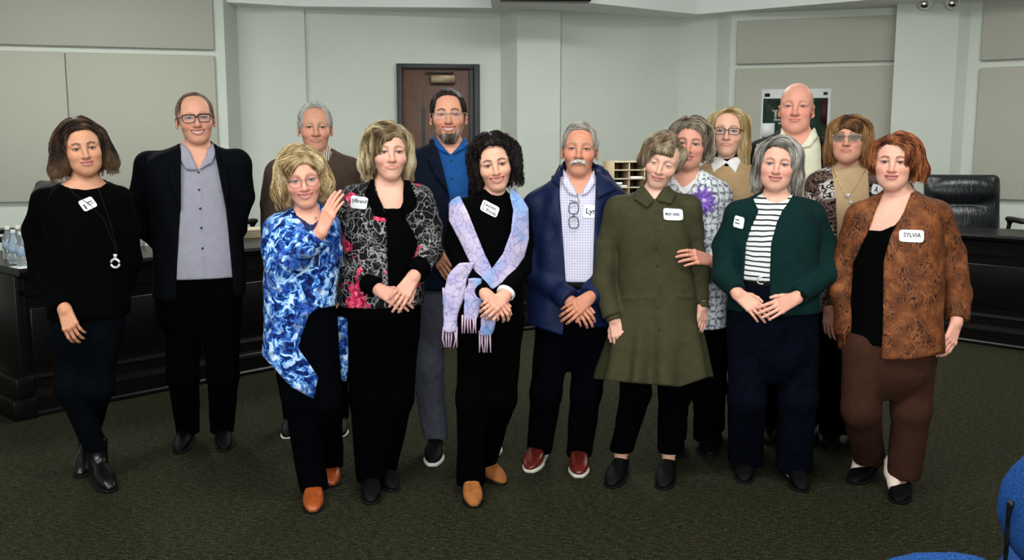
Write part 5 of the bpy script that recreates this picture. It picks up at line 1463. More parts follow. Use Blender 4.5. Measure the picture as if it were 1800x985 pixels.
# ------------------------------------------------------------------ D: blonde woman in blue tie-dye cardigan
if want('D'):
    bl_ = [srgb(104, 80, 52), srgb(162, 134, 90), srgb(204, 178, 132), srgb(226, 208, 170)]
    hd = dict(eye=(533, 317), dy=-0.10, sc=1.0, roll=-7, yaw=2, pitch=2, wide=1.0, skin=srgb(226, 164, 140), lips=srgb(186, 88, 88), smile=0.95, mouth=0.6, brow=srgb(150, 112, 84), brow_a=.6, eye_open=.6, age=.6, blush=.7, iris=srgb(70, 90, 110),
              hair=[hair_vol(bl_, top=0.143, lx=-0.134, rx=0.126, bl=-0.105, br=-0.09, rl=0.046, rr=0.046, face=(0.060, 0.058), fx=0.008, capw=.092, part=0.03, wave=.5, wfreq=.75, len=.15, lift=.006,
                             extra=[('u', P_ell((-0.052, -0.070, 0.058), (0.042, 0.026, 0.030), Ry(0.5)), .02), ('u', P_ell((0.055, -0.060, 0.060), (0.032, 0.026, 0.034), Ry(-0.6)), .02)])],
              glasses=dict(mat=M_ROSEF, w=.0265, h=.0215, p=2.5, r=.0014, cx=.0335, z=-.006))
    p = Person('smiling blonde woman in a blue and white tie-dye cardigan, hand on a shoulder', 4.06,
               [(370, 536, 22, .056), (382, 535, 42, .08), (396, 530, 54, .10), (430, 528, 57, .115), (470, 528, 58, .12), (520, 530, 58, .125), (560, 529, 57, .125), (620, 527, 55, .12)], (540, 374, 0, .047), hd, seed=4)
    aL = [(490, 402, 0, .050), (486, 440, -.03, .053), (506, 470, -.11, .052), (562, 415, -.185, .042)]; aR = [(572, 400, .02, .048), (580, 450, .03, .045), (578, 490, .02, .042)]
    t = NT('tie_dye_cloth', .85, .15); w_ = t.warp(9, .10)
    c_ = t.ramp(t.noise(26, 4, .65, .9, vec=w_), [(.38, srgb(6, 14, 52)), (.46, srgb(20, 54, 134)), (.50, srgb(56, 116, 200)), (.545, srgb(140, 190, 234)), (.63, srgb(222, 236, 248))])
    t.color(t.mix(t.ramp(t.noise(9, 2, .5, .8), [(.50, 0.0), (.60, .8)]), c_, t.mix(t.ramp(t.noise(40, 3), [(.45, 0.0), (.55, 1.0)]), srgb(10, 24, 82), srgb(40, 84, 176)))); t.bump(t.noise(10, 3, .5, .5), .3, .01); M_TIE = t.m
    M_INNER = cloth('navy_print_top', srgb(40, 44, 80), .85, .5)
    p.garment('inner_top', M_INNER, 0.0, hem=520, fold=.001, cuts=[([(515, 350), (522, 378), (548, 396), (566, 380), (572, 350)], 0.05)])
    RB = [(368, 537, 24, .06), (382, 535, 46, .088), (396, 530, 58, .11), (430, 528, 61, .125), (470, 528, 61, .13), (520, 529, 60, .135), (560, 527, 59, .135), (620, 522, 56, .135), (720, 516, 54, .135)]
    p.garment('cardigan', M_TIE, 0.008, (aL, aR), rows=RB, fold=.006, ff=34, extra=[(P_cap(p.neck + [0, .02, 0], p.neck + [0, .01, -.05], .062, .08), .02)],
              cuts=[([(516, 340), (520, 376), (545, 410), (556, 470), (560, 470), (562, 410), (566, 376), (578, 340)], 0.0),
                    ([(640, 535), (596, 537), (560, 543), (544, 553), (530, 590), (524, 612), (560, 663), (552, 701), (600, 800), (680, 800)], .3), ([(430, 600), (466, 631), (512, 681), (552, 702), (600, 800), (430, 800)], .3)])
    p.garment('cardigan_tail', M_TIE, 0.0, rows=[(560, 598, 14, .03, .12), (620, 603, 9, .03, .12), (655, 605, 7, .02, .12), (670, 605, 4, .012, .12)], fold=.003)
    p.trousers(M_NAVY_TR, [[(508, 560, 0, .088), (528, 700, -.02, .072), (545, 862, .0, .066)], [(556, 560, 0, .088), (572, 700, 0, .070), (580, 838, .1, .062)]], rows=[(520, 530, 52, .11), (560, 529, 53, .112), (620, 530, 52, .11)], top=525)
    p.hands(dict(w=(565, 407, -.19), k=(579, 373, -.185), n=(-.55, -.8, .1), thumb=-1, curl=(8, 10, 8), spread=2, size=1.0, e=(506, 470, -.11), thumb_a=(14, 4, 2), thumb_in=.5))
    M_COG = plain('cognac_leather', srgb(150, 70, 28), .3, .5, var=.25, scale=25)
    build_shoe(p.e, p.o, floor_at(550, 905), 2, M_COG, M_BLKSOLE, .255, 1.05, heel=.03, sole_t=.012); build_shoe(p.e, p.o, floor_at(584, 858), 6, M_COG, M_BLKSOLE, .255, 1.0, heel=.03, sole_t=.012)
    p.cord(['inner_top'], [(530, 381), (536, 388), (546, 393), (556, 390), (562, 383)], .004, M_GOLD, 'necklace', off=.012)
    p.finish((aL, aR))

# ------------------------------------------------------------------ E: woman in black floral jacket
if want('E'):
    bo = [srgb(84, 66, 44), srgb(140, 118, 84), srgb(182, 162, 124), srgb(210, 194, 160)]
    hd = dict(eye=(688, 267), dy=-0.10, sc=1.02, roll=0, yaw=7, pitch=-4, wide=1.0, jaw=.94, skin=srgb(224, 170, 148), lips=srgb(196, 120, 112), smile=0.35, mouth=0.05, brow=srgb(112, 88, 66), brow_t=.8, eye_open=.7, age=.55, blush=.5, zlow=.2,
              hair=[hair_vol(bo, top=0.138, lx=-0.136, rx=0.106, bl=-0.095, br=-0.118, rl=0.042, rr=0.036, face=(0.058, 0.052), fx=0.014, capw=.100, part=0.04, wave=.15, len=.16, lift=.005,
                             extra=[('u', P_ell((-0.036, -0.082, 0.070), (0.048, 0.022, 0.022), Ry(0.55)), .016)])])
    p = Person('blonde woman with clasped hands in a black floral embroidered jacket', 4.26,
               [(316, 683, 24, .058), (330, 681, 46, .085), (350, 678, 66, .105), (390, 676, 70, .125), (430, 675, 70, .13), (470, 673, 68, .13), (530, 671, 70, .13), (600, 668, 66, .125)], (684, 326, 0, .050), hd, seed=5)
    aL = [(622, 350, 0, .052), (602, 405, .02, .055), (602, 466, -.03, .052), (662, 506, -.15, .042)]; aR = [(736, 350, 0, .052), (755, 400, .0, .054), (757, 442, -.05, .052), (730, 482, -.16, .043)]
    t = NT('floral_embroidered_cloth', .8, .2)
    w_ = t.warp(14, .13)
    l1 = t.ramp(t.voronoi(24, 'DISTANCE_TO_EDGE', vec=w_), [(.0, 1.0), (.028, .9), (.05, 0.0)])
    l2 = t.ramp(t.voronoi(38, 'DISTANCE_TO_EDGE', vec=t.warp(22, .10)), [(.0, .8), (.022, .7), (.045, 0.0)])
    ln = t.math('MAXIMUM', l1, t.math('MULTIPLY', l2, t.ramp(t.noise(13, 2), [(.47, 0.0), (.53, 1.0)])))
    base = t.mix(ln, srgb(10, 9, 11), srgb(150, 146, 146))
    fl = t.ramp(t.noise(10, 2, .5, .6), [(.60, 0.0), (.62, 1.0)])
    pet = t.ramp(t.noise(60, 2, .5, 1.0), [(.35, srgb(120, 16, 40)), (.5, srgb(208, 40, 80)), (.68, srgb(240, 120, 150))])
    t.color(t.mix(fl, base, pet)); t.bump(ln, .3, .003); M_FLOR = t.m
    p.garment('black_top', M_BLACK, 0.0, hem=560, fold=.001, cuts=[([(656, 310), (664, 340), (675, 366), (704, 366), (712, 340), (714, 310)], .05)])
    p.garment('floral_jacket', M_FLOR, 0.013, (aL, aR), hem=534, fold=.003, cuts=[([(655, 300), (660, 335), (675, 366), (679, 390), (682, 470), (684, 560), (722, 560), (728, 470), (735, 427), (713, 385), (708, 340), (714, 300)], -.01)], extra=[(P_cap(p.neck + [0, .02, 0], p.neck + [0, .01, -.05], .064, .082), .02)])
    p.garment('jacket_collar', M_BLACK, 0.021, hem=380, fold=0, h=.0065, torso=True, rows=[(316, 683, 25, .06), (330, 681, 47, .087), (350, 678, 68, .107), (390, 676, 72, .127)], extra=[(P_cap(p.neck + [0, .02, .004], p.neck + [0, .01, -.05], .068, .086), .02)],
              sub=[], cuts=[([(500, 200), (640, 200), (650, 320), (640, 340), (658, 380), (679, 384), (674, 366), (659, 335), (655, 200), (714, 200), (709, 336), (708, 380), (726, 372), (738, 345), (724, 318), (730, 200), (860, 200), (860, 450), (500, 450)], .4)])
    for ch in (aL, aR):
        P = p.pts(ch); d = unit(P[-1][0] - P[-2][0]); f = Field().u(P_cap(P[-1][0] - d * .045, P[-1][0] + d * .004, P[-1][1] + .006, P[-1][1] + .004)); f.s(P_cyl(P[-1][0] + d * .004, P[-1][0] + d * .1, .08)); v, q, _ = mesh_field(f, .005); new_mesh('cuff', v, q, M_BLACK, p.e, p.o)
    p.trousers(M_BLACK_TR, [[(640, 540, 0, .10), (646, 700, 0, .078), (650, 862, .03, .07)], [(702, 540, 0, .10), (696, 700, .02, .078), (690, 846, .08, .07)]], rows=[(500, 672, 66, .122), (530, 671, 66, .122), (600, 668, 66, .122)], top=505)
    p.hands(dict(w=(667, 510, -.16), k=(694, 524, -.20), n=(.1, -.9, .4), thumb=-1, curl=(20, 30, 20), size=.95, e=(602, 466, -.03)),
            dict(w=(727, 487, -.18), k=(708, 515, -.225), n=(.25, -1, .25), thumb=-1, curl=(18, 22, 16), size=.97, e=(757, 442, -.05), thumb_a=(30, 10, 5)))
    build_shoe(p.e, p.o, floor_at(652, 889), 2, M_BLKSHOE, M_BLKSOLE, .25); build_shoe(p.e, p.o, floor_at(694, 866), 22, M_BLKSHOE, M_BLKSOLE, .25)
    p.tagsheet(['floral_jacket', 'jacket_collar'], [(619, 344), (648, 348), (646, 369), (617, 366)], M_TAG, mat_text=M_INK, lines=[('JtBrand', .06, .94, .22, .62, .0)])
    W, K, n_, d, t_ = p.hinfo[1]; c = K + d * .014 - t_ * .009 - n_ * .004
    an = np.linspace(0, 2 * math.pi, 16, endpoint=False); V, Q = tube_arrays(c + .0105 * (np.cos(an)[:, None] * t_ + np.sin(an)[:, None] * n_), .0016, 6, True); new_mesh('ring', V, Q, M_GOLD, p.e, p.o)
    p.finish((aL, aR))

# ------------------------------------------------------------------ F: bearded man in navy blazer
if want('F'):
    hb = [srgb(30, 22, 18), srgb(48, 36, 29), srgb(70, 54, 44)]
    gb = [srgb(70, 52, 42), srgb(112, 96, 86), srgb(150, 142, 136), srgb(178, 172, 168)]
    beard = dict(name='beard', prims=[('u', P_ell((0, -0.034, -0.066), (0.053, 0.060, 0.050)), 0), ('u', P_ell((0, -0.066, -0.106), (0.036, 0.030, 0.028)), .02), ('u', P_cap((-.066, 0, -.02), (-.048, -.02, -.07), .008, .014), .01), ('u', P_cap((.066, 0, -.02), (.048, -.02, -.07), .008, .014), .01),
                               ('u', P_cap((-.026, -.096, -.066), (-.006, -.106, -.053), .006, .006), .008), ('u', P_cap((.026, -.096, -.066), (.006, -.106, -.053), .006, .006), .008),
                               ('s', P_ell((0, -0.100, -0.0640), (0.0335, 0.040, 0.0140)), .004), ('s', P_ell((0, -.085, -.010), (.062, .07, .038)), .008), ('s', P_box((0, 0.10, -.06), (.2, .095, .2)), .01)],
                 cols=gb, n=700, flow='down', len=.035, steps=5, r=.0013, zmin=-.2, wave=.1, frizz=.2, groove=.001, lift=.003, topw=.3, faces=[], h=.003)
    hd = dict(eye=(788, 201), dy=-0.10, sc=1.05, roll=-1, yaw=0, pitch=-4, wide=1.03, jaw=1.06, skin=srgb(212, 150, 122), lips=srgb(182, 96, 90), smile=1.0, mouth=0.8, brow=srgb(52, 36, 28), brow_t=1.1, eye_open=.55, age=.35, blush=.6, iris=srgb(60, 50, 40), nose=1.1,
              hair=[hair_short(hb, t=0.012, hairline=0.088, temple=0.046, ln=0.05, wd=1.03, low=-0.03, side_t=.005, flow='back'), beard],
              glasses=dict(mat=M_WIRE, w=.0265, h=.0165, p=3.5, r=.0009, z=-.004))
    p = Person('bearded smiling man in a navy blazer and blue shirt before the door', 4.75,
               [(250, 790, 24, .065), (262, 789, 48, .085), (280, 786, 74, .105), (320, 784, 76, .12), (380, 781, 74, .125), (440, 778, 72, .125), (500, 775, 70, .125), (560, 770, 66, .12)], (790, 260, 0, .058), hd, seed=6)
    aL = [(736, 288, 0, .060), (724, 345, .02, .056), (728, 408, -.02, .053), (768, 440, -.12, .045)]; aR = [(840, 286, 0, .058), (850, 345, .03, .055), (846, 420, .06, .052), (832, 480, .08, .045)]
    p.garment('shirt', cloth('blue_shirt', srgb(24, 78, 140), .8, .12), 0.0, hem=500, fold=.003, extra=[(P_cap(p.neck + [0, .01, .015], p.neck + [0, 0, -.05], .066, .085), .02)], cuts=[([(770, 225), (777, 255), (792, 272), (808, 256), (816, 225)], 0)],
              patches=[([(761, 234), (774, 252), (791, 273), (772, 264), (757, 250)], .009, .0085), ([(822, 234), (810, 252), (793, 273), (816, 262), (828, 248)], .009, .0085), ([(790, 274), (795, 274), (800, 480), (794, 480)], .0015, .0015)])
    for by in (283, 315, 348): p.disc('shirt', 793 + (by - 283) * .03, by, .0055, M_BTN_D)
    p.garment('blazer', cloth('navy_blazer_wool', srgb(14, 21, 36), .85, .12, spec=.08), 0.014, (aL, aR), hem=505, extra=[(P_cap(p.neck + [0, .03, .0], p.neck + [0, .01, -.05], .078, .095), .02)],
              cuts=[([(757, 215), (760, 245), (772, 270), (790, 343), (794, 420), (796, 520), (806, 520), (812, 420), (822, 343), (826, 270), (828, 240), (830, 215)], -.01)],
              patches=[([(752, 236), (760, 243), (772, 270), (790, 343), (765, 310), (750, 280), (758, 270)], .010, .008), ([(836, 236), (830, 243), (826, 270), (822, 343), (842, 310), (848, 280), (838, 270)], .010, .008)])
    p.trousers(cloth('grey_jeans', srgb(74, 76, 86), .9, .2, 380, .5), [[(748, 520, 0, .098), (752, 640, 0, .078), (760, 758, .02, .066)], [(812, 520, 0, .098), (838, 640, .05, .078), (862, 752, .10, .066)]], rows=[(470, 777, 66, .12), (500, 775, 67, .122), (560, 770, 67, .122)], top=480, fold=.006, hem=.075)
    p.hands(dict(w=(770, 443, -.135), k=(779, 466, -.165), n=(-.5, -.85, 0), thumb=1, curl=(20, 20, 15), size=1.05, e=(728, 408, -.02)))
    build_shoe(p.e, p.o, floor_at(760, 822), -3, M_BLKSHOE, M_WSOLE, .30, 1.1, sole_t=.026, m_lace=M_BLKSOLE); build_shoe(p.e, p.o, floor_at(872, 803), 14, M_BLKSHOE, M_WSOLE, .30, 1.1, sole_t=.026)
    p.finish((aL, aR))

# ------------------------------------------------------------------ G: woman with dark curls and lavender scarf
if want('G'):
    dk = [srgb(8, 6, 6), srgb(20, 14, 12), srgb(36, 26, 22)]
    curls = dict(prims=[('u', P_ell((0, 0.02, 0.042), (0.088, 0.11, 0.096)), 0), ('u', P_ell((-0.080, 0.01, -0.02), (0.030, 0.06, 0.092)), .03), ('u', P_ell((0.086, 0.01, 0.0), (0.034, 0.06, 0.085)), .03), ('u', P_ell((0, .06, -.02), (.095, .06, .11)), .03), ('u', P_ell((0.0, -.045, .078), (.070, .05, .055)), .03),
                        ('s', P_box((0.004, -0.128, -0.054), (0.063, 0.092, 0.138), .055), .012), ('s', P_ell((0.004, -.10, -.10), (.056, .085, .09)), .014)],
                 cols=dk, n=950, len=.14, steps=14, r=.0024, wave=.3, frizz=.25, curl=.0046, zmin=-.05, zstop=-.115, lift=.005, groove=.004, gfreq=90)
    hd = dict(eye=(870, 290), dy=-0.10, sc=0.97, roll=-9, yaw=3, pitch=2, wide=1.0, jaw=.95, skin=srgb(226, 170, 144), lips=srgb(190, 84, 84), smile=1.0, mouth=0.85, brow=srgb(40, 26, 22), eye_open=.8, age=.3, blush=.6, iris=srgb(56, 40, 30), hair=[curls])
    p = Person('dark curly-haired woman in a black turtleneck with a lavender fringed scarf', 4.2,
               [(332, 864, 20, .055), (345, 862, 38, .078), (360, 861, 52, .098), (395, 861, 56, .115), (430, 862, 55, .118), (470, 862, 52, .115), (520, 862, 58, .12), (590, 862, 60, .12)], (865, 345, 0, .046), hd, seed=7)
    aL = [(812, 374, 0, .046), (800, 425, .0, .045), (814, 470, -.06, .043), (853, 517, -.18, .034)]; aR = [(910, 374, 0, .046), (921, 425, .0, .044), (917, 470, -.06, .042), (887, 519, -.18, .034)]
    p.garment('turtleneck', M_BLACK, 0.0, (aL, aR), hem=560, fold=.002, extra=[(P_cap(p.neck + [0, .005, .028], p.neck + [0, .01, -.05], .054, .066), .02)], sub=[])
    t = NT('lavender_scarf_cloth', .85, .2); w_ = t.warp(16, .08)
    ln = t.ramp(t.voronoi(26, 'DISTANCE_TO_EDGE', vec=w_), [(.0, 1.0), (.03, .8), (.06, 0.0)])
    bs = t.ramp(t.noise(5, 2, .5, .5), [(.40, srgb(128, 168, 214)), (.5, srgb(180, 172, 208)), (.62, srgb(204, 190, 214))])
    t.color(t.mix(t.math('MULTIPLY', ln, .6), bs, srgb(110, 100, 164))); t.bump(t.noise(14, 3), .4, .01); M_SCARF = t.m
    sc = []
    def band(polys, off, th, name='scarf'):
        f = Field().u(p.loft(0.0)).u(P_cap(p.neck + [0, .005, .0], p.neck + [0, .01, -.05], .056, .068), .02)
        for ch in (aL, aR):
            P = p.pts(ch); f.u(P_cap(P[0][0], P[1][0], P[0][1], P[1][1]), .04)
        f.noise(fold_fn(.003, 77, 40)); f.mark(); g0 = Field()
        f.ops.append(('i', P_box((0, -90, 0), (1, 1, 1)), 0))     # keep only the cloth, not the support
        for poly, o_ in polys: f.patch(P_poly(poly, p.Y, .06), off + o_, th, .004)
        v, q, _ = mesh_field(f, .005); return v, q
    SC1 = [(800, 338), (808, 344), (822, 372), (838, 412), (852, 446), (866, 474), (880, 492), (866, 506), (846, 496), (826, 462), (806, 420), (789, 388), (789, 352)]
    SC2 = [(898, 330), (912, 338), (929, 366), (930, 420), (922, 452), (898, 486), (868, 508), (846, 506), (842, 492), (862, 476), (884, 446), (898, 408), (902, 370), (896, 345)]
    v1, q1 = band([(SC1, 0.0)], .016, .006); v2, q2 = band([(SC2, .010)], .018, .006)
    V, Q, C = join_arrays([(v1, q1, (1, 1, 1)), (v2, q2, (1, 1, 1))])
    scf = new_mesh('scarf', V, Q, M_SCARF, p.e, p.o); scf['label'] = 'lavender and blue patterned scarf with fringe'
    def tail(rows, dy, seed):
        f = Field().u(P_loft(*rows_world([(a, b, c, .012, dy + e) for a, b, c, e in rows], p.Y), yaw=.1, n=2.6, sig=.01)); f.noise(fold_fn(.004, seed, 55)); v, q, _ = mesh_field(f, .005); return new_mesh('scarf_tail', v, q, M_SCARF, scf, p.o)
    tail([(462, 822, 14, 0), (480, 808, 17, 0), (520, 796, 19, 0), (560, 792, 13, 0), (583, 791, 13, 0)], -.15, 5)
    tail([(490, 836, 14, 0), (520, 832, 18, 0), (550, 827, 14, 0), (562, 824, 12, 0)], -.175, 6)
    tail([(545, 862, 8, 0), (560, 858, 12, 0), (590, 853, 11, 0)], -.165, 8)
    M_FRG = cloth('lilac_fringe', srgb(206, 176, 198), .9)
    r_ = np.random.default_rng(3)
    for x0, x1, y0, dy, L in ((780, 803, 581, -.15, 30), (813, 836, 560, -.18, 26), (843, 863, 588, -.165, 32), (779, 790, 512, -.152, 24)):
        for x in np.arange(x0, x1 + .1, 4.6):
            a = at(x, y0 - 6, p.Y + dy); ex = x + r_.normal() * 1.2
            V, Q = tube_arrays([a, at(x + r_.normal() * .8, y0 + L * .5, p.Y + dy), at(ex, y0 + L, p.Y + dy)], [.0042, .0035, .0028], 6); new_mesh('fringe_tassel', V, Q, M_FRG, scf, p.o)
    p.trousers(M_BLACK_TR, [[(838, 560, 0, .086), (830, 700, 0, .07), (828, 858, .06, .066)], [(886, 560, 0, .086), (880, 700, .03, .07), (868, 826, .14, .064)]], rows=[(530, 862, 58, .115), (590, 862, 58, .115)], top=535)
    p.hands(dict(w=(856, 520, -.20), k=(878, 540, -.235), n=(.2, -.8, .5), thumb=-1, curl=(30, 40, 30), size=.92, e=(814, 470, -.06)),
            dict(w=(886, 522, -.20), k=(866, 536, -.25), n=(.1, -1, .3), thumb=-1, curl=(38, 45, 30), size=.94, e=(917, 470, -.06), thumb_a=(30, 8, 4)))
    P = p.pts(aR); d = unit(P[-1][0] - P[-2][0]); f = Field().u(P_cyl(P[-1][0] - d * .022, P[-1][0] - d * .004, P[-1][1] + .006)); v, q, _ = mesh_field(f, .003); new_mesh('white_cuff_band', v, q, M_TAG, p.e, p.o)
    M_SUEDE = plain('tan_suede', srgb(150, 92, 48), .9, .15, var=.3, scale=30)
    build_shoe(p.e, p.o, floor_at(834, 895), 6, M_SUEDE, M_BLKSOLE, .255, heel=.03, sole_t=.012); build_shoe(p.e, p.o, floor_at(886, 854), 34, M_SUEDE, M_BLKSOLE, .255, heel=.03, sole_t=.012)
    p.tagsheet('turtleneck', [(850, 351), (879, 366), (872, 384), (843, 369)], M_TAG, mat_text=M_INK, lines=[('Lauren,', .1, .85, .12, .48, .05), ('L. Rhoda', .12, .92, .54, .88, .0)])
    p.disc('turtleneck', 846, 309, .004, M_SILVER, 'earring') if False else None
    for s in (-1, 1):
        c = p.O + p.R @ (np.array([s * .079, 0, -.046]) * p.sc); v, q, _ = mesh_field(Field().u(P_ell(c, (.0055,) * 3)), .0018); new_mesh('earring', v, q, M_SILVER, p.e, p.o)
    p.finish((aL, aR))

# ------------------------------------------------------------------ H: man with white moustache, navy rain jacket
if want('H'):
    gh = [srgb(120, 112, 102), srgb(158, 152, 142), srgb(190, 186, 178)]
    wm = [srgb(214, 210, 202), srgb(236, 233, 228)]
    mo = dict(name='moustache', prims=[('u', P_cap((-.004, -.108, -.0545), (-.022, -.101, -.0605), .0065, .0058), 0), ('u', P_cap((.004, -.108, -.0545), (.022, -.101, -.0605), .0065, .0058), .004), ('u', P_cap((-.022, -.101, -.0605), (-.033, -.091, -.066), .0055, .003), .004), ('u', P_cap((.022, -.101, -.0605), (.033, -.091, -.066), .0055, .003), .004)],
              cols=wm, n=500, flow='down', len=.014, steps=5, r=.001, zmin=-.2, wave=.05, frizz=.2, groove=.0008, lift=.002, faces=[], h=.0025)
    hd = dict(eye=(1018, 261.5), dy=-0.10, sc=1.05, roll=2, yaw=-2, pitch=-5, wide=.98, jaw=1.02, skin=srgb(208, 144, 116), lips=srgb(168, 92, 84), smile=0.5, mouth=0.1, brow=srgb(150, 128, 106), brow_t=1.1, eye_open=.45, age=.9, blush=.7, nose=1.12, adam=True,
              hair=[hair_short(gh, t=0.012, hairline=0.086, temple=0.046, ln=0.06, wd=.98, low=-0.035, side_t=.008, flow='swoop', sweep=.8), mo])
    p = Person('grey-haired man with a white moustache in an open navy jacket', 4.55,
               [(305, 1018, 24, .062), (320, 1017, 46, .085), (338, 1014, 70, .105), (380, 1012, 72, .125), (430, 1014, 72, .135), (480, 1016, 70, .14), (530, 1013, 70, .135), (600, 1010, 66, .125)], (1018, 318, 0, .055), hd, seed=8)
    aL = [(946, 364, 0, .058), (936, 420, .0, .057), (942, 482, -.05, .055), (1000, 528, -.19, .046)]; aR = [(1076, 358, 0, .058), (1086, 420, .02, .055), (1082, 482, -.05, .053), (1036, 522, -.19, .046)]
    t = NT('lavender_check_shirt', .8, .2); g1 = t.ramp(t.wave(26, 'X'), [(.35, 0.0), (.5, .5)]); g2 = t.ramp(t.wave(26, 'Z'), [(.35, 0.0), (.5, .5)])
    t.color(t.mix(t.math('ADD', g1, g2), srgb(228, 226, 238), srgb(190, 184, 212))); t.bump(t.noise(9, 3), .25, .01); M_LCHK = t.m
    p.garment('shirt', M_LCHK, 0.0, hem=490, fold=.003, extra=[(P_cap(p.neck + [0, .01, .015], p.neck + [0, 0, -.05], .064, .083), .02)], cuts=[([(996, 275), (1003, 318), (1018, 345), (1034, 318), (1042, 275)], 0)],
              patches=[([(990, 295), (1001, 318), (1017, 345), (1000, 342), (989, 322)], .009, .0085), ([(1045, 297), (1035, 318), (1020, 345), (1034, 340), (1046, 322)], .009, .0085), ([(1012, 345), (1018, 345), (1012, 490), (1005, 490)], .0015, .0015)])
    for bx, by in ((1015, 372), (1013, 400), (1011, 427), (1010, 460)): p.disc('shirt', bx, by, .005, M_BTN_W)
    M_NJ = cloth('navy_rain_shell', srgb(8, 24, 62), .6, .15, 300, .4, .25)
    p.garment('rain_jacket', M_NJ, 0.018, (aL, aR), arm_off=.004, hem=None, fold=.010, ff=24, rows=[(305, 1018, 26, .062), (320, 1017, 48, .085), (338, 1013, 72, .105), (380, 1010, 76, .125), (430, 1010, 77, .135), (480, 1010, 76, .14), (530, 1004, 76, .14), (610, 998, 72, .135)], extra=[(P_cap(p.neck + [0, .04, .035], p.neck + [0, .03, -.05], .088, .105), .02), (P_cap(at(1062, 306, p.Y + .02), at(1074, 336, p.Y + .02), .025, .04), .03)],
              sub=[P_cap(p.neck + [0, .02, .10], p.neck + [0, 0, -.01], .074, .068)],
              cuts=[([(985, 270), (984, 345), (994, 486), (990, 600), (1034, 600), (1042, 486), (1047, 330), (1050, 270)], -.01), ([(900, 566), (925, 569), (986, 590), (1032, 576), (1060, 576), (1120, 570), (1120, 680), (900, 680)], .4)],
              patches=[([(972, 288), (986, 283), (985, 330), (968, 318)], .012, .006), ([(1048, 288), (1060, 292), (1085, 333), (1050, 350), (1047, 330)], .012, .006)])
    p.garment('belt', M_BLKSHOE, -.006, rows=[(484, 1016, 68, .137), (500, 1015, 68, .137)], fold=0, n=2.3)
    p.trousers(M_NAVY_TR, [[(975, 560, 0, .095), (960, 690, 0, .075), (938, 806, .03, .064)], [(1042, 560, 0, .095), (1030, 690, 0, .075), (1018, 816, .03, .064)]], rows=[(492, 1015, 64, .128), (530, 1013, 64, .126), (600, 1010, 64, .12)], top=494)
    p.hands(dict(w=(1003, 531, -.20), k=(1020, 548, -.25), n=(-.1, -.8, .6), thumb=-1, curl=(25, 35, 25), size=1.0, e=(942, 482, -.05)), dict(w=(1034, 525, -.21), k=(1012, 541, -.265), n=(.1, -1, .3), thumb=-1, curl=(30, 35, 25), size=1.03, e=(1082, 482, -.05), thumb_a=(28, 8, 4)))
    M_OXB = plain('oxblood_leather', srgb(92, 26, 20), .28, .5, var=.25, scale=22)
    build_shoe(p.e, p.o, floor_at(930, 833), -14, M_OXB, M_WSOLE, .29, 1.1, sole_t=.024, m_lace=M_BLKSOLE); build_shoe(p.e, p.o, floor_at(1017, 842), -2, M_OXB, M_WSOLE, .29, 1.1, sole_t=.024, m_lace=M_BLKSOLE)
    p.tagsheet('shirt', [(1025, 361), (1050, 362), (1049, 384), (1024, 383)], M_TAG, mat_text=M_INK, lines=[('Lyn', .22, .92, .22, .82, .0)])
    # reading glasses hanging by one temple
    pr = []
    for cy, a_ in ((366, .1), (391, -.1)):
        c, n_ = p.hit('shirt', 1008, cy); lp = ring_loop(.022, .026, 22, 3)[:, [0, 1, 2]]; lp = lp @ Ry(a_).T; pr.append((*tube_arrays(c + lp + np.array([0, -.016, 0]), .0022, 6, True), (0, 0, 0)))
    c1, _ = p.hit('shirt', 1001, 352); c2, _ = p.hit('shirt', 1018, 356); c3, _ = p.hit('shirt', 1014, 340)
    pr += [(*tube_arrays([c1 + [0, -.014, 0], c2 + [0, -.016, 0], c3 + [0, -.006, 0]], .0018, 6), (0, 0, 0)), (*tube_arrays([p.hit('shirt', 1008, 377)[0] + [0, -.017, .006], p.hit('shirt', 1008, 380)[0] + [0, -.017, -.006]], .002, 6), (0, 0, 0))]
    V, Q, C = join_arrays(pr); o = new_mesh('reading_glasses', V, Q, M_DKFRAME, p.e, p.o); o['label'] = 'dark reading glasses hooked on the shirt front'
    p.finish((aL, aR))

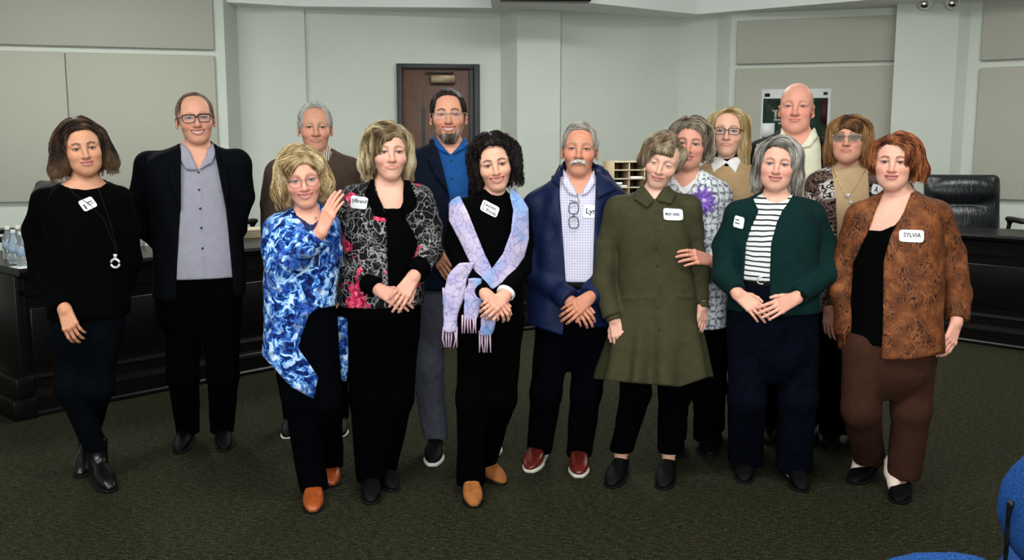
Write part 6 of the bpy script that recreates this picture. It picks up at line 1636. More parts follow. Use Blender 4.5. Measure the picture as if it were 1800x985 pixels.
# ------------------------------------------------------------------ I: elderly woman in olive shirt dress
if want('I'):
    lb = [srgb(84, 68, 50), srgb(132, 112, 86), srgb(170, 150, 122), srgb(196, 182, 156)]
    hd = dict(eye=(1162, 289), dy=-0.10, sc=.98, roll=14, yaw=-4, pitch=8, wide=1.0, jaw=1.0, skin=srgb(226, 176, 154), lips=srgb(190, 110, 104), smile=0.5, mouth=0.35, brow=srgb(160, 134, 112), brow_a=.6, eye_open=.15, lash=.55, age=.95, blush=.7, gaze=(0, 20),
              hair=[hair_vol(lb, top=0.134, lx=-0.120, rx=0.068, bl=-0.05, br=-0.05, rl=0.030, rr=0.022, face=(0.058, 0.046), fx=0.0, capw=.080, part=0.02, wave=.1, len=.11, lift=.004, flow='swoop', sweep=-.35, zmin=-.05,
                             extra=[('u', P_ell((-0.014, -0.084, 0.060), (0.054, 0.018, 0.022), Ry(.15)), .014)])])
    p = Person('elderly woman in an olive green button dress looking down, head tilted', 4.4,
               [(331, 1152, 20, .054), (343, 1150, 42, .08), (360, 1147, 60, .1), (400, 1147, 62, .115), (450, 1149, 61, .12), (500, 1152, 62, .12), (525, 1153, 64, .122), (600, 1150, 68, .125)], (1151, 336, 0, .046), hd, seed=9)
    aL = [(1086, 368, 0, .050), (1066, 430, .02, .050), (1062, 500, .0, .058), (1078, 556, -.06, .046)]; aR = [(1208, 366, 0, .050), (1222, 430, .03, .050), (1228, 490, .02, .052), (1234, 534, -.02, .040)]
    M_OLV = cloth('olive_moleskin', srgb(58, 56, 34), .85, .12, 480, .35, .25)
    p.garment('shirt_dress', M_OLV, 0.008, (aL, aR), rows=[(331, 1152, 21, .056), (343, 1150, 43, .082), (360, 1147, 61, .102), (400, 1147, 64, .118), (450, 1149, 62, .12), (505, 1153, 63, .12), (525, 1153, 66, .125), (600, 1150, 82, .15), (672, 1147, 95, .17), (700, 1147, 97, .17)], fold=.008, ff=19,
              extra=[(P_cap(p.neck + [0, .012, .015], p.neck + [0, .01, -.05], .060, .078), .02)], flute=(9, .11, at(1150, 525, 4.4)[2], at(1150, 660, 4.4)[2]),
              cuts=[([(1126, 300), (1134, 330), (1151, 352), (1166, 330), (1172, 300)], 0.0), ([(1000, 663), (1049, 667), (1100, 673), (1150, 677), (1195, 681), (1244, 664), (1300, 660), (1300, 760), (1000, 760)], .4)],
              patches=[([(1128, 326), (1136, 333), (1151, 353), (1137, 366), (1114, 350), (1118, 335)], .009, .0085), ([(1170, 326), (1166, 333), (1152, 353), (1180, 360), (1188, 342), (1180, 331)], .009, .0085), ([(1148, 353), (1156, 353), (1166, 676), (1155, 676)], .0015, .002),
                       ([(1086, 523), (1220, 520), (1220, 524), (1086, 527)], .002, .002)])
    for k, by in enumerate((374, 405, 436, 468, 500, 540, 580)): p.disc('shirt_dress', 1152 + (by - 353) * .028, by, .0055, M_BTN_D)
    for ch in (aL, aR):
        P = p.pts(ch); d = unit(P[-1][0] - P[-2][0]); f = Field().u(P_cyl(P[-1][0] - d * .008, P[-1][0] + d * .022, P[-1][1] * .8)); v, q, _ = mesh_field(f, .004); new_mesh('cuff', v, q, M_OLV, p.e, p.o)
    p.trousers(M_BLACK_TR, [[(1112, 600, 0, .085), (1118, 690, 0, .068), (1128, 768, .04, .058)], [(1180, 600, 0, .085), (1184, 690, 0, .068), (1190, 770, .04, .058)]], rows=[(560, 1150, 60, .11), (600, 1150, 62, .115)], top=560, hem=.125)
    p.hands(dict(w=(1080, 562, -.07), k=(1088, 590, -.09), n=(-.25, -1, 0), thumb=1, curl=(14, 18, 14), size=.92, e=(1062, 500, 0)), dict(w=(1234, 540, -.03), k=(1234, 562, -.05), n=(.6, -.8, 0), thumb=-1, curl=(20, 20, 15), size=.9, e=(1228, 490, .02)))
    build_shoe(p.e, p.o, floor_at(1072, 860), -18, M_BLKSHOE, M_BLKSOLE, .255, 1.05); build_shoe(p.e, p.o, floor_at(1164, 863), -12, M_BLKSHOE, M_BLKSOLE, .255, 1.05)
    p.tagsheet('shirt_dress', [(1164, 366), (1198, 368), (1199, 388), (1165, 387)], M_TAG, mat_text=M_INK, lines=[('MARY ANN', .10, .82, .36, .62, .0)])
    p.finish((aL, aR))

# ------------------------------------------------------------------ J: woman in white tweed with purple flower
if want('J'):
    gb = [srgb(56, 46, 38), srgb(96, 82, 68), srgb(140, 126, 108), srgb(176, 164, 146)]
    hd = dict(eye=(1211, 252.5), dy=-0.10, sc=1.0, roll=5, yaw=-5, pitch=-2, wide=1.02, jaw=1.0, skin=srgb(214, 152, 130), lips=srgb(178, 84, 84), smile=0.85, mouth=0.5, brow=srgb(84, 62, 48), eye_open=.7, age=.6, blush=.8, fat=.1,
              hair=[hair_vol(gb, top=0.134, lx=-0.116, rx=0.112, bl=-0.03, br=-0.075, rl=0.036, rr=0.036, face=(0.064, 0.062), fx=-.002, capw=.092, part=-.02, wave=.3, frizz=.12, len=.11, lift=.007, zmin=-.05,
                             extra=[('u', P_ell((0.034, -0.076, 0.084), (0.036, 0.018, 0.018), Ry(.5)), .014)])])
    p = Person('woman in a white tweed jacket wearing a large purple flower', 4.65,
               [(295, 1208, 20, .055), (308, 1210, 40, .08), (328, 1214, 56, .1), (370, 1217, 58, .115), (430, 1218, 57, .12), (500, 1216, 58, .12), (560, 1214, 60, .125), (600, 1212, 60, .12)], (1206, 304, 0, .047), hd, seed=10)
    aR = [(1262, 344, 0, .054), (1274, 395, -.02, .052), (1272, 440, -.12, .048), (1250, 456, -.24, .038)]; aL = [(1158, 340, .02, .052), (1150, 400, .06, .05), (1150, 460, .08, .046)]
    t = NT('white_tweed', .9, .15); v1 = t.ramp(t.wave(9, 'Z', 2.0, 4), [(.18, 0.0), (.34, 1.0)]); v2 = t.ramp(t.noise(70, 3, .6), [(.44, 0.0), (.60, 1.0)]); v3 = t.ramp(t.wave(10, 'X', 2.5, 4), [(.15, .1), (.4, 1.0)])
    t.color(t.mix(t.math('MAXIMUM', t.math('MULTIPLY', v1, v3), v2), srgb(96, 100, 122), srgb(228, 230, 232))); t.bump(t.noise(160, 3), .7, .006); M_TWEED = t.m
    p.garment('inner_top', plain('white_top', srgb(226, 224, 222), .8), -.002, hem=400, fold=0, cuts=[([(1176, 270), (1184, 310), (1200, 330), (1222, 314), (1234, 270)], .05)])
    p.garment('tweed_jacket', M_TWEED, 0.010, (aL, aR), hem=572, fold=.003, cuts=[([(1172, 270), (1182, 312), (1199, 338), (1204, 345), (1226, 314), (1238, 270)], .0)])
    p.garment('long_lining', cloth('grey_lining', srgb(70, 76, 90), .9, .3), -.004, rows=[(560, 1222, 46, .08), (610, 1230, 34, .06), (672, 1244, 22, .035)], fold=.002)
    p.trousers(M_BLACK_TR, [[(1185, 590, 0, .088), (1186, 700, 0, .07), (1188, 792, .02, .062)], [(1240, 590, 0, .088), (1244, 700, 0, .07), (1246, 792, .02, .062)]], rows=[(560, 1214, 55, .112), (600, 1212, 56, .112)], top=562)
    p.hands(dict(w=(1247, 457, -.25), k=(1222, 452, -.36), n=(.35, -.9, .45), thumb=1, curl=(18, 30, 25), size=.98, e=(1272, 440, -.12), thumb_a=(24, 6, 4)))
    P = p.pts(aR); d = unit(P[-1][0] - P[-2][0]); f = Field().u(P_cyl(P[-1][0] + d * .006, P[-1][0] + d * .016, .033)); v, q, _ = mesh_field(f, .003); new_mesh('bracelet', v, q, M_SILVER, p.e, p.o)
    build_shoe(p.e, p.o, floor_at(1190, 806), 0, M_BLKSHOE, M_BLKSOLE, .25); build_shoe(p.e, p.o, floor_at(1248, 806), 4, M_BLKSHOE, M_BLKSOLE, .25)
    # flower brooch: separate petals around a pale centre
    c, n_ = p.hit('tweed_jacket', 1235, 354); n_ = unit(n_ * .6 + np.array([0, -1, 0.1])); a_ = unit(np.cross(n_, [0, 0, 1.0])); b_ = np.cross(n_, a_); c = c + n_ * .02
    t = NT('purple_petal', .8, .2); t.color(t.ramp(t.noise(60, 3), [(.3, srgb(92, 62, 150)), (.7, srgb(150, 116, 204))])); M_PET = t.m
    fl = thing('flower_brooch', '', '', (0, 0, 0)); 
    for k_ in ('label', 'category'): del fl[k_]
    fl.parent = p.e; fl['label'] = 'purple fabric flower'
    for k in range(22):
        an = k * 2 * math.pi / 11 + (k // 11) * .28; L = (.064 if k < 11 else .050) * (1 + .08 * math.sin(k * 5)); dr = math.cos(an) * a_ + math.sin(an) * b_; tn = np.cross(n_, dr)
        Rp = np.stack([dr, tn, n_], 1); Rp = Rp @ Ry(-.18 if k < 11 else -.45)
        v, q, _ = mesh_field(Field().u(P_ell(c + Rp[:, 0] * L * .55 + n_ * (0 if k < 11 else .006), (L * .5, .0105, .003), Rp)), .0036); new_mesh('petal', v, q, M_PET, fl, p.o)
    v, q, _ = mesh_field(Field().u(P_ell(c + n_ * .012, (.013, .013, .013))), .003); new_mesh('flower_centre', v, q, plain('lilac_centre', srgb(196, 168, 226), .7), fl, p.o)
    c = p.O + p.R @ (np.array([.079, -.004, -.048]) * p.sc); v, q, _ = mesh_field(Field().u(P_ell(c, (.009,) * 3)), .0025); new_mesh('earring', v, q, M_TAG, p.e, p.o)
    p.finish((aL, aR))

# ------------------------------------------------------------------ K: woman with long blonde hair and glasses, tan sweater
if want('K'):
    bk_ = [srgb(120, 92, 54), srgb(172, 142, 96), srgb(206, 182, 136), srgb(226, 208, 170)]
    hd = dict(eye=(1278, 230), dy=-0.10, sc=1.02, roll=2, yaw=-3, pitch=-5, wide=1.0, jaw=.98, skin=srgb(224, 172, 148), lips=srgb(186, 108, 104), smile=0.3, mouth=0.05, brow=srgb(140, 108, 80), eye_open=.75, age=.5, blush=.5,
              hair=[hair_vol(bk_, top=0.124, lx=-0.106, rx=0.112, bl=-0.125, br=-0.165, rl=0.030, rr=0.032, face=(0.058, 0.078), capw=.086, part=-.005, wave=.08, len=.22, lift=.004, zmin=-.12)],
              glasses=dict(mat=M_DKFRAME, w=.0255, h=.0155, p=4, r=.0019, z=-.004))
    p = Person('woman with straight blonde hair and dark glasses in a tan sweater', 4.85,
               [(276, 1277, 22, .06), (290, 1278, 42, .083), (306, 1280, 60, .1), (350, 1282, 62, .115), (420, 1282, 60, .12), (500, 1280, 58, .12), (560, 1280, 58, .12)], (1277, 286, 0, .049), hd, seed=11)
    aL = [(1228, 322, 0, .052), (1220, 385, .02, .05), (1224, 450, .02, .046), (1230, 520, -.02, .04)]; aR = [(1332, 320, 0, .052), (1342, 385, .02, .05), (1338, 450, .02, .046), (1332, 520, -.02, .04)]
    M_TANS = cloth('tan_knit', srgb(176, 146, 108), .95, .08, 420, .35)
    p.garment('turtleneck', M_BLACK, 0.0, hem=330, fold=0, extra=[(P_cap(p.neck + [0, -.004, .052], p.neck + [0, 0, -.04], .057, .068), .02)])
    p.garment('white_collar', plain('white_collar_cloth', srgb(232, 230, 226), .8, bump=.1), 0.0, rows=[(276, 1277, 24, .063), (290, 1278, 44, .087), (306, 1280, 62, .104), (350, 1282, 62, .118)], fold=0, h=.0045, extra=[(P_cap(p.neck + [0, .005, .004], p.neck + [0, 0, -.045], .064, .086), .02)],
              cuts=[([(1100, 200), (1460, 200), (1460, 400), (1100, 400), (1100, 200), (1243, 272), (1254, 304), (1277, 287), (1293, 305), (1306, 274), (1300, 262), (1278, 284), (1252, 262), (1243, 272)], .03), ([(1100, 306), (1460, 306), (1460, 420), (1100, 420)], .4)])
    p.garment('sweater', M_TANS, 0.003, (aL, aR), hem=540, fold=.002, cuts=[([(1240, 230), (1250, 278), (1277, 292), (1304, 278), (1312, 230)], .0)])
    p.trousers(M_BLACK_TR, [[(1252, 560, 0, .086), (1252, 680, 0, .07), (1254, 772, .02, .06)], [(1308, 560, 0, .086), (1308, 680, 0, .07), (1308, 772, .02, .06)]], rows=[(520, 1280, 54, .11), (560, 1280, 54, .11)], top=525)
    build_shoe(p.e, p.o, floor_at(1254, 788), -4, M_BLKSHOE, M_BLKSOLE, .25); build_shoe(p.e, p.o, floor_at(1309, 788), 4, M_BLKSHOE, M_BLKSOLE, .25)
    p.hands(dict(w=(1230, 526, -.02), k=(1232, 550, -.03), n=(-1, -.3, 0), thumb=-1), dict(w=(1332, 526, -.02), k=(1330, 550, -.03), n=(1, -.3, 0), thumb=1), h=.006)
    p.finish((aL, aR))

# ------------------------------------------------------------------ L: tall bald man at the back
if want('L'):
    fr = [srgb(150, 118, 100), srgb(176, 146, 126)]
    hd = dict(eye=(1398.5, 186.5), dy=-0.10, sc=1.10, roll=1, yaw=-3, pitch=-5, wide=.95, jaw=1.05, skin=srgb(224, 158, 136), lips=srgb(176, 96, 88), smile=0.6, mouth=0.1, brow=srgb(150, 110, 88), brow_a=.5, eye_open=.5, age=.6, blush=.8, nose=1.1, fat=.1, lash=.7)
    p = Person('tall bald man in a dark jacket and cream shirt at the back', 4.95,
               [(232, 1399, 26, .068), (246, 1396, 50, .09), (264, 1392, 72, .11), (300, 1390, 74, .125), (360, 1390, 74, .13), (440, 1388, 72, .13), (520, 1388, 72, .13), (560, 1388, 70, .125)], (1399, 244, 0, .066), hd, seed=12)
    aL = [(1336, 272, 0, .060), (1326, 335, .02, .057), (1330, 405, .02, .052), (1345, 470, -.02, .046)]; aR = [(1446, 272, 0, .060), (1456, 335, .02, .057), (1452, 405, .02, .052), (1440, 470, -.02, .046)]
    M_CREAM = cloth('cream_shirt', srgb(226, 222, 196), .8, .04, 380, .2)
    p.garment('shirt', M_CREAM, 0.0, hem=500, fold=.002, extra=[(P_cap(p.neck + [0, .01, .02], p.neck + [0, 0, -.05], .076, .094), .02)], cuts=[([(1378, 205), (1384, 240), (1402, 262), (1420, 240), (1428, 205)], 0)],
              patches=[([(1374, 225), (1383, 238), (1401, 262), (1380, 256), (1370, 240)], .009, .0085), ([(1432, 222), (1421, 240), (1403, 262), (1424, 258), (1438, 240)], .009, .0085), ([(1400, 262), (1406, 262), (1408, 480), (1401, 480)], .0015, .0015)])
    p.garment('suit_jacket', cloth('charcoal_suit', srgb(34, 30, 28), .85, .12), 0.014, (aL, aR), hem=520, extra=[(P_cap(p.neck + [0, .03, .0], p.neck + [0, .01, -.05], .086, .102), .02)],
              cuts=[([(1370, 200), (1372, 240), (1376, 290), (1390, 400), (1396, 540), (1416, 540), (1430, 400), (1444, 300), (1440, 240), (1438, 200)], -.01)])
    p.trousers(M_BLACK_TR, [[(1360, 540, 0, .1), (1356, 660, 0, .08), (1354, 766, .02, .066)], [(1420, 540, 0, .1), (1424, 660, 0, .08), (1426, 766, .02, .066)]], rows=[(500, 1388, 68, .122), (560, 1388, 68, .122)], top=500)
    build_shoe(p.e, p.o, floor_at(1352, 784), -6, M_BLKSHOE, M_BLKSOLE, .3); build_shoe(p.e, p.o, floor_at(1430, 784), 6, M_BLKSHOE, M_BLKSOLE, .3)
    p.hands(dict(w=(1347, 476, -.03), k=(1352, 502, -.04), n=(-1, -.3, 0), thumb=-1, size=1.08), dict(w=(1439, 476, -.03), k=(1436, 502, -.04), n=(1, -.3, 0), thumb=1, size=1.08), h=.006)
    p.tagsheet('suit_jacket', [(1330, 254), (1346, 254), (1342, 271), (1326, 270)], M_TAG)
    p.finish((aL, aR))

# ------------------------------------------------------------------ M: woman with tinted glasses in leopard cardigan
if want('M'):
    ab = [srgb(72, 44, 26), srgb(116, 78, 46), srgb(150, 108, 66), srgb(180, 140, 92)]
    t = bpy.data.materials.new('tinted_lens'); t.use_nodes = True; b_ = t.node_tree.nodes['Principled BSDF']; b_.inputs['Base Color'].default_value = (.16, .12, .10, 1); b_.inputs['Roughness'].default_value = .06; b_.inputs['Alpha'].default_value = .45
    hd = dict(eye=(1489, 241), dy=-0.10, sc=1.0, roll=0, yaw=-6, pitch=-8, wide=1.02, jaw=1.02, skin=srgb(216, 156, 130), lips=srgb(182, 100, 96), smile=0.3, mouth=0.05, brow=srgb(110, 78, 56), eye_open=.6, age=.7, blush=.5, fat=.04,
              hair=[hair_vol(ab, top=0.124, lx=-0.116, rx=0.124, bl=-0.128, br=-0.125, rl=0.036, rr=0.036, face=(0.058, 0.034), fx=-.004, capw=.094, part=0.0, wave=.1, len=.17, lift=.004, zmin=-.10,
                             extra=[('u', P_ell((0.024, -0.086, 0.050), (0.044, 0.018, 0.026), Ry(.25)), .014), ('u', P_ell((-0.044, -0.078, 0.050), (0.024, 0.018, 0.030), Ry(.4)), .014)])],
              glasses=dict(mat=M_WIRE, w=.0285, h=.0175, p=2.6, r=.0013, cx=.0345, z=-.004, lens=t))
    p = Person('woman with tinted glasses in a leopard print cardigan and tan turtleneck', 4.75,
               [(286, 1493, 20, .058), (298, 1491, 42, .08), (314, 1489, 58, .1), (360, 1487, 60, .118), (430, 1485, 58, .12), (500, 1484, 58, .12), (560, 1484, 58, .12)], (1492, 294, 0, .05), hd, seed=13)
    aL = [(1440, 326, 0, .052), (1430, 385, .0, .05), (1440, 455, -.04, .046), (1457, 540, -.12, .038)]; aR = [(1540, 326, 0, .052), (1552, 385, .02, .05), (1550, 455, .02, .046), (1544, 520, .0, .04)]
    M_TT = cloth('tan_ribbed_knit', srgb(186, 158, 122), .95, .05, 380, .3)
    p.garment('turtleneck', M_TT, 0.0, hem=520, fold=.002, extra=[(P_cap(p.neck + [0, .0, .02], p.neck + [0, 0, -.045], .060, .074), .02)])
    t = NT('leopard_cloth', .9, .15); v_ = t.warp(30, .03); dd = t.voronoi(46, vec=v_); rg = t.ramp(dd, [(.30, 0.0), (.36, 1.0), (.55, 1.0), (.62, 0.0)]); gp = t.ramp(t.noise(60, 2), [(.40, 0.0), (.47, 1.0)])
    big = t.ramp(t.noise(7, 1), [(.47, 0.0), (.53, 1.0)])
    t.color(t.mix(t.math('MULTIPLY', rg, gp), t.mix(big, srgb(104, 82, 74), srgb(196, 186, 180)), srgb(20, 14, 14))); M_LEO = t.m
    p.garment('leopard_cardigan', M_LEO, 0.012, (aL, aR), hem=545, fold=.003, cuts=[([(1456, 270), (1462, 300), (1470, 350), (1472, 440), (1474, 560), (1506, 560), (1512, 440), (1528, 350), (1526, 300), (1522, 270)], -.01)])
    p.trousers(M_BLACK_TR, [[(1458, 560, 0, .086), (1460, 680, 0, .07), (1462, 782, .02, .06)], [(1512, 560, 0, .086), (1512, 680, 0, .07), (1512, 782, .02, .06)]], rows=[(520, 1484, 54, .11), (560, 1484, 54, .11)], top=525)
    build_shoe(p.e, p.o, floor_at(1462, 796), -4, M_BLKSHOE, M_BLKSOLE, .25); build_shoe(p.e, p.o, floor_at(1513, 796), 4, M_BLKSHOE, M_BLKSOLE, .25)
    p.hands(dict(w=(1457, 544, -.13), k=(1458, 570, -.14), n=(-.6, -.8, 0), thumb=-1, curl=(15, 20, 15), size=.92, e=(1440, 455, -.04)))
    p.cord(['turtleneck'], [(1464, 298), (1470, 312), (1480, 332), (1490, 346)], .0013, M_GOLD, 'necklace_chain', off=.003); p.cord(['turtleneck'], [(1520, 300), (1514, 314), (1502, 332), (1492, 346)], .0013, M_GOLD, 'necklace_chain', off=.003)
    c, n_ = p.hit('turtleneck', 1490, 345); c = c + n_ * .006
    f = Field().u(P_cap(c + [-.006, 0, .005], c + [0, 0, -.009], .007, .003)).u(P_cap(c + [.006, 0, .005], c + [0, 0, -.009], .007, .003), .002); v, q, _ = mesh_field(f, .0018); new_mesh('heart_pendant', v, q, M_SILVER, p.e, p.o)
    c, n_ = p.hit('turtleneck', 1496, 356); v, q, _ = mesh_field(Field().u(P_ell(c + n_ * .005, (.008, .004, .008))), .002); new_mesh('round_pendant', v, q, M_SILVER, p.e, p.o)
    p.tagsheet(['leopard_cardigan', 'turtleneck'], [(1533, 323), (1556, 328), (1552, 345), (1529, 340)], M_TAG, mat_text=M_INK, lines=[('A', .2, .5, .2, .8, 0)])
    p.finish((aL, aR))

# ------------------------------------------------------------------ N: woman in dark green cardigan and striped top
if want('N'):
    gy = [srgb(58, 52, 46), srgb(122, 114, 104), srgb(164, 158, 150), srgb(196, 192, 186)]
    hd = dict(eye=(1366, 288.5), dy=-0.10, sc=.99, roll=5, yaw=-2, pitch=-1, wide=1.04, jaw=1.0, skin=srgb(228, 172, 150), lips=srgb(176, 76, 80), smile=0.9, mouth=0.5, brow=srgb(96, 74, 60), brow_a=.6, eye_open=.75, age=.45, blush=.8, fat=.04, iris=srgb(70, 86, 100),
              hair=[hair_vol(gy, top=0.130, lx=-0.110, rx=0.126, bl=-0.130, br=-0.135, rl=0.032, rr=0.036, face=(0.065, 0.066), fx=-.002, capw=.092, part=-.03, wave=.1, len=.19, lift=.004, zmin=-.11)])
    p = Person('woman in a dark green cardigan over a striped top, fingers laced', 4.35,
               [(337, 1365, 22, .058), (350, 1363, 44, .085), (368, 1362, 62, .105), (410, 1363, 68, .13), (450, 1362, 68, .135), (500, 1360, 70, .135), (560, 1358, 76, .14), (620, 1356, 76, .135)], (1365, 346, 0, .050), hd, seed=14)
    aL = [(1300, 378, 0, .054), (1276, 432, .02, .056), (1272, 482, -.04, .053), (1296, 512, -.18, .042)]; aR = [(1426, 378, 0, .054), (1450, 432, .02, .056), (1452, 482, -.05, .053), (1402, 520, -.18, .042)]
    t = NT('striped_jersey', .85, .15); mp = t.n('ShaderNodeSeparateXYZ'); t.l(t.co, mp.inputs[0])
    st = t.math('FRACT', t.math('MULTIPLY', t.math('ADD', mp.outputs[2], t.math('MULTIPLY', t.noise(5, 2), .03)), 44.0)); t.color(t.ramp(st, [(.0, srgb(44, 46, 52)), (.27, srgb(44, 46, 52)), (.31, srgb(226, 228, 226)), (.94, srgb(226, 228, 226)), (1.0, srgb(44, 46, 52))])); M_STR = t.m
    p.garment('striped_top', M_STR, 0.0, hem=489, fold=.003, cuts=[([(1334, 320), (1340, 340), (1352, 354), (1368, 357), (1384, 350), (1392, 334), (1396, 320)], .05)])
    M_GRN = cloth('dark_green_knit', srgb(5, 36, 35), .92, .12, 440, .3)
    p.garment('cardigan', M_GRN, 0.013, (aL, aR), hem=545, fold=.007, ff=22, cuts=[([(1322, 300), (1318, 338), (1334, 370), (1322, 400), (1311, 430), (1308, 486), (1306, 560), (1354, 560), (1353, 486), (1355, 430), (1364, 395), (1374, 372), (1392, 346), (1404, 300)], -.01)])
    p.garment('belt', M_BLKSHOE, -.002, rows=[(485, 1360, 68, .134), (500, 1360, 69, .134)], fold=0, n=2.3)
    c, n_ = p.hit('belt', 1338, 493); an = np.linspace(0, 2 * math.pi, 18, endpoint=False); V, Q = tube_arrays(c + [0, -.004, 0] + np.stack([np.cos(an) * .019, 0 * an, np.sin(an) * .016], 1), .0032, 6, True); new_mesh('belt_buckle', V, Q, M_SILVER, p.e, p.o)
    p.trousers(cloth('dark_blue_jeans', srgb(6, 9, 20), .95, .35, 360, .5, spec=.05), [[(1318, 560, 0, .105), (1312, 700, 0, .085), (1312, 838, .03, .085)], [(1398, 560, 0, .105), (1402, 700, 0, .085), (1408, 852, .0, .085)]], rows=[(490, 1360, 67, .13), (520, 1359, 69, .132), (560, 1358, 73, .136), (620, 1356, 73, .132)], top=492)
    p.hands(dict(w=(1297, 517, -.19), k=(1325, 540, -.23), n=(-.1, -1, .4), thumb=-1, curl=(12, 18, 14), size=.95, e=(1272, 482, -.04)), dict(w=(1400, 524, -.195), k=(1368, 540, -.25), n=(.15, -1, .35), thumb=1, curl=(14, 20, 16), size=.97, e=(1452, 482, -.05), thumb_a=(28, 8, 4)))
    W, K, n_, d, t_ = p.hinfo[1]
    f = Field().u(P_cyl(W - d * .03, W - d * .014, .029)); v, q, _ = mesh_field(f, .003); wt = new_mesh('watch_strap', v, q, M_BLKSOLE, p.e, p.o)
    f = Field().u(P_cyl(W - d * .022 + n_ * .024, W - d * .022 + n_ * .034, .017)); v, q, _ = mesh_field(f, .0025); new_mesh('watch_face', v, q, M_BLKSHOE, wt, p.o)
    build_shoe(p.e, p.o, floor_at(1308, 852), -6, M_BLKSHOE, M_BLKSOLE, .25); build_shoe(p.e, p.o, floor_at(1412, 868), 8, M_BLKSHOE, M_BLKSOLE, .25)
    p.tagsheet('cardigan', [(1292, 378), (1309, 383), (1306, 403), (1288, 398)], M_TAG, mat_text=M_INK, lines=[('-', .1, .5, .30, .38, 0), ('-', .1, .6, .58, .66, 0)])
    for s in (-1, 1):
        c = p.O + p.R @ (np.array([s * .080, -.006, -.052]) * p.sc); v, q, _ = mesh_field(Field().u(P_ell(c, (.004, .004, .010))), .002); new_mesh('earring', v, q, M_BLKSHOE, p.e, p.o)
    p.finish((aL, aR))

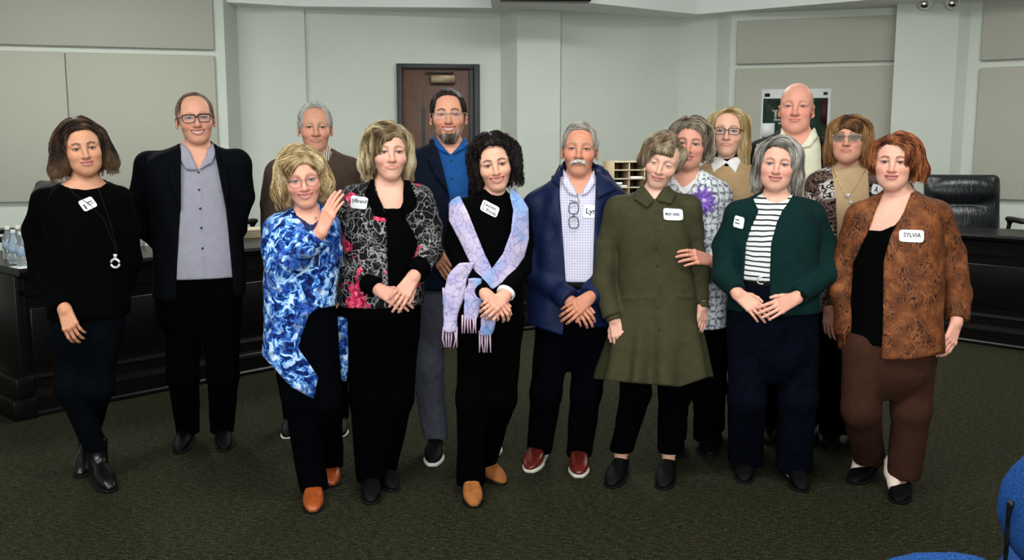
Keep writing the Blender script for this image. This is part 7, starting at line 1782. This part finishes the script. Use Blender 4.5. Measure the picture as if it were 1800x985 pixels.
# ------------------------------------------------------------------ O: woman in rust-brown patterned jacket
if want('O'):
    au = [srgb(70, 34, 20), srgb(118, 62, 34), srgb(156, 90, 52), srgb(182, 116, 72)]
    hd = dict(eye=(1569, 285), dy=-0.10, sc=1.0, roll=1, yaw=-4, pitch=-2, wide=1.05, jaw=1.02, skin=srgb(230, 172, 150), lips=srgb(170, 72, 72), smile=0.75, mouth=0.45, brow=srgb(92, 58, 42), eye_open=.8, age=.45, blush=.9, fat=.22, zlow=.2, iris=srgb(50, 40, 36),
              hair=[hair_vol(au, top=0.130, lx=-0.096, rx=0.146, bl=-0.045, br=-0.082, rl=0.036, rr=0.046, face=(0.064, 0.064), fx=-.012, capw=.094, part=-.02, wave=.4, frizz=.12, len=.12, lift=.007, zmin=-.06,
                             extra=[('u', P_ell((0.075, -0.040, 0.03), (0.024, 0.03, 0.05)), .02)])])
    p = Person('auburn-haired woman in a rust-brown patterned jacket and brown trousers', 4.25,
               [(337, 1583, 24, .062), (350, 1581, 48, .09), (370, 1576, 66, .112), (410, 1572, 72, .14), (460, 1570, 74, .15), (520, 1568, 76, .155), (580, 1566, 76, .155), (640, 1564, 74, .15)], (1582, 346, 0, .054), hd, seed=15)
    aL = [(1514, 382, .02, .058), (1492, 445, .04, .059), (1482, 515, .04, .056), (1490, 585, .02, .05)]; aR = [(1644, 380, 0, .060), (1670, 445, .02, .063), (1684, 515, .0, .060), (1682, 562, -.06, .048)]
    t = NT('rust_print_cloth', .75, .3); w_ = t.warp(13, .14); wv = t.wave(24, 'X', 7.0, 2.6, vec=w_); sw = t.ramp(wv, [(.15, 1.0), (.45, 0.0)]); ms = t.ramp(t.noise(12, 2, .5, .4), [(.42, 0.0), (.54, 1.0)])
    bs = t.ramp(t.noise(18, 4, .65), [(.3, srgb(78, 40, 18)), (.5, srgb(116, 62, 28)), (.72, srgb(150, 92, 48))])
    t.color(t.mix(t.math('MULTIPLY', sw, ms), bs, srgb(44, 22, 14))); t.bump(t.noise(120, 3), .4, .004); M_RUST = t.m
    p.garment('black_top', M_BLACK, 0.0, hem=600, fold=.001, cuts=[([(1530, 320), (1524, 404), (1548, 406), (1572, 396), (1592, 372), (1612, 330)], .05)])
    p.garment('rust_jacket', M_RUST, 0.014, (aL, aR), rows=[(337, 1583, 25, .064), (350, 1581, 50, .092), (370, 1576, 68, .114), (410, 1572, 74, .142), (460, 1570, 77, .152), (520, 1568, 80, .158), (580, 1566, 82, .16), (650, 1566, 84, .16)], fold=.008, ff=22, extra=[(P_cap(p.neck + [0, .02, .01], p.neck + [0, .01, -.05], .070, .088), .02)],
              cuts=[([(1556, 310), (1548, 350), (1540, 368), (1526, 408), (1506, 450), (1496, 470), (1488, 540), (1484, 660), (1548, 660), (1552, 560), (1553, 461), (1565, 415), (1588, 374), (1600, 345), (1606, 310)], -.01), ([(1400, 612), (1486, 614), (1520, 640), (1548, 632), (1600, 633), (1650, 624), (1760, 600), (1760, 720), (1400, 720)], .4)])
    p.trousers(cloth('brown_trousers_cloth', srgb(58, 34, 23), .9, .12), [[(1520, 610, -.01, .10), (1514, 720, -.01, .082), (1519, 828, .03, .074)], [(1606, 615, 0, .105), (1602, 720, -.01, .085), (1592, 846, .0, .076)]], rows=[(575, 1566, 70, .148), (610, 1565, 70, .145), (650, 1564, 70, .14)], top=582, hem=.07)
    p.hands(dict(w=(1681, 568, -.08), k=(1670, 600, -.11), n=(.35, -.95, 0), thumb=-1, curl=(22, 28, 20), size=.98, e=(1684, 515, 0), thumb_a=(22, 6, 4), thumb_in=.6))
    for tx, ty, an, kx in ((1496, 853, -32, 0), (1578, 888, -14, 0)):
        build_shoe(p.e, p.o, floor_at(tx, ty), an, M_BLKSHOE, M_BLKSOLE, .255, 1.08, 'low', heel=.02)
        u_ = np.array([math.sin(math.radians(an)), -math.cos(math.radians(an)), 0]); b0 = floor_at(tx, ty)
        v, q, _ = mesh_field(Field().u(P_cap(b0 - u_ * .12 + [0, 0, .045], b0 - u_ * .19 + [0, 0, .085], .030, .036), 0).u(P_cap(b0 - u_ * .19 + [0, 0, .085], b0 - u_ * .20 + [0, 0, .13], .036, .04), .02), .006); new_mesh('sock', v, q, plain('pale_sock', srgb(226, 206, 190), .9), p.e, p.o)
    p.tagsheet('rust_jacket', [(1580, 404), (1624, 405), (1623, 427), (1580, 425)], M_TAG, mat_text=M_INK, lines=[('SYLVIA', .18, .88, .24, .60, .0)])
    p.finish((aL, aR))
